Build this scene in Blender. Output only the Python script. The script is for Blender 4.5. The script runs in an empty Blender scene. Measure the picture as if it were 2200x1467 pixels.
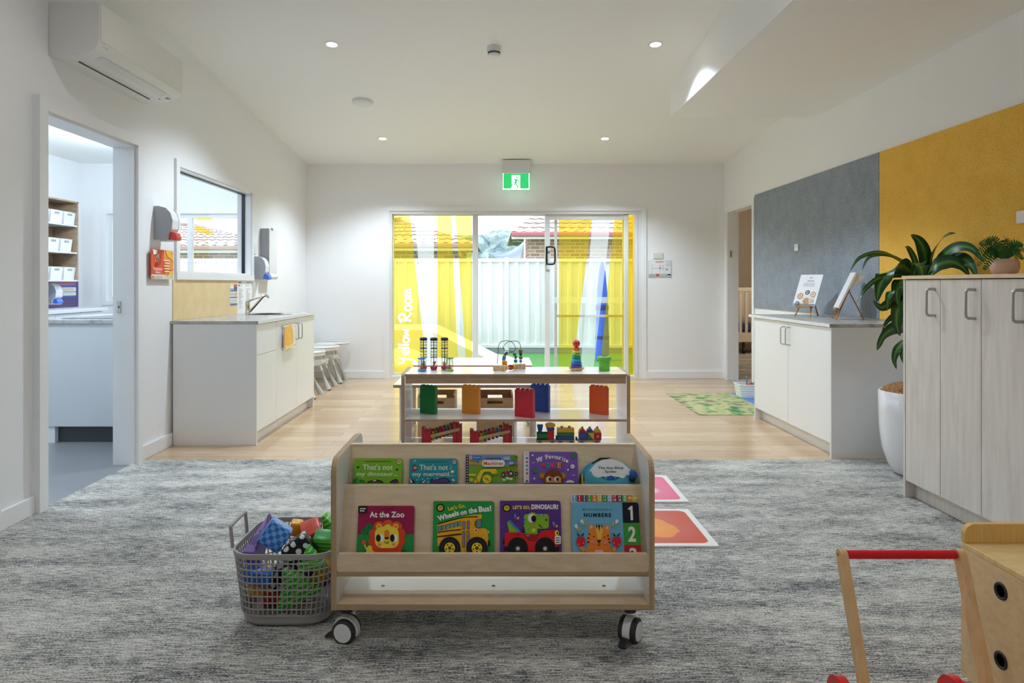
import bpy, bmesh, math, random
from mathutils import Vector, Matrix, Euler
random.seed(7)
C = bpy.context.scene.collection
PI = math.pi

# ------------------------------------------------------------------ camera
# one-point view down the room, 24 mm lens with a little shift
F = 2200 * 24.0 / 36.0
VPX, VPY, CAMZ = 1067.0, 609.5, 1.19
cam_d = bpy.data.cameras.new('camera')
cam_d.sensor_width = 36.0
cam_d.lens = 24.0
cam_d.shift_x = (1100 - VPX) / 2200
cam_d.shift_y = -(733.5 - VPY) / 2200
cam_d.clip_start = 0.05
cam_d.clip_end = 200
cam = bpy.data.objects.new('camera', cam_d)
C.objects.link(cam)
cam.location = (0, 0, CAMZ)
cam.rotation_euler = (PI / 2, 0, 0)
bpy.context.scene.camera = cam

# ------------------------------------------------------------------ view, world, sun
sc = bpy.context.scene
sc.view_settings.view_transform = 'Standard'
sc.view_settings.look = 'None'
sc.view_settings.exposure = 0.16
sc.view_settings.gamma = 1.0
sc.view_settings.use_curve_mapping = False
sc.cycles.max_bounces = 14
sc.cycles.diffuse_bounces = 7
sc.cycles.glossy_bounces = 4
sc.cycles.transparent_max_bounces = 16
sc.cycles.sample_clamp_indirect = 6.0
sc.cycles.caustics_reflective = False
sc.cycles.caustics_refractive = False

SKY_STRENGTH = 2.7
SUN_STRENGTH = 2.0
DOWN_W = 134.0
REAR_W = 28.0
LAMP = (.73, .865, 1.0)
REAR_LAMP = (.93, .95, .98)
w = bpy.data.worlds.new('overcast_sky')
sc.world = w
w.use_nodes = True
nt = w.node_tree
nt.nodes['Background'].inputs['Color'].default_value = (0.84, 0.915, 1.0, 1)
nt.nodes['Background'].inputs['Strength'].default_value = SKY_STRENGTH
sun_d = bpy.data.lights.new('sun', 'SUN')
sun_d.energy = SUN_STRENGTH
sun_d.angle = math.radians(1.5)
sun_d.color = (1.0, 0.96, 0.9)
sun = bpy.data.objects.new('sun', sun_d)
C.objects.link(sun)
sun.location = (0, 0, 12)
sun.rotation_euler = Vector((.55, .10, -.83)).to_track_quat('-Z', 'Y').to_euler()


# ------------------------------------------------------------------ helpers
def lin(h):
    h = h.lstrip('#')
    r = []
    for i in (0, 2, 4):
        c = int(h[i:i + 2], 16) / 255
        r.append(c / 12.92 if c <= 0.04045 else ((c + 0.055) / 1.055) ** 2.4)
    return tuple(r)


def V(px, py, Y):
    """photo pixel at depth Y -> world point"""
    u = F / Y
    return Vector(((px - VPX) / u, Y, CAMZ - (py - VPY) / u))


MATS = {}


def mat(name, col, rough=0.5, metal=0.0, spec=0.5, coat=0.0, sheen=0.0):
    if name in MATS:
        return MATS[name]
    m = bpy.data.materials.new(name)
    m.use_nodes = True
    b = m.node_tree.nodes['Principled BSDF']
    if isinstance(col, str):
        col = lin(col)
    b.inputs['Base Color'].default_value = (*col, 1)
    b.inputs['Roughness'].default_value = rough
    b.inputs['Metallic'].default_value = metal
    b.inputs['Specular IOR Level'].default_value = spec
    b.inputs['Coat Weight'].default_value = coat
    b.inputs['Sheen Weight'].default_value = sheen
    m.diffuse_color = (*col, 1)
    MATS[name] = m
    return m


def nd(m, t, **kw):
    n = m.node_tree.nodes.new(t)
    for k, v in kw.items():
        setattr(n, k, v)
    return n


def lk(m, a, b):
    m.node_tree.links.new(a, b)


def ramp(m, stops):
    n = nd(m, 'ShaderNodeValToRGB')
    cr = n.color_ramp
    while len(cr.elements) < len(stops):
        cr.elements.new(0.5)
    for e, (p, c) in zip(cr.elements, stops):
        e.position = p
        e.color = (*(lin(c) if isinstance(c, str) else c), 1)
    return n


def coords(m, scale, rot=(0, 0, 0), kind='Object'):
    tc = nd(m, 'ShaderNodeTexCoord')
    mp = nd(m, 'ShaderNodeMapping')
    mp.inputs['Scale'].default_value = scale
    mp.inputs['Rotation'].default_value = rot
    lk(m, tc.outputs[kind], mp.inputs['Vector'])
    return mp.outputs['Vector']


def noise(m, vec, scale=1.0, detail=3.0, rough=0.5):
    n = nd(m, 'ShaderNodeTexNoise')
    n.inputs['Scale'].default_value = scale
    n.inputs['Detail'].default_value = detail
    n.inputs['Roughness'].default_value = rough
    lk(m, vec, n.inputs['Vector'])
    return n


def bump(m, height, strength, dist=0.002):
    b = nd(m, 'ShaderNodeBump')
    b.inputs['Strength'].default_value = strength
    b.inputs['Distance'].default_value = dist
    lk(m, height, b.inputs['Height'])
    lk(m, b.outputs['Normal'], m.node_tree.nodes['Principled BSDF'].inputs['Normal'])


def base(m):
    return m.node_tree.nodes['Principled BSDF']


def mathn(m, op, a, b):
    n = nd(m, 'ShaderNodeMath', operation=op)
    for i, x in enumerate((a, b)):
        if isinstance(x, (int, float)):
            n.inputs[i].default_value = x
        else:
            lk(m, x, n.inputs[i])
    return n.outputs[0]


def mixc(m, fac, a, b, mode='MIX'):
    n = nd(m, 'ShaderNodeMix', data_type='RGBA', blend_type=mode)
    if isinstance(fac, (int, float)):
        n.inputs[0].default_value = fac
    else:
        lk(m, fac, n.inputs[0])
    for i, x in ((6, a), (7, b)):
        if isinstance(x, str):
            n.inputs[i].default_value = (*lin(x), 1)
        elif isinstance(x, tuple):
            n.inputs[i].default_value = (*x[:3], 1)
        else:
            lk(m, x, n.inputs[i])
    return n.outputs[2]


def wood(name, c1, c2, scale=(1, 1, 1), rough=0.45, spec=0.4, coat=0.0):
    if name in MATS:
        return MATS[name]
    m = mat(name, c1, rough, spec=spec, coat=coat)
    vec = coords(m, scale)
    n1 = noise(m, vec, 6.0, 5, 0.6)
    r = ramp(m, [(0.3, c1), (0.72, c2)])
    lk(m, n1.outputs[0], r.inputs[0])
    lk(m, r.outputs[0], base(m).inputs['Base Color'])
    bump(m, n1.outputs[0], 0.08, 0.001)
    return m


class MB:
    """collects shapes and links them as ONE mesh object"""

    def __init__(s):
        s.v, s.f, s.mi, s.sm, s.mats = [], [], [], [], []

    def idx(s, m):
        if m not in s.mats:
            s.mats.append(m)
        return s.mats.index(m)

    def add(s, vs, fs, m, smooth=False, M=None):
        o = len(s.v)
        for p in vs:
            p = Vector(p)
            s.v.append(M @ p if M else p)
        k = s.idx(m)
        for i, f in enumerate(fs):
            s.f.append([o + q for q in f])
            s.mi.append(k)
            s.sm.append(smooth[i] if isinstance(smooth, (list, tuple)) else smooth)
        return s

    def box(s, x0, x1, y0, y1, z0, z1, m, bev=0.0, seg=2, M=None):
        if x1 < x0: x0, x1 = x1, x0
        if y1 < y0: y0, y1 = y1, y0
        if z1 < z0: z0, z1 = z1, z0
        vs = [(x, y, z) for z in (z0, z1) for y in (y0, y1) for x in (x0, x1)]
        fs = [(0, 2, 3, 1), (4, 5, 7, 6), (0, 1, 5, 4), (2, 6, 7, 3), (0, 4, 6, 2), (1, 3, 7, 5)]
        if bev <= 0:
            return s.add(vs, fs, m, False, M)
        bm = bmesh.new()
        bv = [bm.verts.new(p) for p in vs]
        for f in fs:
            bm.faces.new([bv[i] for i in f])
        bev = min(bev, 0.49 * min(x1 - x0, y1 - y0, z1 - z0))
        bmesh.ops.bevel(bm, geom=bm.edges[:], offset=bev, segments=seg, affect='EDGES', profile=0.5)
        return s.take(bm, m, seg > 2, M)

    def take(s, bm, m, smooth=False, M=None):
        bm.verts.index_update()
        vs = [v.co.copy() for v in bm.verts]
        fs = [[v.index for v in f.verts] for f in bm.faces]
        bm.free()
        return s.add(vs, fs, m, smooth, M)

    def prism(s, poly, plane, d0, d1, m, M=None, bev=0.0, seg=2):
        def P(a, b, d):
            return {'xz': (a, d, b), 'yz': (d, a, b), 'xy': (a, b, d)}[plane]
        n = len(poly)
        vs = [P(a, b, d0) for a, b in poly] + [P(a, b, d1) for a, b in poly]
        fs = [list(range(n)), list(range(2 * n - 1, n - 1, -1))]
        fs += [(i, (i + 1) % n, n + (i + 1) % n, n + i) for i in range(n)]
        if bev <= 0:
            return s.add(vs, fs, m, False, M)
        bm = bmesh.new()
        bv = [bm.verts.new(p) for p in vs]
        for f in fs:
            bm.faces.new([bv[i] for i in f])
        bmesh.ops.bevel(bm, geom=bm.edges[:], offset=bev, segments=seg, affect='EDGES', profile=0.5)
        return s.take(bm, m, True if seg > 2 else False, M)

    def cyl(s, p0, p1, r0, r1=None, m=None, seg=20, caps=True, M=None):
        if r1 is None: r1 = r0
        p0, p1 = Vector(p0), Vector(p1)
        d = (p1 - p0).normalized()
        a = d.orthogonal().normalized()
        b = d.cross(a)
        vs = []
        for p, r in ((p0, r0), (p1, r1)):
            for i in range(seg):
                t = 2 * PI * i / seg
                vs.append(p + r * (math.cos(t) * a + math.sin(t) * b))
        s.add(vs, [(i, (i + 1) % seg, seg + (i + 1) % seg, seg + i) for i in range(seg)], m, True, M)
        if caps:
            s.add(vs[:seg], [list(range(seg))[::-1]], m, False, M)
            s.add(vs[seg:], [list(range(seg))], m, False, M)
        return s

    def tube(s, pts, r, m, seg=8, closed=False, M=None, caps=True):
        pts = [Vector(p) for p in pts]
        n = len(pts)
        rs = r if isinstance(r, (list, tuple)) else [r] * n
        vs = []
        prev = None
        for i, p in enumerate(pts):
            if closed:
                t = (pts[(i + 1) % n] - pts[i - 1]).normalized()
            else:
                t = (pts[min(i + 1, n - 1)] - pts[max(i - 1, 0)]).normalized()
            if prev is None:
                a = t.orthogonal().normalized()
            else:
                a = prev - t * prev.dot(t)
                a = a.normalized() if a.length > 1e-6 else t.orthogonal().normalized()
            prev = a
            b = t.cross(a)
            for k in range(seg):
                q = 2 * PI * k / seg
                vs.append(p + rs[i] * (math.cos(q) * a + math.sin(q) * b))
        fs = []
        for i in range(n if closed else n - 1):
            j = (i + 1) % n
            for k in range(seg):
                l = (k + 1) % seg
                fs.append((i * seg + k, i * seg + l, j * seg + l, j * seg + k))
        s.add(vs, fs, m, True, M)
        if not closed and caps:
            s.add(vs[:seg], [list(range(seg))[::-1]], m, False, M)
            s.add(vs[-seg:], [list(range(seg))], m, False, M)
        return s

    def lathe(s, prof, c, m, seg=32, M=None, smooth=True):
        c = Vector(c)
        vs, n = [], len(prof)
        for r, z in prof:
            for i in range(seg):
                t = 2 * PI * i / seg
                vs.append(c + Vector((max(r, 1e-5) * math.cos(t), max(r, 1e-5) * math.sin(t), z)))
        fs = []
        for j in range(n - 1):
            for i in range(seg):
                k = (i + 1) % seg
                fs.append((j * seg + i, j * seg + k, (j + 1) * seg + k, (j + 1) * seg + i))
        s.add(vs, fs, m, smooth, M)
        if prof[0][0] > 1e-4:
            s.add(vs[:seg], [list(range(seg))[::-1]], m, False, M)
        if prof[-1][0] > 1e-4:
            s.add(vs[-seg:], [list(range(seg))], m, False, M)
        return s

    def ball(s, c, r, m, seg=16, M=None, sc=(1, 1, 1)):
        c = Vector(c)
        vs, fs = [], []
        k = seg // 2
        for j in range(k + 1):
            ph = PI * j / k
            for i in range(seg):
                t = 2 * PI * i / seg
                vs.append(c + Vector((r * sc[0] * math.sin(ph) * math.cos(t), r * sc[1] * math.sin(ph) * math.sin(t), r * sc[2] * math.cos(ph))))
        for j in range(k):
            for i in range(seg):
                l = (i + 1) % seg
                fs.append((j * seg + i, (j + 1) * seg + i, (j + 1) * seg + l, j * seg + l))
        return s.add(vs, fs, m, True, M)

    def flat(s, pts, m, M=None):
        return s.add(pts, [list(range(len(pts)))], m, False, M)

    def build(s, name, parent=None, label=None, local=False, recalc=True):
        me = bpy.data.meshes.new(name)
        o = bpy.data.objects.new(name, me)
        C.objects.link(o)
        vs = s.v
        if parent is not None:
            o.parent = parent
            if not local:
                r = parent
                while r.parent is not None:
                    r = r.parent
                inv = (Matrix.Translation(r.location) @ r.rotation_euler.to_matrix().to_4x4()).inverted()
                vs = [inv @ p for p in vs]
        me.from_pydata([tuple(p) for p in vs], [], s.f)
        for m in s.mats:
            me.materials.append(m)
        me.polygons.foreach_set('material_index', s.mi)
        me.polygons.foreach_set('use_smooth', s.sm)
        if recalc:
            bm = bmesh.new()
            bm.from_mesh(me)
            bmesh.ops.recalc_face_normals(bm, faces=bm.faces[:])
            bm.to_mesh(me)
            bm.free()
        me.update()
        if label:
            o['label'] = label
        return o


def thing(name, label, cat, loc=(0, 0, 0), rz=0.0, group=None):
    o = bpy.data.objects.new(name, None)
    o.empty_display_size = 0.05
    C.objects.link(o)
    o.location = loc
    o.rotation_euler = (0, 0, rz)
    o['label'] = label
    o['category'] = cat
    if group:
        o['group'] = group
    return o


def tag(o, label, cat, group=None):
    o['label'] = label
    o['category'] = cat
    if group:
        o['group'] = group
    return o


def struct(o, label=None):
    o['kind'] = 'structure'
    if label:
        o['label'] = label
    return o


def sroot(name, loc=(0, 0, 0)):
    o = bpy.data.objects.new(name, None)
    C.objects.link(o)
    o.location = loc
    o['kind'] = 'structure'
    return o


def copy_tree(o, parent=None):
    c = o.copy()
    C.objects.link(c)
    if parent is not None:
        c.parent = parent
    for ch in list(o.children):
        copy_tree(ch, c)
    return c


def rrect(w, h, r, n=6, cx=0.0, cy=0.0):
    pts = []
    for sx, sy, a0 in ((1, 1, 0), (-1, 1, 90), (-1, -1, 180), (1, -1, 270)):
        for i in range(n + 1):
            a = math.radians(a0 + 90 * i / n)
            pts.append((cx + sx * (w / 2 - r) + r * math.cos(a), cy + sy * (h / 2 - r) + r * math.sin(a)))
    return pts


def ell(cx, cy, rx, ry, n=28, a0=0, a1=360, rot=0):
    out = []
    m = n if a1 - a0 >= 360 else n + 1
    for i in range(m):
        a = math.radians(a0 + (a1 - a0) * i / n)
        x, y = rx * math.cos(a), ry * math.sin(a)
        c, s = math.cos(math.radians(rot)), math.sin(math.radians(rot))
        out.append((cx + x * c - y * s, cy + x * s + y * c))
    return out


def smooth_path(pts, n=6):
    """Catmull-Rom through points"""
    P = [Vector(p) for p in pts]
    out = []
    for i in range(len(P) - 1):
        p0, p1, p2, p3 = P[max(i - 1, 0)], P[i], P[i + 1], P[min(i + 2, len(P) - 1)]
        for k in range(n):
            t = k / n
            out.append(0.5 * ((2 * p1) + (p2 - p0) * t + (2 * p0 - 5 * p1 + 4 * p2 - p3) * t * t + (3 * p1 - p0 - 3 * p2 + p3) * t ** 3))
    out.append(P[-1])
    return out


TEXT_CACHE = {}


def text_geo(s, bold=0.0):
    key = (s, bold)
    if key in TEXT_CACHE:
        return TEXT_CACHE[key]
    cu = bpy.data.curves.new('lettering', 'FONT')
    cu.body = s
    cu.size = 1.0
    cu.resolution_u = 3
    cu.offset = bold
    cu.space_character = 1.0 + 1.6 * bold + (.22 if s == 'NUMBERS' else 0)
    ob = bpy.data.objects.new('lettering', cu)
    C.objects.link(ob)
    dg = bpy.context.evaluated_depsgraph_get()
    me = ob.evaluated_get(dg).to_mesh()
    vs = [(v.co.x, v.co.y) for v in me.vertices]
    fs = [list(p.vertices) for p in me.polygons]
    ob.evaluated_get(dg).to_mesh_clear()
    bpy.data.objects.remove(ob)
    bpy.data.curves.remove(cu)
    x0 = min(p[0] for p in vs); x1 = max(p[0] for p in vs)
    y0 = min(p[1] for p in vs); y1 = max(p[1] for p in vs)
    TEXT_CACHE[key] = (vs, fs, x0, x1, y0, y1)
    return TEXT_CACHE[key]


class Art:
    """flat printed artwork: shapes given in the print's own coordinates (x to the
    right, y down), laid as thin layers of ink on the face y = 0 (facing -y)."""

    def __init__(s, quad, W, Hv, H, step=0.00018):
        # quad: xtl, xtr, xbl, xbr, ytop, ybot
        s.q, s.W, s.Hv, s.H = quad, W, Hv, H
        s.mb = MB()
        s.layer = 1
        s.step = step

    def P(s, x, y):
        tl, tr, bl, br, yt, yb = s.q
        v = (y - yt) / (yb - yt)
        l = tl + (bl - tl) * v
        r = tr + (br - tr) * v
        return ((x - l) / (r - l) - 0.5) * s.W, s.H - v * s.Hv

    def poly(s, pts, col, raw=False):
        m = col if not isinstance(col, str) else ink(col)
        q = pts if raw else [s.P(*p) for p in pts]
        s.mb.flat([(a, -s.layer * s.step, b) for a, b in q], m)
        s.layer += 1
        return s

    def rect(s, x0, y0, x1, y1, col, r=0):
        if r:
            return s.poly(rrect(x1 - x0, y1 - y0, r, 5, (x0 + x1) / 2, (y0 + y1) / 2), col)
        return s.poly([(x0, y0), (x1, y0), (x1, y1), (x0, y1)], col)

    def ell(s, cx, cy, rx, ry, col, a0=0, a1=360, rot=0, n=28):
        return s.poly(ell(cx, cy, rx, ry, n, a0, a1, rot), col)

    def stroke(s, pts, wd, col, n=6):
        ps = smooth_path([(x, y, 0) for x, y in pts], n) if len(pts) > 2 and n > 1 else [Vector((x, y, 0)) for x, y in pts]
        L, R = [], []
        for i, p in enumerate(ps):
            t = (ps[min(i + 1, len(ps) - 1)] - ps[max(i - 1, 0)]).normalized()
            nrm = Vector((-t.y, t.x, 0))
            L.append(((p + nrm * wd / 2).x, (p + nrm * wd / 2).y))
            R.append(((p - nrm * wd / 2).x, (p - nrm * wd / 2).y))
        m = ink(col) if isinstance(col, str) else col
        q = [s.P(*p) for p in L + R]
        k = len(L)
        s.mb.add([(a, -s.layer * s.step, b) for a, b in q], [(i, i + 1, k + i + 1, k + i) for i in range(k - 1)], m)
        s.layer += 1
        return s

    def text(s, t, x0, y0, x1, y1, col, bold=0.0, rot=0.0):
        """fit text t into the box, turned by rot degrees about its centre"""
        vs, fs, a0, a1, b0, b1 = text_geo(t, bold)
        m = ink(col) if isinstance(col, str) else col
        cx, cy = (x0 + x1) / 2, (y0 + y1) / 2
        c, sn = math.cos(math.radians(rot)), math.sin(math.radians(rot))
        out = []
        for x, y in vs:
            dx = ((x - a0) / (a1 - a0) - 0.5) * (x1 - x0)
            dy = -((y - b0) / (b1 - b0) - 0.5) * (y1 - y0)
            out.append(s.P(cx + dx * c + dy * sn, cy - dx * sn + dy * c))
        s.mb.add([(a, -s.layer * s.step, b) for a, b in out], fs, m)
        s.layer += 1
        return s

    def build(s, name, parent, M=None, label=None):
        if M is not None:
            s.mb.v = [M @ p for p in s.mb.v]
        return s.mb.build(name, parent, label, recalc=False)


def ink(h):
    return mat('print_' + h.strip('#'), h, 0.42, spec=0.35)

# ------------------------------------------------------------------ materials
def make_wall_paint(name, col):
    m = mat(name, col, 0.7, spec=0.25)
    n = noise(m, coords(m, (60, 60, 60)), 4, 2)
    bump(m, n.outputs[0], 0.03, 0.001)
    return m


M_WALL = make_wall_paint('white_wall_paint', (0.86, 0.86, 0.86))
M_CEIL = make_wall_paint('white_ceiling_paint', (0.88, 0.875, 0.86))
M_TRIM = mat('white_gloss_trim', (0.85, 0.85, 0.85), 0.35)
M_COTWALL = make_wall_paint('beige_wall_paint', (0.62, 0.55, 0.46))
M_WHITE = mat('white_laminate', (0.80, 0.80, 0.80), 0.32, spec=0.45)
M_WHITE_DOOR = mat('white_laminate_door', (0.83, 0.835, 0.84), 0.30, spec=0.45)
M_PLASTIC = mat('white_plastic', (0.78, 0.78, 0.77), 0.35)
M_GREYPL = mat('grey_plastic', (0.36, 0.37, 0.40), 0.4)
M_STEEL = mat('brushed_steel', (0.50, 0.49, 0.46), 0.32, metal=1.0)
M_CHROME = mat('chrome', (0.72, 0.72, 0.72), 0.12, metal=1.0)
M_BLACK = mat('black_plastic', (0.012, 0.012, 0.014), 0.4)
M_RUBBER = mat('dark_rubber', (0.03, 0.032, 0.03), 0.6)
M_ALU = mat('white_powder_coat', (0.74, 0.75, 0.75), 0.35)

# timber-look planks
M_FLOOR = mat('oak_plank_floor', (0.5, 0.36, 0.2), 0.21, spec=0.6)


def _floor():
    m = M_FLOOR
    vec = coords(m, (1, 1, 1))
    br = nd(m, 'ShaderNodeTexBrick')
    br.offset = 0.37
    br.inputs['Scale'].default_value = 1.0
    br.inputs['Brick Width'].default_value = 1.22
    br.inputs['Row Height'].default_value = 0.152
    br.inputs['Mortar Size'].default_value = 0.0022
    br.inputs['Bias'].default_value = 0.0
    br.inputs['Color1'].default_value = (*lin('#dcc5a8'), 1)
    br.inputs['Color2'].default_value = (*lin('#c8ad8c'), 1)
    br.inputs['Mortar'].default_value = (*lin('#b08f68'), 1)
    lk(m, vec, br.inputs['Vector'])
    n = noise(m, coords(m, (1.2, 30, 1)), 3.0, 6, 0.65)
    r = ramp(m, [(0.3, '#c4aa8a'), (0.7, '#ffffff')])
    lk(m, n.outputs[0], r.inputs[0])
    c = mixc(m, 0.65, br.outputs['Color'], r.outputs[0], 'MULTIPLY')
    lk(m, c, base(m).inputs['Base Color'])
    bump(m, br.outputs['Fac'], -0.12, 0.001)


_floor()

# woven carpet planks with a horizontal fleck
M_CARPET = mat('grey_flecked_carpet', (0.2, 0.2, 0.21), 0.95, spec=0.1)


def _carpet():
    m = M_CARPET
    n1 = noise(m, coords(m, (19, 160, 1)), 1.0, 5, 0.62)
    n2 = noise(m, coords(m, (2.2, 8, 1)), 1.0, 3, 0.6)
    n3 = noise(m, coords(m, (130, 340, 1)), 1.0, 2, 0.6)
    br = nd(m, 'ShaderNodeTexBrick')
    br.offset = 0.5
    br.inputs['Scale'].default_value = 1.0
    br.inputs['Brick Width'].default_value = 1.0
    br.inputs['Row Height'].default_value = 0.25
    br.inputs['Mortar Size'].default_value = 0.0
    br.inputs['Color1'].default_value = (0.40, 0.40, 0.40, 1)
    br.inputs['Color2'].default_value = (0.60, 0.60, 0.60, 1)
    lk(m, coords(m, (1, 1, 1)), br.inputs['Vector'])
    a = mathn(m, 'MULTIPLY', n1.outputs[0], 0.42)
    b = mathn(m, 'MULTIPLY', n2.outputs[0], 0.20)
    c = mathn(m, 'MULTIPLY', n3.outputs[0], 0.42)
    d = mathn(m, 'MULTIPLY', br.outputs['Color'], 0.12)
    s = mathn(m, 'ADD', mathn(m, 'ADD', a, b), mathn(m, 'ADD', c, d))
    r = ramp(m, [(0.43, '#1d2026'), (0.50, '#4a4e55'), (0.56, '#939390'), (0.625, '#d2cfc7'), (0.72, '#e9e6de')])
    lk(m, s, r.inputs[0])
    lk(m, r.outputs[0], base(m).inputs['Base Color'])
    bump(m, s, 0.6, 0.004)


_carpet()

M_VINYL = mat('grey_vinyl_floor', (0.22, 0.23, 0.24), 0.35)


def fabric(name, c1, c2, scale=220):
    m = mat(name, c1, 0.95, spec=0.1)
    n = noise(m, coords(m, (scale, scale, scale)), 1.0, 2)
    n2 = noise(m, coords(m, (9, 9, 9)), 1.0, 3)
    f = mathn(m, 'ADD', mathn(m, 'MULTIPLY', n.outputs[0], 0.75), mathn(m, 'MULTIPLY', n2.outputs[0], 0.25))
    r = ramp(m, [(0.36, c1), (0.64, c2)])
    lk(m, f, r.inputs[0])
    lk(m, r.outputs[0], base(m).inputs['Base Color'])
    bump(m, n.outputs[0], 0.3, 0.002)
    return m


M_FELT = fabric('grey_felt', '#7f8790', '#a1a9b2', 110)
M_FELTY = fabric('mustard_felt', '#dfac45', '#efc262', 110)
M_PLY = wood('birch_ply', '#ead3b2', '#d8bd9a', (2.2, 2.2, 9), 0.42)
M_PLYX = wood('birch_ply_face', '#e9d4b4', '#d9c09c', (1.6, 5, 9), 0.40)
M_BEECH = wood('beech', '#ecc592', '#dcae76', (9, 9, 2), 0.45)
M_MAPLE = wood('maple_laminate', '#efd39a', '#dcb977', (3, 9, 1.4), 0.4)
M_MAPLE_Y = wood('maple_upstand', '#eac37a', '#d9aa5c', (26, 9, 1.2), 0.4)
M_ASH = wood('pale_ash_laminate', '#dcd5ce', '#cbc2ba', (5, 5, 0.6), 0.38)
M_BOARD = wood('bamboo_board', '#ecd2a0', '#e2c289', (3, 1.3, 1.3), 0.4)
M_PALEWOOD = wood('whitewashed_ply', '#e6e4e0', '#d8d4cc', (1, 1, 3), 0.28)
M_NATWOOD = wood('natural_wood', '#d9b88c', '#bf986a', (14, 14, 3), 0.5)
M_COTWOOD = wood('cot_wood', '#efe8dc', '#e4dacb', (2, 2, 8), 0.45)


def ply_edge(name, axis):
    """plywood edge: thin plies stacked along one axis"""
    m = mat(name, '#b99b72', 0.55)
    sc_ = [0.6, 0.6, 0.6]
    sc_[axis] = 330
    n = noise(m, coords(m, tuple(sc_)), 1.0, 1)
    r = ramp(m, [(0.4, '#a0835f'), (0.5, '#c7aa80'), (0.6, '#a98b65')])
    lk(m, n.outputs[0], r.inputs[0])
    lk(m, r.outputs[0], base(m).inputs['Base Color'])
    return m


M_EDGE_X = ply_edge('ply_edge_upright', 0)
M_EDGE_Z = ply_edge('ply_edge_shelf', 2)


def stone(name):
    m = mat(name, '#d6d5d2', 0.22, spec=0.5)
    n = noise(m, coords(m, (14, 14, 14)), 1.0, 6, 0.7)
    r = ramp(m, [(0.34, '#8f8d8a'), (0.46, '#b3b1ae'), (0.7, '#c6c4c1')])
    lk(m, n.outputs[0], r.inputs[0])
    lk(m, r.outputs[0], base(m).inputs['Base Color'])
    return m


M_STONE = stone('speckled_stone_laminate')


def glass(name, tint=(1, 1, 1), refl=0.9):
    m = bpy.data.materials.new(name)
    m.use_nodes = True
    n = m.node_tree.nodes
    n.remove(n['Principled BSDF'])
    tr = nd(m, 'ShaderNodeBsdfTransparent')
    tr.inputs[0].default_value = (*tint, 1)
    gl = nd(m, 'ShaderNodeBsdfGlossy')
    gl.inputs['Roughness'].default_value = 0.02
    lw = nd(m, 'ShaderNodeFresnel')
    geo = nd(m, 'ShaderNodeNewGeometry')
    # the pane is not refracting, so its inner faces reflect like its outer ones
    lk(m, mathn(m, 'SUBTRACT', 1.38, mathn(m, 'MULTIPLY', geo.outputs['Backfacing'], 1.38 - 1 / 1.38)), lw.inputs[0])
    mx = nd(m, 'ShaderNodeMixShader')
    lk(m, mathn(m, 'MULTIPLY', lw.outputs[0], refl), mx.inputs[0])
    lk(m, tr.outputs[0], mx.inputs[1])
    lk(m, gl.outputs[0], mx.inputs[2])
    lk(m, mx.outputs[0], n['Material Output'].inputs[0])
    return m


M_GLASS = glass('clear_glass')
M_CLEARPL = glass('clear_plastic', (0.93, 0.95, 0.96), 1.2)


def film(name, tcol, dcol, fac):
    """window film: part clear colour, part translucent"""
    m = bpy.data.materials.new(name)
    m.use_nodes = True
    n = m.node_tree.nodes
    n.remove(n['Principled BSDF'])
    tr = nd(m, 'ShaderNodeBsdfTransparent')
    tr.inputs[0].default_value = (*tcol, 1)
    tl = nd(m, 'ShaderNodeBsdfTranslucent')
    tl.inputs[0].default_value = (*dcol, 1)
    mx = nd(m, 'ShaderNodeMixShader')
    mx.inputs[0].default_value = fac
    lk(m, tr.outputs[0], mx.inputs[1])
    lk(m, tl.outputs[0], mx.inputs[2])
    lk(m, mx.outputs[0], n['Material Output'].inputs[0])
    return m


M_FILM_Y = film('yellow_window_film', (.98, 0.775, 0.165), (0.96, 0.75, 0.13), 0.2)
M_FILM_W = film('frosted_window_film', (0.95, 0.97, 1.0), (0.95, 0.97, 1.0), 0.42)
M_FILM_L = film('white_lettering_film', (1, 1, 1), (0.97, 0.97, 1.0), 0.55)


def emit(name, col, strength):
    m = bpy.data.materials.new(name)
    m.use_nodes = True
    b = m.node_tree.nodes['Principled BSDF']
    b.inputs['Base Color'].default_value = (*col, 1)
    b.inputs['Emission Color'].default_value = (*col, 1)
    b.inputs['Emission Strength'].default_value = strength
    return m


# ------------------------------------------------------------------ the room
XL, XR, YB, YF = -2.40, 2.86, 8.58, -3.5
NXL = -5.22                       # far wall of the change room beyond the left wall


def zc(y):
    return 2.70 + 0.095 * (YB - y)


mb = MB().box(XL, XR, 4.61, YB + 0.12, -0.06, 0.0, M_FLOOR)
struct(mb.build('floor_timber'), 'oak plank floor in front of the glass sliding door')
mb = MB().box(XL - 0.0, XR, YF, 4.61, -0.06, 0.004, M_CARPET)
struct(mb.build('floor_carpet'), 'grey flecked carpet')
mb = MB().box(NXL, XL, 2.0, YB, -0.06, 0.001, M_VINYL)
struct(mb.build('floor_change_room'), 'grey vinyl floor beyond the doorway')
mb = MB().box(XR, 6.4, 6.6, 13.6, -0.06, 0.003, M_CARPET)
struct(mb.build('floor_cot_room'), 'dark carpet of the cot room')
mb = MB().prism([(YF, zc(YF)), (YB + .12, zc(YB + .12)), (YB + .12, zc(YB) + .12), (YF, zc(YF) + .12)], 'yz', NXL, XR + 0.12, M_CEIL)
struct(mb.build('ceiling'), 'white raked ceiling')
mb = MB().prism([(YF, 2.68), (6.11, 2.68), (6.11, zc(6.11) + .02), (YF, zc(YF) + .02)], 'yz', 1.556, XR, M_CEIL)
struct(mb.build('ceiling_bulkhead'), 'dropped white ceiling bulkhead')
mb = MB().box(NXL, XL - .12, 2.0, YB, 2.70, 2.74, M_CEIL)
struct(mb.build('ceiling_change_room'))
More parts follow.
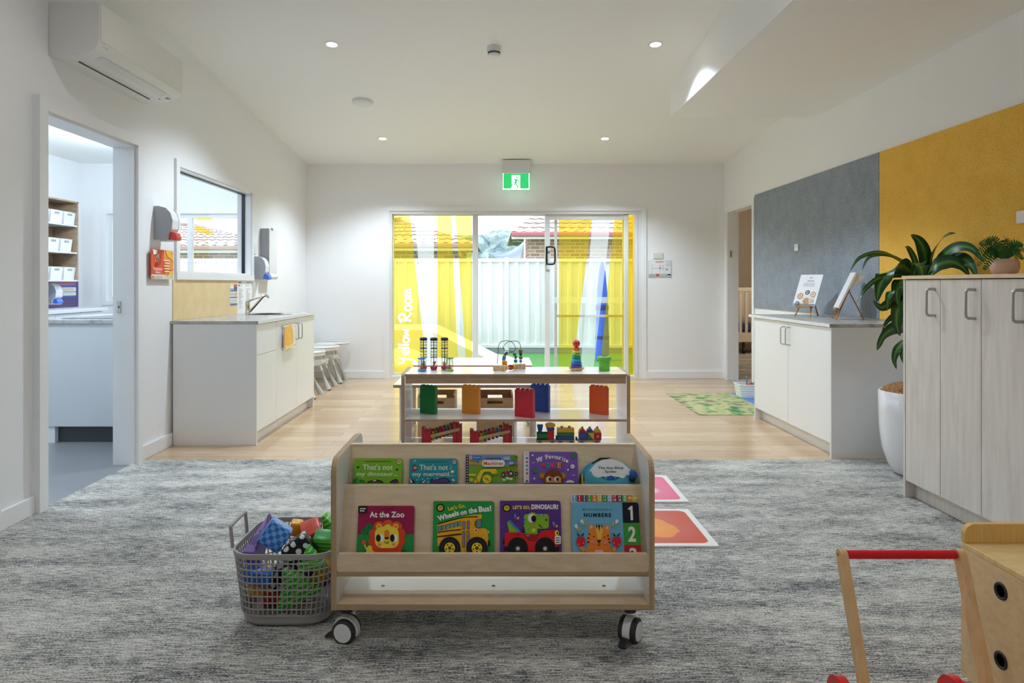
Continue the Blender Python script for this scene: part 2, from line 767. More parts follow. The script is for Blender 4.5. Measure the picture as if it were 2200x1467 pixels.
mb = MB().box(XR + .12, 6.4, 6.6, 13.6, 2.70, 2.76, M_COTWALL)
struct(mb.build('ceiling_cot_room'))

# left wall with a doorway and an internal window
DY0, DY1, DZ = 3.592, 4.495, 2.10
WY0, WY1, WZ0, WZ1 = 5.135, 6.645, 1.275, 2.07
mb = MB()
x0, x1 = XL - .12, XL
mb.box(x0, x1, YF, DY0, 0, 2.2, M_WALL)
mb.box(x0, x1, DY0, DY1, DZ, 2.2, M_WALL)
mb.box(x0, x1, DY1, WY0, 0, 2.2, M_WALL)
mb.box(x0, x1, WY0, WY1, 0, WZ0, M_WALL)
mb.box(x0, x1, WY0, WY1, WZ1, 2.2, M_WALL)
mb.box(x0, x1, WY1, YB, 0, 2.2, M_WALL)
mb.prism([(YF, 2.2), (YB, 2.2), (YB, zc(YB)), (YF, zc(YF))], 'yz', x0, x1, M_WALL)
struct(mb.build('wall_left'))

# back wall: sliding-door opening, and the change room's window further left
OX0, OX1, OZ = -1.345, 1.825, 2.105
NX0, NX1, NZ0, NZ1 = -4.90, -3.02, 0.98, 2.07
mb = MB()
y0, y1 = YB, YB + .14
for a, b, c, d in ((NXL, NX0, 0, 2.8), (NX0, NX1, 0, NZ0), (NX0, NX1, NZ1, 2.8), (NX1, OX0, 0, 2.8), (OX0, OX1, OZ, 2.8), (OX1, XR + .12, 0, 2.8)):
    mb.box(a, b, y0, y1, c, d, M_WALL)
struct(mb.build('wall_back'))

# right wall with the cot-room doorway
RY0, RY1, RZ = 7.61, 8.45, 2.085
mb = MB()
x0, x1 = XR, XR + .12
mb.box(x0, x1, YF, RY0, 0, 2.2, M_WALL)
mb.box(x0, x1, RY0, RY1, RZ, 2.2, M_WALL)
mb.box(x0, x1, RY1, YB, 0, 2.2, M_WALL)
mb.prism([(YF, 2.2), (YB, 2.2), (YB, zc(YB)), (YF, zc(YF))], 'yz', x0, x1, M_WALL)
struct(mb.build('wall_right'))

# wall behind the camera
mb = MB()
mb.box(XL, XR, YF - .12, YF, 0, 3.9, M_WALL)
struct(mb.build('wall_front'))

# change room and cot room shells
mb = MB().box(NXL - .1, NXL, 2.0, YB, 0, 2.74, M_WALL)
struct(mb.build('wall_change_room_side'))
mb = MB().box(NXL, XL - .12, 1.9, 2.0, 0, 2.74, M_WALL)
struct(mb.build('wall_change_room_end'))
mb = MB().box(XR + .12, 6.4, 13.5, 13.6, 0, 2.7, M_COTWALL)
struct(mb.build('wall_cot_room_end'))
mb = MB().box(6.3, 6.4, 6.6, 13.5, 0, 2.7, M_COTWALL)
struct(mb.build('wall_cot_room_side'))
mb = MB().box(XR + .12, 6.3, 6.5, 6.6, 0, 2.7, M_COTWALL)
struct(mb.build('wall_cot_room_near'))
mb = MB().box(XR, XR + .12, YB + .14, 13.5, 0, 2.7, M_COTWALL)
struct(mb.build('wall_cot_room_inner'))

# baseboards
mb = MB()
for a, b in ((YF, 2.20), (3.28, DY0 - .067), (DY1 + .06, 5.02), (6.62, YB)):
    mb.box(XL, XL + .018, a, b, 0, .095, M_TRIM, .004)
struct(mb.build('baseboard_left'))
mb = MB()
for a, b in ((XL, OX0 - .055), (OX1 + .055, XR)):
    mb.box(a, b, YB - .018, YB, 0, .095, M_TRIM, .004)
struct(mb.build('baseboard_back'))
mb = MB()
for a, b in ((YF, 2.58), (6.06, RY0 - .065), (RY1 + .055, YB)):
    mb.box(XR - .018, XR, a, b, 0, .095, M_TRIM, .004)
struct(mb.build('baseboard_right'))

# doorway linings: deep box frame on the left, slim architraves on the right
r = sroot('trim_1', (XL, DY0, 0))
mb = MB()
mb.box(XL, XL + .042, DY0 - .067, DY0, 0, DZ, M_TRIM)
mb.box(XL, XL + .042, DY1, DY1 + .058, 0, DZ, M_TRIM)
mb.box(XL, XL + .042, DY0 - .067, DY1 + .058, DZ, DZ + .068, M_TRIM)
mb.build('architrave', r)
mb = MB()
mb.box(XL - .119, XL + .02, DY1 - .014, DY1 - .0005, 0, DZ - .014, M_TRIM)
mb.box(XL - .13, XL + .02, DY0 + .0005, DY0 + .014, 0, DZ - .014, M_TRIM)
mb.box(XL - .13, XL + .02, DY0 + .0005, DY1 - .0005, DZ - .014, DZ - .0005, M_TRIM)
mb.build('jamb', r)
mb = MB().box(-2.489, -2.466, DY1 - .019, DY1 - .014, 1.00, 1.075, M_STEEL, .001)
mb.box(-2.481, -2.474, DY1 - .0205, DY1 - .018, 1.03, 1.045, M_BLACK)
mb.build('strike_plate', r)

r = sroot('trim_2', (XR, RY0, 0))
mb = MB()
mb.box(XR - .018, XR, RY0 - .06, RY0, 0, RZ, M_TRIM)
mb.box(XR - .018, XR, RY1, RY1 + .055, 0, RZ, M_TRIM)
mb.box(XR - .018, XR, RY0 - .06, RY1 + .055, RZ, RZ + .06, M_TRIM)
mb.build('architrave', r)
mb = MB()
mb.box(XR - .01, XR + .13, RY1 - .014, RY1 - .0005, 0, RZ - .014, M_TRIM)
mb.box(XR - .01, XR + .13, RY0 + .0005, RY0 + .014, 0, RZ - .014, M_TRIM)
mb.box(XR - .01, XR + .13, RY0 + .0005, RY1 - .0005, RZ - .014, RZ - .0005, M_TRIM)
mb.build('jamb', r)
mb = MB().box(2.885, 2.905, RY1 - .019, RY1 - .014, 1.52, 1.60, M_STEEL, .001)
mb.build('strike_plate', r)

# small architrave edge of another opening at the picture's left border
r = sroot('door_2', (XL, 2.3, 0))
mb = MB()
mb.box(XL, XL + .02, 3.215, 3.28, 0, 2.10, M_TRIM)
mb.box(XL, XL + .02, 2.20, 2.265, 0, 2.10, M_TRIM)
mb.box(XL, XL + .02, 2.20, 3.28, 2.10, 2.165, M_TRIM)
mb.build('architrave', r)
MB().box(XL + .0005, XL + .008, 2.268, 3.212, .01, 2.095, M_TRIM).build('leaf', r)

# window_1: internal window between the play room and the change room
r = sroot('window_1', (XL, WY0, WZ0))
mb = MB()
mb.box(XL, XL + .02, WY0 - .055, WY0, WZ0, WZ1, M_TRIM)
mb.box(XL, XL + .02, WY1, WY1 + .055, WZ0, WZ1, M_TRIM)
mb.box(XL, XL + .02, WY0 - .055, WY1 + .055, WZ1, WZ1 + .055, M_TRIM)
mb.box(XL, XL + .024, WY0 - .055, WY1 + .055, WZ0 - .053, WZ0, M_TRIM)
mb.build('architrave', r)
mb = MB()
for a, b, c, d in ((WY0, WY1, WZ0, WZ0 + .012), (WY0, WY1, WZ1 - .012, WZ1), (WY0, WY0 + .012, WZ0, WZ1), (WY1 - .012, WY1, WZ0, WZ1)):
    mb.box(XL - .12, XL + .01, a, b, c, d, M_TRIM)
mb.build('window_frame', r)
mb = MB()
for a, b, c, d in ((WY0 + .012, WY1 - .012, WZ1 - .019, WZ1 - .012), (WY1 - .019, WY1 - .012, WZ0 + .012, WZ1 - .012)):
    mb.box(XL - .075, XL - .045, a, b, c, d, M_BLACK)
mb.build('seal', r)
mb = MB().box(XL - .066, XL - .060, WY0 + .01, WY1 - .01, WZ0 + .01, WZ1 - .01, M_GLASS)
mb.build('pane', r)

# window_2: the change room's outside window
r = sroot('window_2', (NX0, YB, NZ0))
mb = MB()
for a, b, c, d in ((NX0, NX1, NZ0, NZ0 + .05), (NX0, NX1, NZ1 - .05, NZ1), (NX0, NX0 + .05, NZ0 + .05, NZ1 - .05), (NX1 - .05, NX1, NZ0 + .05, NZ1 - .05), (-3.90, -3.845, NZ0 + .05, NZ1 - .05)):
    mb.box(a, b, YB + .03, YB + .09, c, d, M_ALU)
for a, b, c, d in ((NX0 - .055, NX1 + .055, NZ0 - .055, NZ0), (NX0 - .055, NX1 + .055, NZ1, NZ1 + .055), (NX0 - .055, NX0, NZ0, NZ1), (NX1, NX1 + .055, NZ0, NZ1)):
    mb.box(a, b, YB - .018, YB, c, d, M_TRIM)
mb.build('window_frame', r)
mb = MB().box(NX0 + .05, NX1 - .05, YB + .056, YB + .061, NZ0 + .05, NZ1 - .05, M_GLASS)
mb.build('pane', r)
mb = MB()
mb.flat([V(421, 460, 8.632), V(457, 460, 8.632), V(457, 474, 8.632), V(421, 474, 8.632)], M_FILM_Y)
mb.flat([V(421, 485, 8.632), V(457, 497, 8.632), V(457, 505, 8.632), V(421, 497, 8.632)], M_FILM_Y)
mb.build('yellow_film', r, recalc=False)

# ------------------------------------------------------------------ door_1: glass sliding door
DYG = YB + .075
r = sroot('door_1', (0, YB, 0))
mb = MB()
for a, b, c, d in ((OX0 - .055, OX0, 0, OZ), (OX1, OX1 + .055, 0, OZ), (OX0 - .055, OX1 + .055, OZ, OZ + .055)):
    mb.box(a, b, YB - .02, YB, c, d, M_TRIM)
mb.build('architrave', r)
mb = MB()
for a, b, c, d in ((OX0, OX0 + .03, .028, OZ - .038), (1.735, OX1, .028, OZ - .038), (OX0, OX1, OZ - .038, OZ), (OX0, OX1, 0, .028)):
    mb.box(a, b, YB - .005, YB + .14, c, d, M_ALU)
mb.box(1.755, 1.772, YB - .012, YB, .02, OZ - .02, M_ALU, .003)
mb.build('door_frame', r)
GZ0, GZ1 = .06, 2.055


def sash(name, ax0, ax1, gx0, gx1, yy, z1=GZ1, z0=GZ0):
    m_ = MB()
    m_.box(ax0, gx0, yy - .02, yy + .02, .028, OZ - .038, M_ALU, .003)
    m_.box(gx1, ax1, yy - .02, yy + .02, .028, OZ - .038, M_ALU, .003)
    m_.box(gx0, gx1, yy - .02, yy + .02, .028, z0, M_ALU)
    m_.box(gx0, gx1, yy - .02, yy + .02, z1, OZ - .038, M_ALU)
    o = m_.build(name, r)
    p = MB().box(gx0, gx1, yy - .003, yy + .003, z0, z1, M_GLASS).build('pane', o)
    return o


s1 = sash('sash', -1.315, -.245, -1.305, -.305, DYG + .03)
s2 = sash('sash', -.245, .652, -.236, .612, DYG + .03)
s3 = sash('sash', .615, 1.665, .672, 1.612, DYG - .02, 2.0)
mb = MB().box(1.612, 1.66, DYG - .06, DYG - .03, .03, 2.06, M_ALU, .006)
mb.build('door_stile', r)
mb = MB().box(1.662, 1.735, YB + .115, YB + .12, .05, 2.02, M_GLASS)
mb.build('side_pane', r)
mb = MB()
for q_ in (.108, .111):
    mb.flat([(1.663, YB + q_, .03), (1.736, YB + q_, .03), (1.736, YB + q_, 2.06), (1.663, YB + q_, 2.06)], M_FILM_Y)
mb.build('yellow_film', r, recalc=False)

# fly-screen leaf standing outside the third pane
mb = MB()
mb.box(.735, .77, YB + .10, YB + .12, .03, 2.02, M_ALU)
mb.box(1.60, 1.64, YB + .10, YB + .12, .03, 2.02, M_ALU)
mb.box(.77, 1.60, YB + .10, YB + .12, .765, .795, M_ALU)
mb.build('screen_frame', r)


def film_poly(name, par, pts, m, yy):
    b_ = MB()
    b_.flat([V(x, y, yy) for x, y in pts], m)
    return b_.build(name, par, recalc=False)


# brush lettering on the first pane, reading upwards: cut out of the yellow film
from mathutils.geometry import delaunay_2d_cdt
STROKES = []


def brush(strokes, ox, oy, sc_, wd):
    """strokes in letter space (x right, y up), turned 90 degrees; collects film-space quads"""
    for st in strokes:
        ps = smooth_path([(x, y, 0) for x, y in st], 4) if len(st) > 2 else [Vector((*p, 0)) for p in st]
        L, R = [], []
        for i, p in enumerate(ps):
            t = (ps[min(i + 1, len(ps) - 1)] - ps[max(i - 1, 0)]).normalized()
            n_ = Vector((-t.y, t.x, 0)) * wd / 2
            L.append(p + n_); R.append(p - n_)
        f = lambda q: (ox - q.y * sc_, oy - q.x * sc_)
        for i in range(len(L) - 1):
            STROKES.append([f(L[i]), f(L[i + 1]), f(R[i + 1])])
            STROKES.append([f(L[i]), f(R[i + 1]), f(R[i])])


G = {
    'Y': ([[(0.0, 1.0), (.1, .55), (.35, .5), (.55, 1.0)], [(.55, 1.0), (.45, .3), (.3, -.45), (.05, -.5), (0, -.3)]], .8),
    'e': ([[(0.02, .28), (.45, .33), (.38, .58), (.1, .5), (.03, .2), (.2, 0), (.48, .1)]], .58),
    'l': ([[(.08, 1.0), (.05, .5), (.06, 0)]], .24),
    'o': ([[(.25, .55), (.04, .4), (.08, .06), (.36, .02), (.46, .35), (.25, .55)]], .58),
    'w': ([[(0, .55), (.1, .05), (.3, .4), (.45, .05), (.6, .58)]], .72),
    'R': ([[(.1, 1.05), (.08, .5), (0, 0)], [(-.15, .85), (.3, 1.1), (.6, .8), (.3, .5), (.05, .45)], [(.2, .5), (.4, .2), (.7, .0)]], .8),
    'm': ([[(0, .55), (.02, 0)], [(.02, .35), (.2, .55), (.28, .02)], [(.28, .35), (.48, .55), (.58, .02)]], .72),
}
pos = 0.0
for ch in 'Yellow':
    st, adv = G[ch]
    brush(st, 879, 781 - pos, 24, .17)
    pos += adv * 24
pos += 16
for ch in 'Room':
    st, adv = G[ch]
    brush(st, 884, 781 - pos, 25, .19)
    pos += adv * 27
yy = DYG + .03 - .0045


def cut_film(outer):
    vs, fs = [], []
    area = lambda p: sum(p[i][0] * p[(i + 1) % len(p)][1] - p[(i + 1) % len(p)][0] * p[i][1] for i in range(len(p)))
    for poly in [outer] + STROKES:
        if abs(area(poly)) < .02:
            continue
        poly = poly if area(poly) > 0 else poly[::-1]
        fs.append(list(range(len(vs), len(vs) + len(poly))))
        vs += [Vector(p) for p in poly]
    v2, e2, f2, ov, oe, of = delaunay_2d_cdt(vs, [], fs, 0, 1e-4)
    film_m, let_m = MB(), MB()
    for f, src in zip(f2, of):
        c_ = sum((v2[i] for i in f), Vector((0, 0))) / len(f)
        inside = all((b[0] - a[0]) * (c_.y - a[1]) - (b[1] - a[1]) * (c_.x - a[0]) > 0 for a, b in zip(outer, outer[1:] + outer[:1]))
        tgt = let_m if any(k > 0 for k in src) else (film_m if inside else None)
        if tgt is not None:
            tgt.flat([V(v2[i].x, v2[i].y, yy) for i in f], M_FILM_Y if tgt is film_m else M_FILM_L)
    film_m.build('yellow_film', r, recalc=False)
    let_m.build('lettering', r, 'white brush lettering reading Yellow Room up the glass', recalc=False)


cut_film([(843, 459), (880, 459), (909, 727), (918, 801), (843, 801)])
for pts in ([(940, 459), (968.6, 459), (985.5, 801), (939, 801)],
            [(978, 459), (1014, 459), (1014, 801), (1003, 801)]):
    film_poly('yellow_film', r, pts, M_FILM_Y, yy)
film_poly('frosted_film', r, [(890, 459), (933, 459), (930, 801), (917.5, 801), (911, 700)], M_FILM_W, yy)
y3 = DYG - .02 - .0045
for pts in ([(1200.5, 470), (1271.8, 470), (1229, 801), (1200.5, 801)],
            [(1320, 470), (1339, 470), (1339, 801), (1288, 801)]):
    film_poly('yellow_film', r, pts, M_FILM_Y, y3)
film_poly('frosted_film', r, [(1273, 470), (1311.5, 470), (1309, 500), (1274, 801), (1246, 801), (1260, 640)], M_FILM_W, y3)
film_poly('frosted_film', r, [(1184, 638), (1339, 638), (1339, 651), (1184, 651)], M_FILM_W, y3 - .002)

# pull handle of the sliding leaf
hx = .678
mb = MB()
mb.box(.618, .642, DYG - .075, DYG - .04, 1.43, 1.66, M_BLACK, .006)
pts = smooth_path([(.635, DYG - .09, 1.65), (.70, DYG - .10, 1.652), (.727, DYG - .10, 1.63), (.732, DYG - .10, 1.54), (.727, DYG - .10, 1.455), (.70, DYG - .10, 1.435), (.635, DYG - .09, 1.437)], 6)
mb.tube(pts, .011, M_BLACK, 8)
mb.build('handle', r)

# ------------------------------------------------------------------ ceiling fittings
M_LENS = emit('downlight_lens', (1.0, 0.98, 0.94), 14)


def downlight(x, y, label, watt, col=LAMP):
    z = zc(y)
    t = thing('downlight', label, 'light', (x, y, z), 0, 'recessed ceiling downlights')
    tilt = Matrix.Translation((0, 0, 0)) @ Euler((-math.atan(.095), 0, 0)).to_matrix().to_4x4()
    b_ = MB().lathe([(.040, -.002), (.056, -.004), (.060, -.001), (.060, .004)], (0, 0, 0), M_TRIM, 28, tilt)
    b_.build('trim_ring', t, local=True)
    b_ = MB().lathe([(.0001, -.0022), (.040, -.0022)], (0, 0, 0), M_LENS, 28, tilt)
    b_.build('lens', t, local=True)
    ld = bpy.data.lights.new('downlight_beam', 'SPOT')
    ld.energy = watt
    ld.color = col
    ld.spot_size = math.radians(126)
    ld.spot_blend = .6
    ld.shadow_soft_size = .045
    lo = bpy.data.objects.new('downlight_beam', ld)
    C.objects.link(lo)
    lo.location = (x, y, z - .03)
    return t


downlight(-1.26, 5.22, 'round downlight between the smoke detector and the air conditioner', DOWN_W)
downlight(1.215, 5.22, 'round downlight beside the dropped bulkhead', DOWN_W)
downlight(-1.263, 7.56, 'small round downlight above the sink counter end of the glass door', DOWN_W)
downlight(1.20, 7.56, 'small round downlight above the door-handle end of the glass door', DOWN_W)
# lamps of the same ceiling behind the camera
for i, (lx, ly) in enumerate(((-1.26, 2.88), (1.2, 2.88), (-1.26, .54), (1.2, .54), (-1.26, -1.8), (1.2, -1.8))):
    ld = bpy.data.lights.new('ceiling_lamp', 'SPOT')
    ld.energy = REAR_W
    ld.color = REAR_LAMP
    ld.spot_size = math.radians(150)
    ld.spot_blend = .85
    ld.shadow_soft_size = .045
    lo = bpy.data.objects.new('ceiling_lamp', ld)
    C.objects.link(lo)
    lo.location = (lx, ly, zc(ly) - .03)
for lx, ly in ((-3.9, 4.3), (-3.7, 6.9)):
    ld = bpy.data.lights.new('change_room_fill', 'POINT')  # added unseen cool point lights that boost the change room's daylight
    ld.energy = 50
    ld.color = (.70, .85, 1.0)
    ld.shadow_soft_size = .12
    lo = bpy.data.objects.new('change_room_fill', ld)
    C.objects.link(lo)
    lo.location = (lx, ly, 2.35)
ld = bpy.data.lights.new('cot_room_fill', 'POINT')  # added warm point light without a fitting, brightens the cot room
ld.energy = 42
ld.color = (1.0, .87, .68)
ld.shadow_soft_size = .15
lo = bpy.data.objects.new('cot_room_fill', ld)
C.objects.link(lo)
lo.location = (4.6, 10.4, 2.2)

z = zc(5.27)
t = thing('smoke_detector', 'white smoke detector with slotted ring in the middle of the ceiling', 'smoke detector', (-.02, 5.27, z))
MB().lathe([(.056, .012), (.056, -.028), (.050, -.036), (.0, -.036)], (0, 0, 0), M_PLASTIC, 32).build('base', t, local=True)
mb = MB().lathe([(.044, -.036), (.047, -.052), (.040, -.066), (.022, -.072), (0, -.073)], (0, 0, 0), M_PLASTIC, 32)
for k in range(20):
    a = 2 * PI * k / 20
    mb.box(-.0055, .0055, .0445, .0485, -.053, -.041, M_BLACK, M=Matrix.Rotation(a, 4, 'Z'))
mb.build('sensor_head', t, local=True)
z = zc(6.42)
o = MB().lathe([(.0, -.034), (.06, -.033), (.088, -.026), (.099, -.014), (.099, .012)], (0, 0, 0), M_PLASTIC, 40).build('wireless_access_point')
o.location = (-1.26, 6.42, z)
o.rotation_euler = (-math.atan(.095), 0, 0)
tag(o, 'white disc shaped wireless access point on the ceiling', 'access point')

# exit sign hanging from the ceiling in front of the sliding door
M_EXG = emit('exit_sign_green', (0.03, 0.60, 0.17), 0.62)
M_EXW = emit('exit_sign_white', (0.92, 0.97, 1.0), 1.1)
t = thing('exit_sign', 'lit green exit sign with white running figure above the glass door', 'exit sign', (.24, 8.42, 2.36))
MB().box(.065, .415, 8.36, 8.48, 2.545, 2.71, mat('sign_housing', (.74, .74, .75), .4), .008).build('housing', t)
mb = MB().box(.083, .397, 8.41, 8.43, 2.362, 2.545, M_EXG)
mb.build('panel', t)
M_EXE = emit('exit_sign_edge', (0.84, 0.92, 1.0), 5.0)
mb = MB()
mb.box(.079, .401, 8.41, 8.43, 2.352, 2.3618, M_EXE)
mb.box(.0785, .0828, 8.41, 8.43, 2.362, 2.544, M_EXE)
mb.box(.3972, .4015, 8.41, 8.43, 2.362, 2.544, M_EXE)
mb.build('lit_edge', t)
mb = MB()
S = .157 / 985.0  # figure drawn in its own units


def exq(px, py):
    return (.083 + (px - 660) * .314 / 835, 2.545 - (py - 600) * .183 / 440)


def exf(pts, m, y):
    mb.flat([(exq(*p)[0], y, exq(*p)[1]) for p in pts], m)


exf([(930, 640), (1210, 640), (1210, 1040), (910, 1040), (940, 960)], M_EXW, 8.4095)
exf(ell(1105, 715, 28, 24, 18), M_EXG, 8.409)
exf([(1005, 755), (1110, 760), (1145, 800), (1200, 820), (1195, 840), (1135, 828), (1105, 800), (1085, 880), (1135, 960), (1155, 1000), (1130, 1040), (1105, 1035), (1125, 1000), (1060, 900), (1035, 940), (930, 945), (930, 925), (1015, 920), (1050, 790), (1010, 775), (985, 820), (970, 810)], M_EXG, 8.409)
mb.build('running_figure', t, recalc=False)

# ------------------------------------------------------------------ outside
M_TURF = mat('synthetic_turf', '#3f8f3a', 0.9, spec=0.1)
_n = noise(M_TURF, coords(M_TURF, (60, 60, 1)), 1.0, 4, .7)
_r = ramp(M_TURF, [(.35, '#2f6a38'), (.65, '#66a25e')])
lk(M_TURF, _n.outputs[0], _r.inputs[0])
lk(M_TURF, _r.outputs[0], base(M_TURF).inputs['Base Color'])
M_FENCE = mat('pale_steel_fence', '#e2e6ec', 0.5)
M_CONC = mat('pale_concrete', '#e9e4da', 0.85)
M_SLEEPER = mat('grey_sleeper', '#8e98a6', 0.8)
mb = MB().box(-12, 9, YB + .14, 34, -.35, -.05, M_TURF)
struct(mb.build('ground'), 'green synthetic turf outside the door')


def fence_panel(xa, xb, name, par):
    pts, n_ = [], int((xb - xa) / .05)
    m_ = MB()
    prof = []
    k = 0
    x = xa
    while x < xb - 1e-6:
        prof += [(x, 0), (x + .10, 0), (x + .115, .028), (x + .175, .028)]
        x += .19
    prof = [(p, q) for p, q in prof if p <= xb] + [(xb, 0)]
    n_ = len(prof)
    vs = [(p, 12.2 - q, .06) for p, q in prof] + [(p, 12.2 - q, 1.60) for p, q in prof]
    m_.add(vs, [(i, i + 1, n_ + i + 1, n_ + i) for i in range(n_ - 1)], M_FENCE)
    m_.box(xa, xb, 12.155, 12.235, 1.58, 1.64, M_FENCE)
    m_.box(xa, xb, 12.16, 12.23, .05, .10, M_FENCE)
    return m_.build(name, par, recalc=False)


t = thing('fence', 'tall pale ribbed steel fence across the yard', 'fence', (0, 12.2, -.05))
xs = [-9.3 + 2.37 * i for i in range(6)]
for a, b in zip(xs, xs[1:]):
    fence_panel(a + .03, b - .03, 'panel', t)
for a in xs:
    MB().box(a - .035, a + .035, 12.15, 12.24, -.05, 1.66, M_FENCE, .004).build('post', t)
for a, b in zip(xs, xs[1:]):
    MB().box(a, b, 12.17, 12.25, -.05, .055, M_SLEEPER, .006).build('plinth', t)

mb = MB().prism([(-5.2, -.05), (-5.2, .50), (-1.0, .50), (.0, .0), (.25, -.05)], 'xz', 10.2, 11.6, M_CONC)
o = mb.build('concrete_ramp')
tag(o, 'pale concrete play ramp sloping down to the turf', 'ramp')
mb = MB().lathe([(.0, .30), (.15, .285), (.3, .22), (.42, .09), (.48, -.05)], (-1.32, 9.45, 0), mat('sand_mound', '#efe9dc', .9), 28)
tag(mb.build('play_mound'), 'low rounded pale mound beside the concrete ramp', 'mound')

# folded blue umbrella
t = thing('folded_umbrella', 'closed blue market umbrella standing on the turf', 'umbrella', (1.70, 11.0, -.05))
M_BLUE_CL = mat('blue_canvas', '#3f66d8', .8)
mb = MB()
prof = [(.105, .02), (.115, .25), (.10, .7), (.085, 1.1), (.05, 1.45), (.012, 1.62)]
mb.lathe(prof, (0, 0, 0), M_BLUE_CL, 14)
mb.build('canopy', t, local=True)
for zz in (.34, .82):
    mb = MB()
    mb.lathe([(.118 - .02 * zz, zz), (.122 - .02 * zz, zz + .05), (.112 - .02 * zz, zz + .08)], (0, 0, 0), mat('navy_strap', '#24397f', .8), 14)
    mb.build('strap', t, local=True)
MB().cyl((0, 0, 0), (0, 0, 1.66), .018, .018, M_ALU, 10).build('pole', t, local=True)

M_BRICK = mat('haze_paled_brick', '#a9705c', .9)


def _brick():  # red-brown brick made paler, outdoor haze put into its colours
    m = M_BRICK
    br = nd(m, 'ShaderNodeTexBrick')
    br.inputs['Scale'].default_value = 1
    br.inputs['Brick Width'].default_value = .24
    br.inputs['Row Height'].default_value = .086
    br.inputs['Mortar Size'].default_value = .01
    br.inputs['Color1'].default_value = (*lin('#c8a596'), 1)
    br.inputs['Color2'].default_value = (*lin('#a88476'), 1)
    br.inputs['Mortar'].default_value = (*lin('#dbd2c8'), 1)
    tc = nd(m, 'ShaderNodeTexCoord')
    mp = nd(m, 'ShaderNodeMapping')
    mp.inputs['Rotation'].default_value = (PI / 2, 0, 0)
    lk(m, tc.outputs['Object'], mp.inputs['Vector'])
    lk(m, mp.outputs['Vector'], br.inputs['Vector'])
    lk(m, br.outputs['Color'], base(m).inputs['Base Color'])


_brick()
M_TILE = mat('terracotta_roof_tiles', '#b58a7a', .8)
_n = noise(M_TILE, coords(M_TILE, (7, 7, 7)), 1, 3)
_r = ramp(M_TILE, [(.3, '#8d837e'), (.7, '#b0a59e')])
lk(M_TILE, _n.outputs[0], _r.inputs[0])
lk(M_TILE, _r.outputs[0], base(M_TILE).inputs['Base Color'])
M_GUTTER = mat('dusty_red_gutter', '#b06a72', .6)
M_FASCIA = mat('white_fascia', '#f2efea', .5)


def roof_face(m_, c0, c1, c2, c3, rows, cols):
    """tiled slope between eave c0-c1 and top c3-c2, rippled rows of tiles"""
    c0, c1, c2, c3 = (Vector(c) for c in (c0, c1, c2, c3))
    nrm = (c1 - c0).cross(c3 - c0).normalized()
    if nrm.z < 0: nrm = -nrm
    vs, fs = [], []
    K = cols * 4
    for i in range(rows):
        for e in (0, 1):
            v = (i + e) / rows
            lift = .012 if e == 0 else 0.0
            for k in range(K + 1):
                u = k / K
                p = (c0 * (1 - u) + c1 * u) * (1 - v) + (c3 * (1 - u) + c2 * u) * v
                vs.append(p + nrm * (lift + .012 * math.sin(2 * PI * u * cols)))
        o = i * 2 * (K + 1)
        fs += [(o + k, o + k + 1, o + K + 2 + k, o + K + 1 + k) for k in range(K)]
    m_.add(vs, fs, M_TILE)


def house(name, label, x0, x1, y0, y1, eave, ridge, inset, hip0=True, hip1=True, gut=None):
    gut = gut or mat('brown_gutter', '#a88c82', .5)
    t_ = thing(name, label, 'house', ((x0 + x1) / 2, y0, -.05), 0, 'houses behind the fence')
    MB().box(x0 + .4, x1 - .4, y0 + .4, y1 - .4, -.05, eave, M_BRICK).build('wall', t_)
    m_ = MB()
    ym = (y0 + y1) / 2
    a = (x0 + (inset if hip0 else 0), ym, ridge)
    b = (x1 - (inset if hip1 else 0), ym, ridge)
    rows = max(7, int((y1 - y0) * 1.7))
    cols = max(6, int((x1 - x0) * 4.2))
    roof_face(m_, (x0, y0, eave), (x1, y0, eave), b, a, rows, cols)
    roof_face(m_, (x1, y1, eave), (x0, y1, eave), a, b, rows, cols)
    roof_face(m_, (x1, y0, eave), (x1, y1, eave), b, b, rows, 8)
    roof_face(m_, (x0, y1, eave), (x0, y0, eave), a, a, rows, 8)
    m_.build('roof', t_, recalc=False)
    m_ = MB()
    m_.box(x0, x1, y0 + .02, y0 + .06, eave - .16, eave + .0, M_FASCIA)
    m_.build('fascia', t_)
    m_ = MB()
    m_.box(x0, x1, y0 - .06, y0 + .02, eave - .10, eave + .0, gut, .02)
    m_.build('gutter', t_)
    return t_


house('brick_house', 'brick house with hipped tile roof behind the yellow glass film', -4.6, -.45, 15.0, 19.6, 2.08, 2.86, 2.2)
house('brick_house', 'brick house seen through the internal window above the sink counter', -11.5, -5.2, 15.4, 21.0, 2.05, 2.80, 3.0)
house('brick_house', 'brick house with red gutter seen beside the sliding door handle', .35, 7.5, 16.0, 22.0, 2.40, 3.7, 1.5, gut=M_GUTTER)
# drooping grey-blue shade sail between fence and house
mb = MB()
N = 10
A, B, Cc = Vector((-.18, 13.4, 1.78)), Vector((.60, 14.6, 2.12)), Vector((.46, 14.0, 1.60))
vs, fs = [], []
for i in range(N + 1):
    for j in range(N + 1):
        u, v = i / N, j / N
        p = A * (1 - u) + (B * (1 - v) + Cc * v) * u
        p = p + Vector((0, 0, -.10 * math.sin(PI * u) * (1 - v) + .02 * math.sin(9 * v + 6 * u)))
        vs.append(p)
for i in range(N):
    for j in range(N):
        q = i * (N + 1) + j
        fs.append((q, q + 1, q + N + 2, q + N + 1))
mb.add(vs, fs, mat('grey_blue_tarp', '#8fa0b4', .7), True)
SAIL = mb
sail = SAIL.build('shade_sail', recalc=False)
for q_ in (A, B):
    MB().cyl((q_.x, q_.y + .02, -.05), (q_.x, q_.y + .02, q_.z + .02), .02, .02, M_ALU, 10).build('pole', sail, local=True)
tag(sail, 'drooping grey blue shade sail hanging by the red guttered house', 'shade sail')

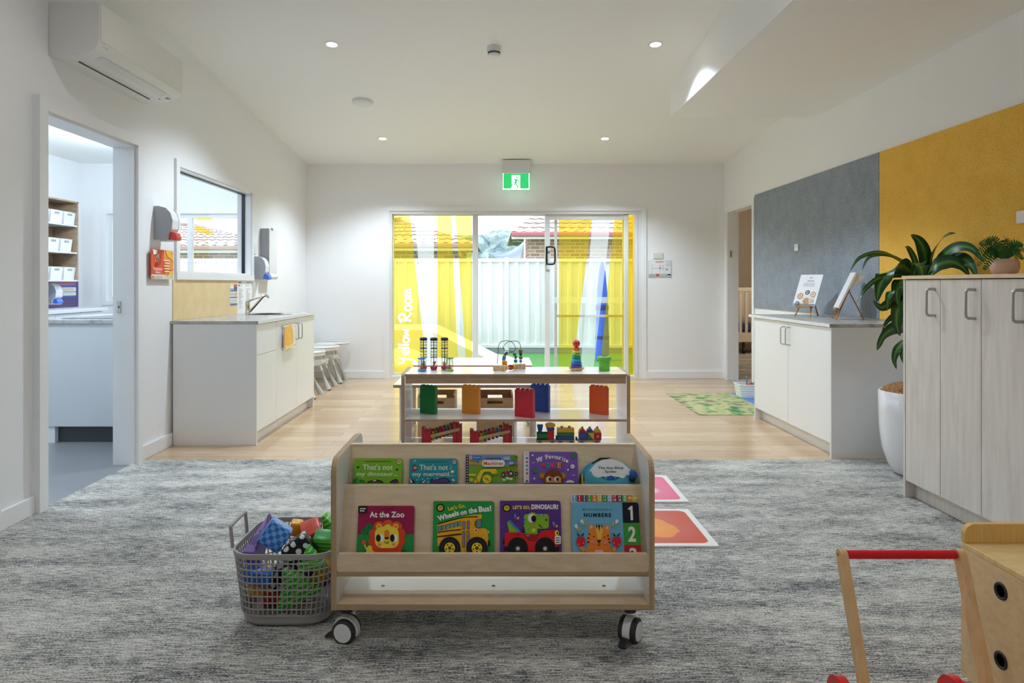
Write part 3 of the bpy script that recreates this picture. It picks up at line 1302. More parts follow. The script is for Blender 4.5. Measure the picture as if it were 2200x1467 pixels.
M_HEDGE = mat('distant_foliage', '#5c7480', .95)
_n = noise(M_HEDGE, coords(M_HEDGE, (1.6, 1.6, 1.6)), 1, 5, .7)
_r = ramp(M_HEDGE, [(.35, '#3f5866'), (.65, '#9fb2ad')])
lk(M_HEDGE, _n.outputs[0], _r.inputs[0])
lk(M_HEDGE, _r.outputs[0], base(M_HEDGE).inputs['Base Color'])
mb = MB()
rnd = random.Random(3)
bm = bmesh.new()
for i in range(46):
    x = -5.5 + 9 * rnd.random()
    zt = 2.5 + .18 * (x + 5.0) * .5 + rnd.random() * .8
    M_ = Matrix.Translation((x, 31 + rnd.random() * 2, zt - 1.3)) @ Matrix.Diagonal((1.2 + rnd.random(), 1, .9 + .7 * rnd.random(), 1))
    bmesh.ops.create_icosphere(bm, subdivisions=2, radius=1.0, matrix=M_)
for v in bm.verts:
    v.co += Vector((rnd.uniform(-.12, .12), rnd.uniform(-.12, .12), rnd.uniform(-.14, .14)))
mb.take(bm, M_HEDGE, False)
mb.box(-6, 4, 31, 33, -.3, 2.2, M_HEDGE)
o = mb.build('foliage', recalc=False)
o['kind'] = 'stuff'
o['label'] = 'hazy grey green treetops far beyond the fence'
o['category'] = 'trees'

# ------------------------------------------------------------------ sink counter
M_CUPB = M_WHITE


def dhandle(m_, p, axis_out, length, out, r, mt):
    """D handle: p = centre on the face, upright bar standing off along axis_out"""
    p, a = Vector(p), Vector(axis_out)
    up = Vector((0, 0, 1))
    h = length / 2
    pts = [p + up * h, p + up * h + a * (out * .7), p + up * (h - .006) + a * (out * .93), p + up * (h - .02) + a * out,
           p - up * (h - .02) + a * out, p - up * (h - .006) + a * (out * .93), p - up * h + a * (out * .7), p - up * h]
    m_.tube(pts, r, mt, 8)


CY0, CY1, CXF = 5.02, 6.60, -1.766
t = thing('sink_cabinet', 'white sink base cabinet with drawer and doors under the internal window', 'cabinet', (-2.08, 5.8, 0))
mb = MB()
mb.box(XL + .02, CXF, CY0, CY0 + .018, 0, .892, M_WHITE)
mb.box(XL + .02, CXF, CY1 - .018, CY1, 0, .892, M_WHITE)
mb.box(XL + .02, CXF - .022, CY0 + .018, CY1 - .018, .10, .12, M_WHITE)
mb.box(XL + .02, XL + .035, CY0 + .018, CY1 - .018, 0, .892, M_WHITE)
mb.build('body', t)
MB().box(CXF - .075, CXF - .06, CY0 + .018, CY1 - .018, 0, .10, M_WHITE).build('kickboard', t)
xf0, xf1 = CXF - .019, CXF
MB().box(xf0, xf1, CY0 + .0195, 5.477, .662, .889, M_WHITE_DOOR, .0015).build('drawer', t)
MB().box(xf0, xf1, CY0 + .0195, 5.477, .10, .659, M_WHITE_DOOR, .0015).build('door', t)
d1 = MB().box(xf0, xf1, 5.481, 6.017, .10, .889, M_WHITE_DOOR, .0015).build('door', t)
d2 = MB().box(xf0, xf1, 6.021, CY1 - .0195, .10, .889, M_WHITE_DOOR, .0015).build('door', t)
for d, yy_ in ((d1, 5.965), (d2, 6.075)):
    m_ = MB()
    dhandle(m_, (CXF, yy_, .774), (1, 0, 0), .136, .036, .0045, M_STEEL)
    m_.build('handle', d)

o = MB()
o.box(XL, CXF + .012, CY0 - .004, CY1 + .02, .893, .916, M_STONE, .002)
o.mats and None
wt = tag(o.build('worktop'), 'speckled pale worktop holding the round sink', 'worktop')
MB().box(CXF + .0121, CXF + .0136, CY0 - .004, CY1 + .02, .893, .916, M_WHITE).build('front_edge', wt)
t = thing('sink', 'round stainless steel inset sink in the pale worktop', 'sink', (-2.06, 6.12, .916))
MB().lathe([(.155, .0012), (.165, .004), (.215, .004), (.222, .0006)], (0, 0, 0), M_CHROME, 40).build('rim', t, local=True)
MB().lathe([(.156, .0012), (.150, .0008), (.02, .0006), (0, .0006)], (0, 0, 0), mat('sink_bowl', (.42, .42, .41), .3, metal=1), 40).build('bowl', t, local=True)
t = thing('mixer_tap', 'chrome mixer tap with upward slanting spout beside the round sink', 'tap', (-2.245, 6.16, .9165))
MB().lathe([(.026, 0), (.026, .006), (.021, .012), (.020, .10), (.023, .115), (.0, .122)], (0, 0, 0), M_CHROME, 20).build('body', t, local=True)
MB().tube(smooth_path([(.015, 0, .02), (.09, -.01, .10), (.14, -.015, .155), (.165, -.016, .168), (.185, -.016, .160), (.188, -.016, .145)], 5), .011, M_CHROME, 10).build('spout', t, local=True)
MB().tube(smooth_path([(0, 0, .112), (.04, 0, .132), (.09, 0, .146), (.115, 0, .147)], 4), [.012, .011, .010, .009, .009, .008, .008, .007, .007, .006, .006, .005, .005], M_CHROME, 8).build('lever', t, local=True)

# bamboo-look splash board with a notice strip, and two paper notices
o = tag(MB().box(XL, XL + .008, 5.05, 6.30, .917, 1.222, M_BOARD).build('splashback'), 'honey coloured timber look splashback above the sink counter', 'splashback')


def wall_art(name, label, cat, X, ya, yb, z0, z1, par=None, th=.001, body='#f4f3ef', face=1):
    """flat sheet on a wall whose face is x = X; face 1 looks to +x (its reading direction runs towards +y)"""
    t_ = par if par is not None else thing(name, label, cat, (X, (ya + yb) / 2, z0))
    a = Art((0, 100, 0, 100, 0, 100), yb - ya, z1 - z0, z1 - z0, .0003)
    # local print: x -> +y, normal -y -> +x
    M_ = Matrix(((0, -1, 0, X + th), (1, 0, 0, (ya + yb) / 2), (0, 0, 1, z0), (0, 0, 0, 1)))
    if face < 0:
        M_ = Matrix(((0, 1, 0, X - th), (-1, 0, 0, (ya + yb) / 2), (0, 0, 1, z0), (0, 0, 0, 1)))
    m_ = MB().box(X, X + th * face, ya, yb, z0, z1, mat('paper_' + body.strip('#'), body, .6))
    return t_, a, M_, m_


t, a, M_, m_ = wall_art('notice_strip', 'narrow hand washing notice with coloured rows on the splashback', 'notice', XL + .0085, 6.125, 6.285, .997, 1.185)
m_.build('sheet', t)
a.rect(0, 0, 52, 8, '#e9e7a9').rect(52, 0, 100, 12, '#d9485c').rect(52, 12, 100, 28, '#3d5578').rect(0, 20, 52, 27, '#8fa3c9')
a.rect(0, 29, 100, 34, '#47507c').rect(60, 38, 95, 55, '#d9bd72').rect(0, 60, 100, 65, '#4b5684').rect(62, 70, 92, 86, '#c9d5a9').rect(0, 92, 100, 100, '#5a668f')
a.rect(6, 40, 48, 44, '#b9c4dc').rect(6, 48, 48, 52, '#b9c4dc').rect(6, 72, 48, 76, '#c3cde0').rect(6, 82, 48, 86, '#c3cde0')
a.build('print', t, M_)
for ya, yb, lab, seed in ((6.32, 6.50, 'white printed notice with a dark heading beside the splashback edge', 1), (6.51, 6.69, 'white printed notice with a pale grey heading behind the tap', 2)):
    t, a, M_, m_ = wall_art('paper_notice', lab, 'notice', XL, ya, yb, .935, 1.22, None, .001)
    m_.build('sheet', t)
    hd = '#4c4c4c' if seed == 1 else '#a9a9a9'
    a.rect(12, 4, 52 if seed == 1 else 78, 8, hd).rect(12, 13, 28, 19, hd).rect(36, 13, 66, 15, '#b9b9b9').rect(36, 17, 60, 19, '#c4c4c4')
    rr = random.Random(seed)
    for k in range(17):
        a.rect(12, 26 + k * 4, 40 + rr.random() * 45, 27.6 + k * 4, '#c9c9c9')
    a.build('print', t, M_)

# wall dispensers
M_LEVER_R = mat('red_lever', '#d8433c', .35)
M_LEVER_B = mat('blue_lever', '#3f6fd0', .35)


def dispenser(name, label, x, y0, y1, z0, z1, depth, lever, side):
    t_ = thing(name, label, 'dispenser', (x, (y0 + y1) / 2, z0))
    h = z1 - z0
    pr = [(x, z0), (x, z1), (x + depth * .25, z1), (x + depth * .62, z1 - h * .06), (x + depth * .85, z1 - h * .20), (x + depth * .97, z1 - h * .42), (x + depth * .93, z1 - h * .68), (x + depth * .74, z0 + h * .16), (x + depth * .70, z0)]
    MB().prism(pr, 'xz', y0 + .006, y1 - .006, mat('dispenser_white', (.76, .76, .76), .3), bev=.004).build('cover', t_)
    MB().prism(pr, 'xz', y0, y0 + .006, M_GREYPL).build('side_plate', t_)
    MB().prism(pr, 'xz', y1 - .006, y1, M_GREYPL).build('side_plate', t_)
    m_ = MB()
    lx = x + depth * .72
    m_.prism([(lx, z0 + .012), (lx + .012, z0 + h * .24), (lx + .045, z0 + h * .20), (lx + .058, z0 + h * .06), (lx + .05, z0 - .005), (lx + .01, z0)], 'xz', y0 + .018, y1 - .018, lever, bev=.004)
    m_.build('lever', t_)
    MB().box(x + .03, x + depth * .95, y0 + .02, y1 - .02, z0 - .012, z0, M_PLASTIC, .005).build('tray', t_)
    return t_


dispenser('hand_wash_dispenser', 'grey and white dispenser with red lever above the medication sign', XL, 4.777, 4.885, 1.50, 1.735, .135, M_LEVER_R, -1)
dispenser('soap_dispenser', 'grey and white dispenser with blue lever near the tap', XL, 6.76, 6.88, 1.235, 1.462, .115, M_LEVER_B, -1)
t = thing('paper_towel_dispenser', 'tall white paper towel dispenser beyond the blue lever soap dispenser', 'dispenser', (XL, 7.04, 1.22))
MB().box(XL, XL + .095, 6.93, 7.165, 1.235, 1.755, M_PLASTIC, .008, 3).build('cover', t)
MB().box(XL + .002, XL + .09, 6.926, 6.932, 1.26, 1.75, M_GREYPL).build('side_plate', t)
MB().prism([(XL + .02, 1.235), (XL + .095, 1.235), (XL + .115, 1.26), (XL + .10, 1.29), (XL + .02, 1.29)], 'xz', 6.935, 7.16, M_PLASTIC, bev=.006).build('chute', t)
MB().box(XL + .085, XL + .105, 6.99, 7.01, 1.735, 1.76, M_GREYPL, .003).build('latch', t)
o = tag(MB().box(XL, XL + .010, 6.745, 6.815, 1.485, 1.572, M_PLASTIC, .003).build('light_switch'), 'small white switch plate above the blue lever dispenser', 'light switch')

# acrylic signs on standoffs
M_ACR = mat('orange_acrylic_edge', '#d8401a', .2)


def acrylic(name, label, X, ya, yb, z0, z1, off, edge):
    t_ = thing(name, label, 'sign', (X, (ya + yb) / 2, z0))
    MB().box(X + off, X + off + .005, ya, yb, z0, z1, mat('acrylic_' + edge.strip('#'), edge, .15)).build('panel', t_)
    for yy_ in (ya + .02, yb - .02):
        for zz_ in (z0 + .018, z1 - .018):
            m_ = MB()
            m_.cyl((X + .0006, yy_, zz_), (X + off + .009, yy_, zz_), .0065, .0065, M_STEEL, 12)
            m_.build('standoff', t_)
    a_ = Art((0, 100, 0, 100, 0, 100), yb - ya, z1 - z0, z1 - z0, .0003)
    M__ = Matrix(((0, -1, 0, X + off + .0052), (1, 0, 0, (ya + yb) / 2), (0, 0, 1, z0), (0, 0, 0, 1)))
    return t_, a_, M__


t, a, M_ = acrylic('medication_sign', 'red and orange acrylic medication alert sign near the doorway', XL, 4.69, 5.005, 1.222, 1.43, .022, '#d04a26')
a.rect(0, 0, 100, 100, '#e4572f').rect(0, 84, 100, 100, '#e6dfcd')
a.poly([(58, 0), (100, 0), (100, 40), (86, 30), (72, 22), (62, 10)], '#f7b53c')
a.poly([(56, 0), (62, 10), (72, 22), (86, 30), (100, 40), (100, 86), (60, 86), (66, 60), (54, 30)], '#f19436')
a.poly([(76, 84), (86, 70), (100, 66), (100, 100), (74, 100)], '#f3c04a').poly([(62, 100), (66, 86), (74, 84), (100, 88), (100, 100)], '#ddd8b4')
a.stroke([(62, 0), (66, 12), (76, 24), (92, 32), (100, 40)], 2.2, '#a9501c').stroke([(100, 66), (88, 70), (80, 66)], 2.4, '#b84a14').stroke([(80, 70), (72, 90)], 2, '#c06a1c')
a.poly([(4, 2), (26, 2), (22, 16), (8, 18)], '#f3ede9')
a.ell(24, 28, 7, 15, '#f2d7cc', rot=28).ell(24, 28, 5.4, 12.6, '#d23a34', rot=28).poly(ell(24, 28, 5.4, 12.6, 20, 180, 360, 28), '#cdbfb2').ell(24, 52, 8, 6, '#c21c14')
a.text('Medication', 5, 60, 46, 70, '#ffe7de', .01).text('Alert', 14, 72, 38, 81, '#ffe7de', .01)
for k, (b, e) in enumerate(((52, 82), (58, 82), (54, 80), (54, 80), (56, 80))):
    y_ = 33 + k * 9.5
    a.rect(b, y_, e, y_ + 4.2, '#fbd9b4')
a.rect(16, 91, 46, 94, '#b9a59a').ell(8, 92, 4, 4, '#d9a3a0')
a.build('print', t, M_)
t, a, M_ = acrylic('kitchen_sign', 'orange and white acrylic sign mounted on the cabinet door', CXF, 5.60, 5.905, .645, .845, .018, '#e8e4da')
a.rect(0, 0, 100, 100, '#f6f4ee').poly([(2, 8), (20, 4), (70, 0), (72, 12), (80, 30), (84, 55), (82, 82), (40, 90), (2, 92)], '#fdc14d')
a.poly([(2, 80), (40, 88), (82, 80), (80, 94), (40, 99), (2, 98)], '#f5dc9a').rect(0, 6, 3, 90, '#e2661f')
a.ell(45, 42, 6, 10, '#f8dd7a').ell(45, 58, 5, 6, '#f4d873').rect(22, 70, 62, 72.5, '#f9e2a0')
a.build('print', t, M_)

# ------------------------------------------------------------------ air conditioner
t = thing('air_conditioner', 'white wall split air conditioner above the doorway', 'air conditioner', (XL, 4.14, 2.40))
M_AC = mat('warm_white_plastic', (.78, .765, .73), .35)
pr = [(XL, 2.412), (XL, 2.70), (-2.15, 2.70), (-2.127, 2.69), (-2.127, 2.505), (-2.135, 2.475), (-2.152, 2.452), (-2.18, 2.436), (-2.24, 2.418), (-2.30, 2.410)]
MB().prism(pr, 'xz', 3.655, 4.628, M_AC, bev=.004, seg=2).build('casing', t)
MB().box(-2.131, -2.122, 3.665, 4.618, 2.497, 2.695, M_AC, .003).build('front_panel', t)
ca = math.atan2(2.452 - 2.413, -2.152 + 2.285)
MB().prism([(-2.286, 2.4095), (-2.172, 2.4345), (-2.171, 2.4385), (-2.286, 2.4125)], 'xz', 3.76, 4.50, mat('louver_white', (.72, .70, .67), .4)).build('louver', t)
mb = MB().prism([(-2.300, 2.4075), (-2.289, 2.4085), (-2.289, 2.412), (-2.300, 2.412)], 'xz', 3.75, 4.51, M_BLACK)
mb.build('slot', t)
MB().box(-2.21, -2.19, 4.55, 4.585, 2.423, 2.4285, M_GREYPL, .002).build('sensor', t)
MB().box(-2.245, -2.235, 4.53, 4.545, 2.414, 2.4185, M_GREYPL, .002).build('sensor', t)
a = Art((0, 100, 0, 100, 0, 10), .06, .012, .012, .0002)
a.rect(2, 1, 98, 9, '#b9b4ac')
a.build('badge', t, Matrix(((0, -1, 0, -2.1342), (1, 0, 0, 3.73), (0, 0, 1, 2.472), (0, 0, 0, 1))))

# ------------------------------------------------------------------ white bench on the right, felt boards, tall cabinet
BX = 2.28
t = thing('low_cupboard', 'low white two door cupboard below the grey felt board', 'cupboard', (2.57, 5.34, 0))
mb = MB()
mb.box(BX, XR - .02, 4.652, 4.670, 0, .892, M_WHITE)
mb.box(BX, XR - .02, 6.02, 6.038, 0, .892, M_WHITE)
mb.box(BX + .022, XR - .02, 4.67, 6.02, .10, .118, M_WHITE)
mb.box(XR - .035, XR - .02, 4.67, 6.02, 0, .892, M_WHITE)
mb.build('body', t)
MB().box(BX + .06, BX + .075, 4.67, 6.02, 0, .10, M_WHITE).build('kickboard', t)
d1 = MB().box(BX, BX + .019, 4.6715, 5.343, .10, .889, M_WHITE_DOOR, .0015).build('door', t)
d2 = MB().box(BX, BX + .019, 5.347, 6.0185, .10, .889, M_WHITE_DOOR, .0015).build('door', t)
for d, yy_ in ((d1, 5.305), (d2, 5.395)):
    m_ = MB()
    dhandle(m_, (BX, yy_, .782), (-1, 0, 0), .136, .036, .0045, M_STEEL)
    m_.build('handle', d)
wt = tag(MB().box(BX - .012, XR - .001, 4.648, 6.14, .893, .916, M_STONE, .002).build('worktop'), 'speckled pale worktop carrying two small easels', 'worktop')
MB().box(BX - .0136, BX - .0121, 4.648, 6.14, .893, .916, M_WHITE).build('front_edge', wt)

tag(MB().box(XR - .013, XR - .001, 5.085, 7.545, .927, 2.17, M_FELT, .003).build('felt_board'), 'large grey felt pinboard covering the wall by the cot room door', 'pinboard')
tag(MB().box(XR - .013, XR - .001, 3.0, 5.08, .927, 2.17, M_FELTY, .003).build('felt_board'), 'large mustard yellow felt pinboard behind the plant', 'pinboard')
t = thing('light_switch', 'white light switch plate on the grey felt board', 'light switch', (XR - .012, 6.46, 1.50))
MB().box(XR - .027, XR - .0135, 6.425, 6.50, 1.50, 1.565, M_PLASTIC, .004).build('plate', t)
for yy_ in (6.445, 6.475):
    mb = MB()
    mb.box(XR - .030, XR - .0265, yy_ - .006, yy_ + .006, 1.532, 1.552, M_PLASTIC, .001)
    mb.build('rocker', t)
t = thing('power_outlet', 'white power outlet on the mustard felt at the picture edge', 'power outlet', (XR - .012, 3.70, 1.52))
MB().box(XR - .031, XR - .0135, 3.63, 3.72, 1.515, 1.585, M_PLASTIC, .005).build('plate', t)

# tall ash cabinet
TX = 2.27
t = thing('tall_cabinet', 'tall pale ash storage cabinet with slim doors and a plant behind it', 'cabinet', (2.56, 3.2, 0))
TY0, TY1 = 2.60, 3.81
mb = MB()
mb.box(TX - .001, XR - .02, TY1 - .018, TY1, 0, 1.215, M_ASH)
mb.box(TX - .001, XR - .02, TY0, TY0 + .018, 0, 1.215, M_ASH)
mb.box(TX + .022, XR - .02, TY0 + .018, TY1 - .018, .095, .112, M_ASH)
mb.box(XR - .04, XR - .022, TY0 + .018, TY1 - .018, 0, 1.215, M_ASH)
mb.build('body', t)
MB().box(TX - .008, XR - .019, TY0 - .004, TY1 + .004, 1.2155, 1.234, M_PLY, .0015).build('top', t)
MB().box(TX + .055, TX + .07, TY0 + .018, TY1 - .018, 0, .095, M_ASH).build('kickboard', t)
ys = [3.7905, 3.494, 3.198, 2.902, 2.6195]
for a_, b_ in zip(ys, ys[1:]):
    d = MB().box(TX, TX + .019, b_ + .002, a_ - .002, .10, 1.211, M_ASH, .0015).build('door', t)
    m_ = MB()
    dhandle(m_, (TX - .0003, b_ + .042, 1.094), (-1, 0, 0), .137, .044, .0072, M_STEEL)
    m_.build('handle', d)

# ------------------------------------------------------------------ switch and evacuation plan on the back wall
t = thing('light_switch', 'double light switch plate above the evacuation plan', 'light switch', (2.03, YB, 1.505))
MB().box(1.965, 2.09, YB - .012, YB, 1.505, 1.578, mat('ivory_plastic', (.72, .71, .66), .4), .004).build('plate', t)
for x_ in (2.01, 2.045):
    mb = MB()
    mb.box(x_ - .006, x_ + .006, YB - .016, YB - .011, 1.53, 1.552, mat('ivory_plastic', (.72, .71, .66), .4), .002)
    mb.build('rocker', t)
t = thing('evacuation_plan', 'framed evacuation plan sheet on the wall beside the glass door', 'plan', (2.05, YB, 1.27))
MB().box(1.90, 2.20, YB - .006, YB, 1.268, 1.482, mat('clear_sleeve', (.66, .66, .67), .25), .002).build('sleeve', t)
a = Art((0, 100, 0, 100, 0, 100), .275, .195, .195, .0003)
a.rect(0, 0, 100, 100, '#e7e7e9').rect(30, 1, 66, 8, '#d99a96').stroke([(14, 18), (14, 82), (40, 82)], 1.4, '#9a9aa4', 1).stroke([(14, 45), (78, 45)], 1.6, '#8d8d98', 1)
a.stroke([(50, 22), (50, 70)], 1.2, '#9a9aa4', 1).stroke([(64, 25), (64, 60), (78, 60)], 1.2, '#9a9aa4', 1).rect(46, 40, 56, 50, '#a9a6b4').stroke([(50, 30), (66, 30)], 1.2, '#a9a9b4', 1)
a.ell(88, 16, 9, 13, '#b5b5ba').ell(88, 16, 7, 10, '#e2e2e4').rect(78, 50, 86, 55, '#2f4660')
a.rect(0, 82, 28, 98, '#b4b2b4').rect(30, 80, 48, 98, '#c9807e').rect(48, 80, 84, 98, '#b4c4b2').rect(84, 82, 100, 90, '#2b3054').rect(84, 90, 100, 98, '#c4c8e0').rect(36, 84, 42, 95, '#b04a52')
a.build('print', t, Matrix.Translation((2.05, YB - .0065, 1.277)))

# ------------------------------------------------------------------ cot room: a cot seen through the doorway
t = thing('cot', 'pale wooden cot with slatted side seen through the far doorway', 'cot', (4.35, 11.7, 0))
mb = MB()
mb.box(3.62, 5.1, 11.58, 11.62, 1.06, 1.125, M_COTWOOD, .006)
mb.box(3.62, 5.1, 11.58, 11.62, .20, .36, M_COTWOOD, .006)
mb.build('side_rail', t)
for x_ in (3.62, 5.06):
    for y_ in (11.57, 12.25):
        MB().box(x_, x_ + .045, y_, y_ + .045, .12, 1.14, M_COTWOOD, .005).build('post', t)
mb = MB()
for k in range(14):
    x_ = 3.72 + k * .1
    mb.box(x_, x_ + .045, 11.59, 11.61, .36, 1.06, M_COTWOOD, .003)
mb.build('slat', t)
mb = MB()
mb.box(3.62, 5.1, 12.26, 12.29, .2, 1.12, M_COTWOOD)
mb.build('back_panel', t)
MB().box(3.68, 5.04, 11.63, 12.24, .38, .50, mat('blue_mattress', '#4c5f86', .8), .03, 3).build('mattress', t)
for x_ in (3.64, 5.08, 4.19):
    m_ = MB()
    m_.cyl((x_ - .015, 11.59, .05), (x_ + .015, 11.59, .05), .05, .05, M_BLACK, 18)
    m_.box(x_ - .02, x_ + .02, 11.575, 11.605, .07, .20, M_BLACK, .004)
    m_.build('caster', t)

# ------------------------------------------------------------------ change room beyond the doorway
t = thing('change_bench', 'grey white nappy change bench with stone edge inside the doorway', 'bench', (-2.95, 5.4, 0))
MB().box(-3.37, XL - .122, 5.09, 5.70, .125, .893, mat('bench_grey', (.62, .64, .66), .4), .002).build('body', t)
MB().box(-3.30, XL - .122, 5.14, 5.66, 0, .125, mat('dark_kick', (.06, .065, .07), .5)).build('kickboard', t)
MB().box(-3.37, -3.30, 5.10, 5.70, 0, .125, M_WHITE).build('end_leg', t)
MB().box(-3.385, XL - .122, 5.075, 5.715, .893, .921, M_STONE, .002).build('worktop', t)
mb = MB()
mb.prism([(-3.36, .922), (-2.55, .922), (-2.55, .985), (-2.78, 1.0), (-2.86, .95), (-3.34, .935)], 'xz', 5.25, 5.7, mat('change_mat', (.55, .58, .62), .35), bev=.006)
mb.build('change_mat', t)

t = thing('wall_cupboard_run', 'long white under bench cupboard along the change room wall', 'cupboard', (-4.9, 7.4, 0))
MB().box(NXL, -4.66, 6.3, 8.05, .1, .87, M_WHITE).build('body', t)
MB().box(NXL, -4.62, 6.25, 8.12, .872, .905, M_WHITE, .003).build('worktop', t)
MB().box(NXL, -4.72, 6.3, 8.05, 0, .1, M_WHITE).build('kickboard', t)
for k in range(4):
    a_ = 6.31 + k * .435
    d = MB().box(-4.66, -4.64, a_, a_ + .43, .11, .865, M_WHITE_DOOR, .0015).build('door', t)
    m_ = MB()
    pts = [( -4.64 + .03 * math.sin(PI * q / 8), a_ + .215 + .05 * math.cos(PI * q / 8), .80) for q in range(9)]
    m_.tube(pts, .006, M_CHROME, 8)
    m_.build('handle', d)

t = thing('wall_shelf', 'wall mounted timber shelf unit holding white storage bins', 'shelf unit', (-5.07, 7.5, 1.23))
SY0, SY1, SX0, SX1 = 7.0, 8.03, NXL, -4.92
M_SHELFW = wood('shelf_oak', '#b89c80', '#9c8168', (2, 2, 6), .5)
mb = MB()
mb.box(SX0, SX1, SY0, SY0 + .018, 1.232, 2.15, M_SHELFW)
mb.box(SX0, SX1, SY1 - .018, SY1, 1.232, 2.15, M_SHELFW)
mb.box(SX0, SX0 + .01, SY0, SY1, 1.232, 2.15, M_SHELFW)
mb.box(SX0, SX1, SY0, SY1, 2.132, 2.15, M_SHELFW)
mb.build('carcass', t)
for zz_ in (1.222, 1.545, 1.86):
    MB().box(SX0 + .01, SX1 - .004, SY0 + .018, SY1 - .018, zz_ - .018 + .012, zz_ + .012, M_PALEWOOD).build('shelf', t)
M_BIN = mat('white_bin', (.84, .84, .86), .35)


def bin_obj():
    r_ = thing('storage_bin', '', 'bin', (0, 0, 0), 0, 'white bins on the change room shelf')
    m_ = MB()
    w_, d_, h_ = .105, .105, .145
    for sx in (1, -1):
        m_.add([(sx * d_, -w_, h_), (sx * d_, w_, h_), (sx * d_ * .88, w_ * .88, 0), (sx * d_ * .88, -w_ * .88, 0)], [(0, 1, 2, 3)], M_BIN)
    for sy in (1, -1):
        m_.add([(-d_, sy * w_, h_), (d_, sy * w_, h_), (d_ * .88, sy * w_ * .88, 0), (-d_ * .88, sy * w_ * .88, 0)], [(0, 1, 2, 3)], M_BIN)
    m_.add([(-d_ * .88, -w_ * .88, 0), (d_ * .88, -w_ * .88, 0), (d_ * .88, w_ * .88, 0), (-d_ * .88, w_ * .88, 0)], [(0, 1, 2, 3)], M_BIN)
    m_.build('tub', r_, local=True)
    m_ = MB()
    m_.tube([(d_, -w_, h_), (d_, w_, h_), (-d_, w_, h_), (-d_, -w_, h_)], .004, M_BIN, 6, closed=True)
    m_.build('rim', r_, local=True)
    m_ = MB()
    m_.prism(rrect(.085, .022, .01, 4, 0, h_ - .028), 'yz', d_ - .002, d_ + .001, mat('bin_slot', (.35, .36, .38), .6))
    m_.build('grip_slot', r_, local=True)
    return r_


rowname = {1.872: 'top', 1.557: 'middle', 1.234: 'bottom'}
first = True
for zz_, off in ((1.872, 0.0), (1.557, -.06), (1.234, .0)):
    for k in range(4):
        if first:
            b0 = bin_obj()
            b1 = b0
            first = False
        else:
            b1 = copy_tree(b0)
        b1.location = (-5.045, 7.905 + off - .232 * k, zz_)
        where = ['at the window end', 'second from the window end', 'third from the window end', 'at the hidden end'][k]
        b1['label'] = 'white storage bin on the %s shelf, %s' % (rowname[zz_], where)
bpy.context.view_layer.update()

t = thing('purple_splashback', 'purple splashback panel under the storage bins', 'splashback', (NXL, 7.6, .905))
MB().box(NXL + .001, NXL + .012, 6.3, 8.50, .906, 1.221, mat('purple_panel', '#5c4a7c', .3)).build('panel', t)
t2, a, M_, m_ = wall_art('hand_poster', 'small coloured poster on the purple splashback', 'poster', NXL + .012, 8.12, 8.45, 1.03, 1.205)
m_.build('sheet', t2)
a.rect(0, 0, 100, 14, '#b8504e').rect(0, 15, 100, 34, '#4a5fa8').rect(0, 62, 100, 68, '#8a93b8').rect(0, 90, 100, 100, '#4f6fc0').rect(12, 42, 88, 46, '#c09a70').rect(12, 52, 88, 56, '#c8b690').rect(12, 76, 88, 80, '#b8c0d8')
a.build('print', t2, M_)
dispenser('towel_dispenser', 'rounded grey and white dispenser with blue lever on the purple splashback', NXL + .0125, 7.78, 7.92, .965, 1.205, .19, M_LEVER_B, -1)

# ------------------------------------------------------------------ mats and floor things
M_PLAYMAT = mat('play_mat_print', '#b8cf6a', .7)


def _pm():
    m = M_PLAYMAT
    v = coords(m, (1, 1, 1))
    n = noise(m, v, 5.0, 2, .5)
    r = ramp(m, [(.33, '#3f7044'), (.40, '#5f9058'), (.44, '#a0a873'), (.52, '#b9b284'), (.57, '#98a870'), (.60, '#94806a'), (.70, '#6f6450')])
    r.color_ramp.interpolation = 'EASE'
    lk(m, n.outputs[0], r.inputs[0])
    w_ = nd(m, 'ShaderNodeTexWave')
    w_.inputs['Scale'].default_value = .9
    w_.inputs['Distortion'].default_value = 3.0
    mp = coords(m, (1.0, .5, 1))
    lk(m, mp, w_.inputs['Vector'])
    sx = nd(m, 'ShaderNodeSeparateXYZ')
    lk(m, v, sx.inputs[0])
    band = mathn(m, 'ADD', sx.outputs[0], mathn(m, 'MULTIPLY', w_.outputs[1], .14))
    riv = mathn(m, 'MULTIPLY', mathn(m, 'GREATER_THAN', band, .34), mathn(m, 'LESS_THAN', band, .46))
    c = mixc(m, riv, r.outputs[0], '#5a82c4')
    lk(m, c, base(m).inputs['Base Color'])


_pm()
o = MB().box(-.5, .5, -.62, .62, 0, .004, M_PLAYMAT).build('play_mat')
o.location = (2.335, 6.80, .0005)
tag(o, 'green landscape printed play mat on the oak floor', 'play mat')


def liquid(name, stops, center):
    m = mat(name, stops[0][1], .25, spec=.4)
    n = noise(m, coords(m, (4, 4, 1)), 1.0, 2, .5)
    g = nd(m, 'ShaderNodeTexGradient', gradient_type='SPHERICAL')
    lk(m, coords(m, (2.4, 2.4, 2.4)), g.inputs[0])
    f = mathn(m, 'ADD', mathn(m, 'MULTIPLY', n.outputs[0], .35), mathn(m, 'MULTIPLY', g.outputs[1], .65))
    r = ramp(m, stops)
    lk(m, f, r.inputs[0])
    lk(m, r.outputs[0], base(m).inputs['Base Color'])
    return m


M_LQO = liquid('orange_liquid', [(.12, '#f2701e'), (.25, '#e0562a'), (.45, '#cf5a4a'), (.62, '#d2685a'), (.635, '#f0964a'), (.85, '#f5a55a')], 0)
M_LQP = liquid('pink_liquid', [(.12, '#ef8fae'), (.3, '#f0648f'), (.6, '#ee7ba0'), (.64, '#f3d9dc'), (.85, '#f7e6e6')], 0)
M_TILEW = mat('white_tile_rim', '#efefe9', .3)


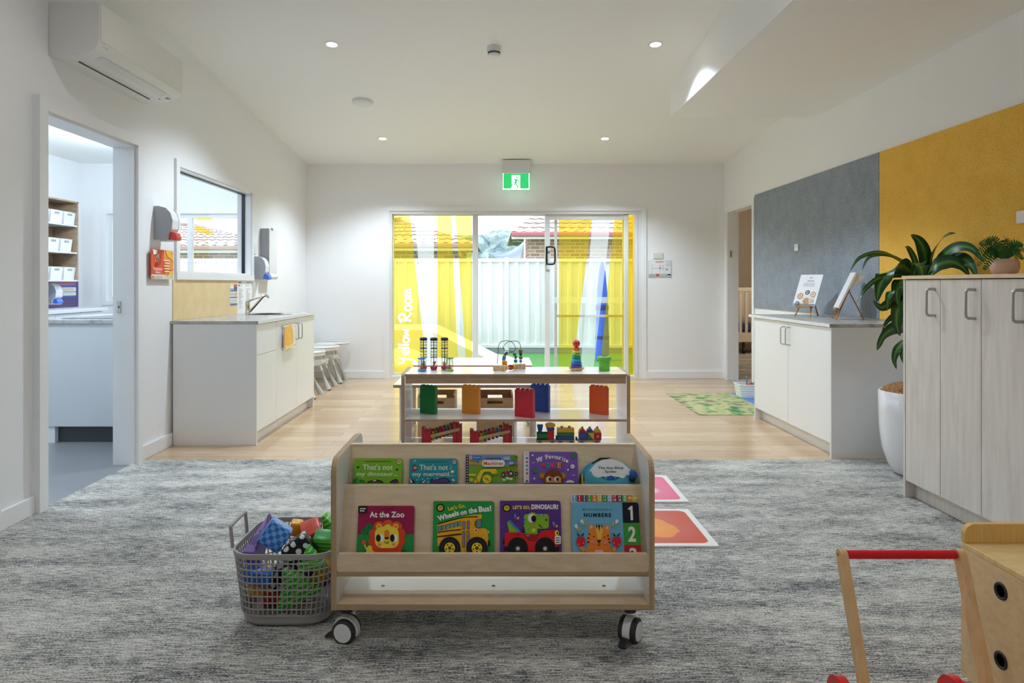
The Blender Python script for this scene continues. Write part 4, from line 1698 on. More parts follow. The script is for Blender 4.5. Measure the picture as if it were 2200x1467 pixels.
def liquid_tile(label, x, y, w_, m_l):
    t_ = thing('liquid_floor_tile', label, 'floor tile', (x, y, .004), 0, 'liquid filled floor tiles')
    MB().box(-w_ / 2, w_ / 2, -w_ / 2, w_ / 2, 0, .009, M_TILEW, .002).build('rim', t_, local=True)
    MB().prism(rrect(w_ - .065, w_ - .065, .035, 6), 'xy', .0091, .0098, m_l).build('liquid', t_, local=True)


liquid_tile('orange liquid floor tile with white border beside the bookshelf', .749, 3.32, .505, M_LQO)
liquid_tile('pink liquid floor tile with white border beyond the orange one', .79, 3.945, .505, M_LQP)

t = thing('toy_basket', 'white woven basket of toys on the play mat corner', 'basket', (2.68, 7.15, .005))
mb = MB()
for sgn in (1,):
    w0, w1, d0, d1, h_ = .145, .165, .085, .10, .135
    ring0 = rrect(w0 * 2, d0 * 2, .02, 3)
    ring1 = rrect(w1 * 2, d1 * 2, .02, 3)
    n_ = len(ring0)
    vs = [(x, y, 0) for x, y in ring0] + [(x, y, h_) for x, y in ring1]
    mb.add(vs, [(i, (i + 1) % n_, n_ + (i + 1) % n_, n_ + i) for i in range(n_)] + [list(range(n_))], mat('white_weave', '#e6e9ea', .6))
    for k in range(1, 7):
        f_ = k / 7
        mb.tube([(x * (1 - f_) + a2 * f_, y * (1 - f_) + b2 * f_, h_ * f_) for (x, y), (a2, b2) in zip(ring0, ring1)], .0035, mat('white_weave', '#e6e9ea', .6), 5, closed=True)
mb.build('wall', t, local=True)
mb = MB().tube([(x, y, h_) for x, y in ring1], .006, mat('white_weave', '#e6e9ea', .6), 6, closed=True)
mb.build('rim', t, local=True)
for nm, lab, cat_, c_, px_, rx in (('toy_animal', 'grey toy animal lying in the white basket', 'toy', '#7d8288', (.06, 0, .125), (.08, .05, .035)),
                                   ('toy_animal', 'rust brown toy animal in the white basket', 'toy', '#a8624a', (-.045, -.01, .13), (.03, .04, .022))):
    m_ = MB()
    mm = mat('toy_' + c_.strip('#'), c_, .6)
    m_.ball((0, 0, 0), 1, mm, 14, sc=rx)
    m_.ball((rx[0] * .9, 0, rx[2] * .7), rx[2] * .6, mm, 10)
    for sx_ in (-.5, .5):
        m_.cyl((rx[0] * sx_, 0, 0), (rx[0] * sx_, .0, -.07), .008, .007, mm, 8)
    o = m_.build(nm)
    o.location = (2.68 + px_[0], 7.15 + px_[1], .005 + px_[2])
    tag(o, lab, cat_)
o = MB().cyl((0, 0, 0), (0, 0, .08), .008, .012, mat('toy_grey', '#7f868c', .6), 8).build('toy_figure')
o.location = (2.62, 7.15, .14)
tag(o, 'thin grey toy figure standing up in the white basket', 'toy')

# ------------------------------------------------------------------ toddler chairs along the left wall
M_LEGGR = mat('grey_chair_leg', (.47, .47, .44), .45)


def high_chair():
    r_ = thing('toddler_chair', '', 'chair', (0, 0, 0), 0, 'white toddler chairs along the wall')
    tray = [(-.10, -.24)] + [(-.10 + .40 * math.cos(a) ** 1.0, .25 * math.sin(a)) for a in [(-PI / 2) + PI * k / 18 for k in range(19)]] + [(-.10, .24)]
    MB().prism(tray, 'xy', .437, .470, M_PLASTIC, bev=.008, seg=3).build('tray', r_, local=True)
    m_ = MB()
    m_.tube([(x, y, .475) for x, y in tray[1:-1]], .009, M_PLASTIC, 6)
    m_.ball((.285, 0, .452), .012, M_GREYPL, 8)
    m_.build('tray_rim', r_, local=True)
    MB().prism([(-.20, .27), (.12, .27), (.16, .31), (.14, .34), (-.18, .33), (-.2, .6), (-.235, .6), (-.23, .29)], 'xz', -.15, .15, M_PLASTIC, bev=.01).build('seat', r_, local=True)
    m_ = MB()
    m_.tube(smooth_path([(.10, -.07, .43), (.13, -.06, .33), (.16, -.02, .29), (.16, .02, .29), (.13, .06, .33), (.10, .07, .43)], 4), .014, M_PLASTIC, 8)
    m_.build('crotch_post', r_, local=True)
    for sx_ in (1, -1):
        for sy_ in (1, -1):
            m_ = MB()
            top = Vector((.10 * sx_ if sx_ > 0 else -.13, .09 * sy_, .30))
            bot = Vector((.225 if sx_ > 0 else -.25, .155 * sy_, 0.0))
            mid = top.lerp(bot, .52)
            m_.tube([top, top.lerp(bot, .28)], .016, M_PLASTIC, 10)
            m_.tube([top.lerp(bot, .26), mid], .012, M_LEGGR, 10)
            m_.tube([mid, mid.lerp(bot, .25), bot.lerp(mid, .02)], [.013, .018, .034], M_LEGGR, 12)
            m_.build('leg', r_, local=True)
    return r_


hc = high_chair()
hc.location = (-2.115, 7.20, 0)
hc['label'] = 'white toddler chair with tray tucked beside the end of the sink counter'
h2 = copy_tree(hc)
h2.location = (-2.10, 7.78, 0)
h2['label'] = 'white toddler chair with tray between the other two toddler chairs'
h3 = copy_tree(hc)
h3.location = (-2.09, 8.30, 0)
h3['label'] = 'white toddler chair with tray tucked into the corner by the back wall'

# ------------------------------------------------------------------ book display trolley
SX0, SX1, SYF, SYB, STOP, SBOT = -.539, .514, 2.22, 2.655, .618, .128
TH = .0185
t = thing('book_display', 'birch plywood book display trolley on castors holding picture books', 'bookshelf', (-.0125, 2.44, 0))


def side_profile(y0, y1, z0, z1, r, n=6):
    pts = [(y0, z0), (y1, z0)]
    for cx, a0 in ((y1 - r, 0), (y0 + r, 90)):
        for i in range(n + 1):
            a = math.radians(a0 + 90 * i / n)
            pts.append((cx + r * math.cos(a), z1 - r + r * math.sin(a)))
    return pts


M_LAM = mat('grey_white_laminate', (.70, .695, .67), .3)


def side_panel(name, par, x0, x1, prof, inner, edge=M_EDGE_X):
    """ply panel with laminate faces and a bare edge"""
    m_ = MB()
    n_ = len(prof)
    vs = [(x0, a, b) for a, b in prof] + [(x1, a, b) for a, b in prof]
    m_.add(vs, [list(range(n_))], inner)
    m_.add(vs, [list(range(2 * n_ - 1, n_ - 1, -1))], inner)
    m_.add(vs, [(i, (i + 1) % n_, n_ + (i + 1) % n_, n_ + i) for i in range(n_)], edge)
    return m_.build(name, par)


pf = side_profile(SYF, SYB, SBOT, STOP, .05)
side_panel('side_panel', t, SX0, SX0 + TH, pf, M_LAM)
side_panel('side_panel', t, SX1 - TH, SX1, pf, M_LAM)
ix0, ix1 = SX0 + TH, SX1 - TH
SL = .287   # slope of the display boards


def slanted(name, z0, z1, yt, zt, th, m_top, extra=None):
    """board leaning back: front face passes (yt, zt)"""
    ya, yb = yt - (zt - z0) * SL, yt - (zt - z1) * SL
    m_ = MB().prism([(ya, z0), (yb, z1), (yb + th, z1), (ya + th, z0)], 'yz', ix0, ix1, m_top)
    return m_.build(name, t)


slanted('display_board', .40, .613, 2.44, .615, .015, M_PLYX)
slanted('display_board', .254, .501, 2.332, .501, .015, M_PLYX)
MB().box(ix0, ix1, 2.335, 2.46, .385, .40, M_PLYX).build('pocket_floor', t)
MB().box(ix0, ix1, 2.438, 2.462, .602, .6175, M_PLY, .002).build('cap_rail', t)
mb = MB()
mb.box(ix0, ix1, 2.2245, 2.42, .236, .252, M_EDGE_Z)
mb.build('shelf', t)
mb = MB().prism(rrect(ix1 - ix0, .058, .008, 4, (ix0 + ix1) / 2, .281), 'xz', 2.2235, 2.2385, M_PLY)
mb.build('front_lip', t)
mb = MB()
mb.box(ix0, ix1, 2.2215, 2.298, .1285, .1465, M_PLY)
mb.box(ix0, ix1, 2.2208, 2.2216, .1285, .1465, M_EDGE_Z)
mb.build('bottom_front_strip', t)
MB().box(ix0, ix1, 2.298, 2.62, .1285, .1455, mat('daylit_shelf_laminate', (.80, .78, .74), .30, spec=1.0, coat=.6)).build('bottom_shelf', t)  # rear board whitened: daylight from behind is put into its colour
for x_ in (-.393, -.011, .371):
    MB().cyl((x_, 2.361, .1452), (x_, 2.361, .1462), .0065, .0065, M_BLACK, 14).build('screw_hole', t)

def caster(par, x, y, ztop, yaw, rad=.040):
    """twin wheel castor with brake tab; yaw turns the wheel axis"""
    R = Matrix.Translation((x, y, 0)) @ Matrix.Rotation(yaw, 4, 'Z')
    m_ = MB()
    m_.cyl((0, 0, ztop - .028), (0, 0, ztop - .004), .02, .02, M_RUBBER, 16, M=R)
    m_.box(-.026, .026, -.026, .026, ztop - .005, ztop, M_STEEL, M=R)
    # white housing between the wheels
    pr = [(rad * 1.12 * math.cos(a), rad + rad * 1.12 * math.sin(a)) for a in [math.radians(-20 + 220 * k / 14) for k in range(15)]]
    pr = [(p, max(q, .012)) for p, q in pr]
    m_.prism(pr, 'xz', -.013, .013, M_PLASTIC, M=R, bev=.003)
    o = m_.build('caster', par)
    for sgn in (-1, 1):
        m_ = MB()
        c0, c1 = Vector((0, sgn * .014, rad)), Vector((0, sgn * .031, rad))
        m_.cyl(c0, c0.lerp(c1, .75), rad, rad, M_RUBBER, 30, M=R)
        m_.cyl(c0.lerp(c1, .75), c1, rad, rad * .86, M_RUBBER, 30, M=R)
        w = m_.build('wheel', o)
        m_ = MB()
        m_.cyl(c1 + Vector((0, sgn * -.002, 0)), c1 + Vector((0, sgn * .0015, 0)), rad * .80, rad * .76, M_PLASTIC, 30, M=R)
        m_.build('hub_cap', o)
    m_ = MB()
    m_.box(-rad * 1.45, -rad * .55, -.014, .014, rad * 1.5, rad * 1.72, M_BLACK, .004, M=R @ Matrix.Translation((0, 0, 0)) @ Matrix.Rotation(-.55, 4, Vector((0, 1, 0))) @ Matrix.Translation((-.0, 0, -.018)))
    m_.build('brake_tab', o)
    return o


caster(t, -.500, 2.275, SBOT, math.radians(-14))
caster(t, .445, 2.275, SBOT, math.radians(57))
caster(t, -.495, 2.60, SBOT, math.radians(30))
caster(t, .460, 2.60, SBOT, math.radians(-40))

# ------------------------------------------------------------------ picture books
PH = math.atan(SL)


def book_matrix(xc, yface, zbot):
    """origin = bottom centre of the cover, z up along the leaning book, -y outwards"""
    return Matrix.Translation((xc, yface, zbot)) @ Matrix.Rotation(-PH, 4, 'X')


def book(name, label, x0, x1, row, Hv, quad, cover, thick=.014, spine=None, radius=.010, group='picture books on the display trolley', page='#ece7dc', H_extra=None):
    W = x1 - x0
    if row == 'low':
        zb, ex = .2535, .043
        yf = 2.332 - (.501 - zb) * SL
    else:
        zb, ex = .4015, .092
        yf = 2.44 - (.615 - zb) * SL
    H = Hv + ex
    t_ = thing(name, label, 'book', ((x0 + x1) / 2, yf - thick - .004, zb), 0, group)
    M_ = book_matrix((x0 + x1) / 2, yf - (thick + .0018) / math.cos(PH), zb + .0005 + thick * math.sin(PH))
    cm = mat('cover_' + cover.strip('#'), cover, .38, spec=.4)
    out = [(-W / 2, 0), (W / 2, 0)]
    for i in range(6):
        a = math.radians(90 * i / 5)
        out.append((W / 2 - radius + radius * math.cos(a), H - radius + radius * math.sin(a)))
    out += [(-W / 2 + .002, H), (-W / 2, H - .002)]
    MB().prism(out, 'xz', 0, .0022, cm, M_).build('cover', t_)
    inn = [(p * .985, q if q < .01 else q - .0015) for p, q in out]
    MB().prism(inn, 'xz', .0022, thick - .002, mat('page_board', page, .7), M_).build('pages', t_)
    MB().prism(out, 'xz', thick - .002, thick, cm, M_).build('back_cover', t_)
    a = Art(quad, W, Hv, H)
    return t_, a, M_


def badge(a, cx, cy, R, r):
    pts = []
    for k in range(44):
        q = R if k % 2 == 0 else R * .84
        pts.append((cx + q * math.cos(2 * PI * k / 44), cy + q * math.sin(2 * PI * k / 44)))
    a.poly(pts, '#101010').ell(cx, cy, r, r, '#f2cf2e')
    a.rect(cx - r * .55, cy - r * .5, cx + r * .55, cy - r * .2, '#6a5512').rect(cx - r * .5, cy + r * .05, cx + r * .5, cy + r * .32, '#6a5512')


# lion book
t, a, M_ = book('picture_book', 'maroon and green board book with an orange maned lion cover', -.464, -.277, 'low', .149, (245, 1600, 170, 1555, 225, 1380), '#a00f4b')
a.poly([(207, 925), (1575, 925), (1555, 1380), (170, 1380)], '#17913f')
a.ell(500, 745, 92, 92, '#0f7a3c').ell(385, 850, 90, 90, '#0f7a3c').rect(385, 800, 560, 940, '#0f7a3c').ell(490, 745, 16, 20, '#0c3f2a').ell(360, 815, 14, 16, '#0c3f2a').ell(438, 880, 14, 18, '#0c3f2a')
a.ell(1330, 1340, 90, 70, '#0e6a38').ell(1400, 1375, 70, 50, '#0e6a38', 180, 360)
a.ell(955, 700, 130, 135, '#e2561c').ell(740, 740, 135, 135, '#e2561c').ell(1165, 740, 135, 135, '#e2561c').ell(600, 900, 110, 110, '#e0461a').ell(1270, 890, 105, 110, '#e0461a')
a.ell(590, 1090, 115, 115, '#df3d18').ell(1260, 1080, 115, 125, '#df3d18').ell(670, 1240, 115, 115, '#df3d18').ell(1180, 1240, 120, 115, '#df3d18').rect(600, 750, 1260, 1350, '#df4519').rect(690, 1250, 1180, 1380, '#d93a16')
a.poly([(420, 1380), (425, 1270), (480, 1180), (560, 1210), (570, 1300), (640, 1355), (740, 1350), (745, 1380)], '#f6d63c').stroke([(375, 1165), (410, 1240), (430, 1280)], 36, '#f6d63c').ell(362, 1115, 48, 58, '#e2451c')
a.ell(740, 735, 75, 78, '#f6c338').ell(1145, 735, 75, 78, '#f6c338').ell(740, 738, 46, 48, '#ef8a25').ell(1140, 738, 46, 48, '#ef8a25')
a.rect(635, 735, 1220, 1250, '#f6d83e', 170).poly([(830, 740), (900, 690), (985, 665), (1030, 715), (1060, 740)], '#f6d83e')
a.rect(868, 812, 990, 1000, '#ee7a24', 55)
a.ell(790, 1005, 62, 92, '#f4f1f2').ell(1135, 1005, 58, 92, '#f4f1f2').ell(722, 1010, 58, 88, '#0d0b10').ell(1062, 1008, 56, 90, '#0d0b10')
a.poly([(868, 985), (985, 985), (970, 1025), (925, 1048), (885, 1028)], '#15101f').stroke([(870, 1085), (890, 1125), (922, 1136), (955, 1122), (975, 1080)], 16, '#3a1608')
a.ell(748, 1165, 38, 38, '#d98a6c').ell(1090, 1162, 36, 38, '#d98a6c')
a.poly([(245, 222), (455, 222), (440, 392), (235, 392)], '#100c10').text('mini', 285, 262, 422, 308, '#f2f2f2', .02).text('me.', 282, 322, 402, 366, '#f2f2f2', .02)
a.text('At the Zoo', 515, 362, 1360, 508, '#f7f0ee', .035)
a.rect(840, 280, 1095, 300, '#7d0a3a').rect(1400, 1030, 1470, 1046, '#4fb04e').rect(420, 1028, 485, 1042, '#4fb04e')
a.build('cover_print', t, M_)

# bus book
t, a, M_ = book('picture_book', 'green board book with a big yellow bus cover', -.2127, -.008, 'low', .164, (145, 1605, 110, 1605, 110, 1375), '#1d9640')
badge(a, 308, 272, 112, 66)
a.text("Let's Go,", 490, 195, 915, 320, '#f3d42c', .03, 12)
for w_, x0_, y0_, x1_, y1_, r_ in (('Wheels', 235, 395, 760, 530, 17), ('on', 790, 350, 945, 440, 11), ('the', 985, 265, 1190, 400, 9), ('Bus!', 1230, 220, 1535, 370, 5)):
    a.text(w_, x0_, y0_, x1_, y1_, '#f6f4ee', .045, r_)
a.poly([(225, 690), (420, 610), (640, 540), (860, 485), (1080, 445), (1290, 430), (1310, 470), (1290, 545), (1180, 560), (1180, 760), (1380, 770), (1440, 810), (1460, 1000), (1470, 1200), (1440, 1210), (1000, 1350), (810, 1350), (780, 1200), (240, 1195)], '#f5b31a')
a.stroke([(240, 672), (520, 590), (820, 515), (1030, 495), (1210, 492)], 26, '#14100a')
for k, (x_, y_) in enumerate(((252, 725), (335, 705), (435, 680), (532, 655), (632, 632), (725, 610))):
    wd = 72 if k < 5 else 92
    a.poly([(x_ - 8, y_), (x_ + wd, y_ - 20), (x_ + wd, y_ + 100), (x_ - 8, y_ + 120)], '#1b1a14').poly([(x_ + 8, y_ + 8), (x_ + wd, y_ - 12), (x_ + wd, y_ + 96), (x_ + 8, y_ + 114)], '#6f9b98')
a.stroke([(235, 870), (520, 830), (815, 800)], 22, '#14100a').poly([(235, 960), (815, 890), (815, 925), (235, 985)], '#14100a')
for x_, ya_, yb_ in ((876, 598, 800), (980, 580, 790), (868, 835, 1230), (972, 825, 1180)):
    a.rect(x_ - 30, ya_, x_ + 30, yb_, '#3a3440', 24).rect(x_ - 19, ya_ + 14, x_ + 19, yb_ - 14, '#8a86a0', 15)
a.poly([(1170, 560), (1290, 555), (1290, 760), (1170, 760)], '#1a201c').poly([(1182, 566), (1286, 562), (1286, 745), (1182, 750)], '#6c8a86').stroke([(1150, 590), (1140, 715)], 22, '#5a4a1c', 1)
a.ell(1172, 822, 44, 54, '#f6d9a0').ell(1170, 820, 22, 34, '#c5242a').rect(1458, 830, 1476, 890, '#f1e9a0', 8).rect(1455, 1060, 1502, 1200, '#17130f', 12)
for cx, cy in ((535, 1240), (1190, 1240)):
    a.ell(cx, cy, 255, 265, '#14110f', 165, 375, n=40).rect(cx - 246, cy, cx + 246, 1375, '#14110f')
    for k in range(18):
        q = 2 * PI * k / 18
        if cy + 190 * math.sin(q) < 1350:
            a.ell(cx + 195 * math.cos(q), cy + 190 * math.sin(q), 24, 24, '#33303a', n=8)
    a.ell(cx, cy, 128, 130, '#f0cf2a').ell(cx, cy, 40, 40, '#191512').ell(cx, cy, 20, 20, '#6a5a5a')
    for k in range(5):
        q = 2 * PI * k / 5 + .35
        a.ell(cx + 85 * math.cos(q), cy + 85 * math.sin(q), 19, 19, '#2a1c10', n=12)
a.build('cover_print', t, M_)

# dinosaur car book
t, a, M_ = book('picture_book', 'purple board book with a green dinosaur driving a red car', .0109, .2158, 'low', .1655, (105, 1560, 95, 1590, 100, 1365), '#5b2f86')
badge(a, 268, 278, 108, 66)
a.text("LET'S GO,", 415, 215, 828, 318, '#f3da3c', .045).text('DINOSAUR!', 858, 185, 1500, 308, '#f5f1ea', .05)
a.poly([(270, 590), (580, 865), (320, 870)], '#86b81c')
for x_, y_ in ((340, 605), (390, 660), (445, 718), (505, 775), (555, 832)):
    a.ell(x_, y_, 38, 34, '#2f86d8', rot=40)
a.rect(675, 420, 1275, 775, '#86b81c', 75).ell(880, 480, 110, 100, '#86b81c').poly([(690, 905), (700, 760), (1000, 760), (1000, 850), (1030, 880), (960, 925)], '#86b81c')
for p in (((1010, 418), (1080, 418), (1045, 500)), ((1110, 418), (1180, 418), (1150, 505)), ((678, 520), (735, 560), (678, 590)), ((678, 620), (740, 645), (678, 680)), ((700, 850), (770, 860), (700, 890)), ((740, 790), (800, 780), (770, 815))):
    a.poly(list(p), '#2f86d8')
a.ell(868, 522, 98, 110, '#efeae4').ell(912, 535, 60, 82, '#0c0a0e').ell(1215, 565, 26, 26, '#1a1a16').stroke([(1035, 670), (1065, 715), (1120, 742)], 20, '#20240c').ell(892, 695, 48, 26, '#e0787c')
a.poly([(880, 770), (960, 770), (935, 860), (855, 850)], '#ddd53c').stroke([(1005, 850), (1060, 885)], 26, '#15110f', 1).rect(630, 790, 690, 885, '#15110f', 25).stroke([(745, 390), (775, 365)], 18, '#15110f', 1)
a.poly([(205, 1200), (215, 880), (260, 862), (640, 862), (700, 905), (1010, 910), (1080, 850), (1180, 812), (1420, 805), (1500, 960), (1490, 1200), (1430, 1210), (1000, 1310), (760, 1310), (330, 1200)], '#d81620')
a.poly([(660, 905), (1040, 905), (1010, 1000), (940, 1075), (800, 1075), (715, 1000)], '#a01018').rect(735, 935, 800, 955, '#b9a9a4')
for k in range(5):
    a.rect(440 + k * 27, 895, 452 + k * 27, 940, '#5a0c10')
a.ell(1463, 880, 50, 72, '#f4d23e').ell(1478, 880, 18, 34, '#2a1c10')
a.rect(1415, 940, 1560, 1140, '#efece6', 30)
for y_ in (995, 1048, 1098):
    a.rect(1440, y_ - 10, 1530, y_ + 10, '#2a2028')
a.rect(190, 1205, 290, 1300, '#15100e', 10).rect(1420, 1205, 1520, 1295, '#15100e', 10).rect(172, 1040, 208, 1140, '#15100e', 8)
for cx in (525, 1180):
    a.ell(cx, 1240, 245, 262, '#0e0b0c', 160, 380, n=40).rect(cx - 232, 1300, cx + 232, 1365, '#0e0b0c').ell(cx, 1245, 85, 90, '#2a2628').ell(cx, 1245, 46, 48, '#c9c2bd')
for x_, y_ in ((470, 460), (1392, 650)):
    a.ell(x_ - 5, y_, 24, 50, '#3f9bd8', rot=-12).ell(x_ + 22, y_ + 72, 44, 26, '#b62436').ell(x_ + 70, y_ + 60, 26, 30, '#f0e4dc').ell(x_ + 80, y_ + 66, 12, 16, '#2a1820')
a.build('cover_print', t, M_)

# tabbed number book
t, a, M_ = book('picture_book', 'pale blue tabbed number book with a tiger holding two apples', .2516, .478, 'low', .1605, (145, 1770, 185, 1815, 335, 1360), '#6fb0cf')
tb = MB()
M2 = M_ @ Matrix.Translation((0, .004, 0))
Hn = .1605 + .043
cols = ('#6fb0cf', '#c22030', '#6a4a78', '#4fa23a', '#e07a30', '#dcb93a', '#1d7a3c', '#8fc1d8', '#bf2038', '#57425e', '#5fae4a', '#ea7d2a', '#dcc23e')
nums = (('1', '2'), ('3', '4'), ('5', '6'), ('7', '8'), ('9', '10'), ('11', '12'), ('13', '14'), ('15', '16'), ('17', '18'), ('19', '20'), ('25', '50'), ('75',), ('100',))
MB().box(-.113, .108, .0, .003, Hn - .03, Hn + .025, mat('page_board', '#ece7dc', .7), .001, M=M2).build('tab_page', t)
a2 = Art((150, 1740, 150, 1740, 150, 330), .221, .0225, Hn + .024)
for k, (c_, n_) in enumerate(zip(cols, nums)):
    x_ = 150 + k * 122
    a2.rect(x_, 152, x_ + 122, 328, c_)
    if len(n_) == 2:
        for q, s_ in enumerate(n_):
            wd = 30 if len(s_) == 1 else 62
            a2.text(s_, x_ + 61 - wd / 2, 165 + q * 80, x_ + 61 + wd / 2, 230 + q * 80, '#fbf6ee', .03)
    else:
        wd = 80 if len(n_[0]) == 2 else 92
        a2.text(n_[0], x_ + 61 - wd / 2, 200, x_ + 61 + wd / 2, 260, '#fbf6ee', .03)
a2.build('tab_print', t, M2)
a.text('My first tabbed book of', 420, 458, 1125, 515, '#33586e', .006).text('NUMBERS', 448, 552, 1105, 636, '#10222e', .05)
a.poly([(1375, 338), (1730, 338), (1768, 375), (1785, 752), (1390, 752)], '#0e1424').poly([(1390, 752), (1785, 752), (1812, 1192), (1410, 1192)], '#3e9a34').poly([(1410, 1192), (1812, 1192), (1815, 1360), (1415, 1360)], '#c81a2c')
a.poly([(1508, 470), (1520, 455), (1585, 405), (1622, 405), (1632, 695), (1575, 700), (1565, 475), (1528, 492)], '#efebe4').text('2', 1508, 822, 1695, 1130, '#efebe4', .03)
a.poly([(1525, 1290), (1560, 1255), (1620, 1250), (1680, 1270), (1700, 1310), (1695, 1360), (1640, 1360), (1640, 1325), (1600, 1300), (1560, 1325), (1530, 1320)], '#efebe4')
a.ell(805, 1080, 285, 225, '#f08a28').rect(580, 840, 1050, 1190, '#f08a28', 90).ell(625, 840, 68, 70, '#f08a28').ell(1005, 850, 66, 66, '#f08a28').ell(625, 832, 34, 34, '#f4b8a4').ell(1008, 852, 32, 30, '#f4b8a4')
a.poly([(560, 1180), (1060, 1180), (1130, 1360), (500, 1360)], '#ee8326')
a.poly([(715, 800), (925, 800), (860, 1080), (775, 1080)], '#f5bc46')
for p in (((730, 800), (775, 800), (752, 880)), ((785, 795), (845, 795), (812, 920)), ((865, 800), (905, 800), (880, 880)),
          ((570, 950), (612, 985), (555, 990)), ((535, 1035), (600, 1055), (530, 1080)), ((525, 1115), (590, 1130), (525, 1160)),
          ((1030, 985), (1040, 1025), (985, 1018)), ((1060, 1055), (1070, 1095), (1000, 1070)), ((1075, 1125), (1085, 1165), (1015, 1130))):
    a.poly(list(p), '#17131a')
a.ell(678, 1022, 14, 14, '#201612').ell(934, 1035, 14, 14, '#201612').ell(658, 1130, 50, 36, '#e8857e').ell(965, 1140, 50, 36, '#e8857e')
a.poly([(765, 1095), (850, 1095), (845, 1125), (808, 1155), (770, 1125)], '#15101a').stroke([(808, 1150), (808, 1195)], 8, '#2a1810', 1).stroke([(768, 1178), (808, 1200), (848, 1175)], 9, '#2a1810')
a.poly([(710, 1285), (890, 1285), (915, 1360), (700, 1360)], '#f0c4b8')
for sx_, cx in ((1, 370), (-1, 1225)):
    a.ell(cx, 1130, 108, 100, '#cf1f30').ell(cx - 40, 1090, 62, 62, '#cf1f30').ell(cx + 42, 1090, 62, 62, '#cf1f30').ell(cx - 46 * sx_, 1175, 12, 12, '#f2b8b4').ell(cx + 66 * sx_, 1155, 12, 12, '#f2b8b4')
    a.stroke([(cx, 1035), (cx + 4, 985)], 10, '#10222e', 1).ell(cx - 60, 990, 44, 16, '#10222e', rot=50).ell(cx + 50, 985, 44, 16, '#10222e', rot=-50)
    a.poly([(cx - 30, 1225), (cx + 60 * sx_, 1222), (cx + 150 * sx_, 1330), (cx + 100 * sx_, 1360), (cx + 20 * sx_, 1300)], '#f08a28')
    a.rect(cx + 95 * sx_ - 10, 1310, cx + 95 * sx_ + 10, 1350, '#17131a')
for x_, y_, s_ in ((452, 768, 1), (1170, 770, -1), (312, 862, 1)):
    a.ell(x_, y_, 42, 32, '#f0c83a').ell(x_ - 45 * s_, y_ - 55, 18, 46, '#e9eef0', rot=-20 * s_).ell(x_ - 75 * s_, y_ - 45, 16, 38, '#e9eef0', rot=-35 * s_).rect(x_ - 12, y_ - 28, x_ - 4, y_ + 28, '#3a2c10').rect(x_ + 12, y_ - 24, x_ + 20, y_ + 24, '#3a2c10')
a.build('cover_print', t, M_)

# upper row
t, a, M_ = book('picture_book', 'lime green board book with white handwritten title on the upper row', -.502, -.332, 'up', .0825, (20, 900, 0, 890, 92, 550), '#7cb828')
a.rect(210, 140, 690, 160, '#4f7d18').ell(838, 160, 30, 38, '#efc9bd').ell(838, 155, 12, 22, '#c24a4a').rect(790, 212, 860, 218, '#4f7d18')
a.text("That's not", 175, 205, 722, 310, '#f1f3d8', .012).text('my dinosaur...', 62, 345, 815, 445, '#f1f3d8', .012)
for x_, y_ in ((92, 258), (806, 300)):
    a.poly([(x_ - 35, y_ + 18), (x_ - 5, y_ - 18), (x_ + 32, y_ - 12), (x_ + 5, y_ + 4), (x_ + 15, y_ + 22)], '#16140f')
for x_, y_, r_ in ((30, 520, 60), (140, 520, 50), (190, 535, 45), (70, 480, 32)):
    a.poly([(x_ + (r_ if k % 2 else r_ * .5) * math.cos(PI * k / 6), min(y_ + (r_ if k % 2 else r_ * .5) * math.sin(PI * k / 6), 550)) for k in range(12)], '#138a3c')
a.poly([(240, 550), (300, 515), (380, 492), (450, 492), (520, 512), (575, 550)], '#15110f').poly([(290, 550), (330, 520), (400, 508), (480, 518), (520, 550)], '#5a3a58').rect(365, 500, 425, 520, '#e8e4d0', 4)
a.poly([(660, 550), (720, 500), (780, 478), (820, 500), (835, 550)], '#15110f').poly([(700, 550), (740, 505), (785, 492), (815, 515), (825, 550)], '#562a66')
a.build('cover_print', t, M_)

t, a, M_ = book('picture_book', 'teal board book with white handwritten title and purple tail', -.3077, -.1375, 'up', .082, (1055, 1940, 1035, 1945, 92, 548), '#2295a3')
a.rect(1285, 145, 1740, 163, '#186f7a').ell(1880, 155, 30, 38, '#efc9bd').ell(1880, 150, 12, 24, '#c2362f').rect(1835, 210, 1905, 217, '#186f7a')
a.text("That's not", 1240, 205, 1765, 308, '#e9f0dc', .012).text('my mermaid...', 1112, 345, 1880, 448, '#f1efdc', .012)
a.poly([(1095, 250), (1150, 205), (1205, 235), (1195, 300), (1140, 300)], '#2a1c1c').poly([(1120, 250), (1165, 225), (1195, 245), (1180, 285), (1140, 285)], '#efe2da').ell(1162, 248, 30, 14, '#c8453a').poly([(1075, 310), (1140, 280), (1200, 310), (1150, 335)], '#9c3a4a')
for x_, y_ in ((1140, 148), (1165, 130), (1810, 285), (1830, 265), (1815, 228), (1395, 468), (1570, 470), (1300, 480), (1195, 492), (1400, 535)):
    a.ell(x_, y_, 10, 12, '#d8f0ee', n=10)
a.ell(1850, 340, 30, 26, '#f4e8cf').ell(1835, 365, 20, 14, '#e79a6a').ell(1870, 498, 34, 22, '#efc9a6', rot=30)
a.poly([(1062, 440), (1100, 480), (1175, 548), (1060, 548)], '#1c1820').poly([(1066, 455), (1085, 490), (1115, 548), (1070, 548)], '#e8dfd8').poly([(1225, 548), (1300, 505), (1355, 470), (1330, 548)], '#1c1820').poly([(1270, 548), (1320, 510), (1352, 480), (1325, 548)], '#e8dfd8')
a.poly([(1440, 548), (1445, 500), (1480, 455), (1495, 500), (1600, 470), (1700, 450), (1780, 475), (1825, 548)], '#241830').poly([(1455, 548), (1470, 490), (1490, 515), (1600, 485), (1700, 466), (1770, 490), (1805, 548)], '#5a3a78')
a.build('cover_print', t, M_)

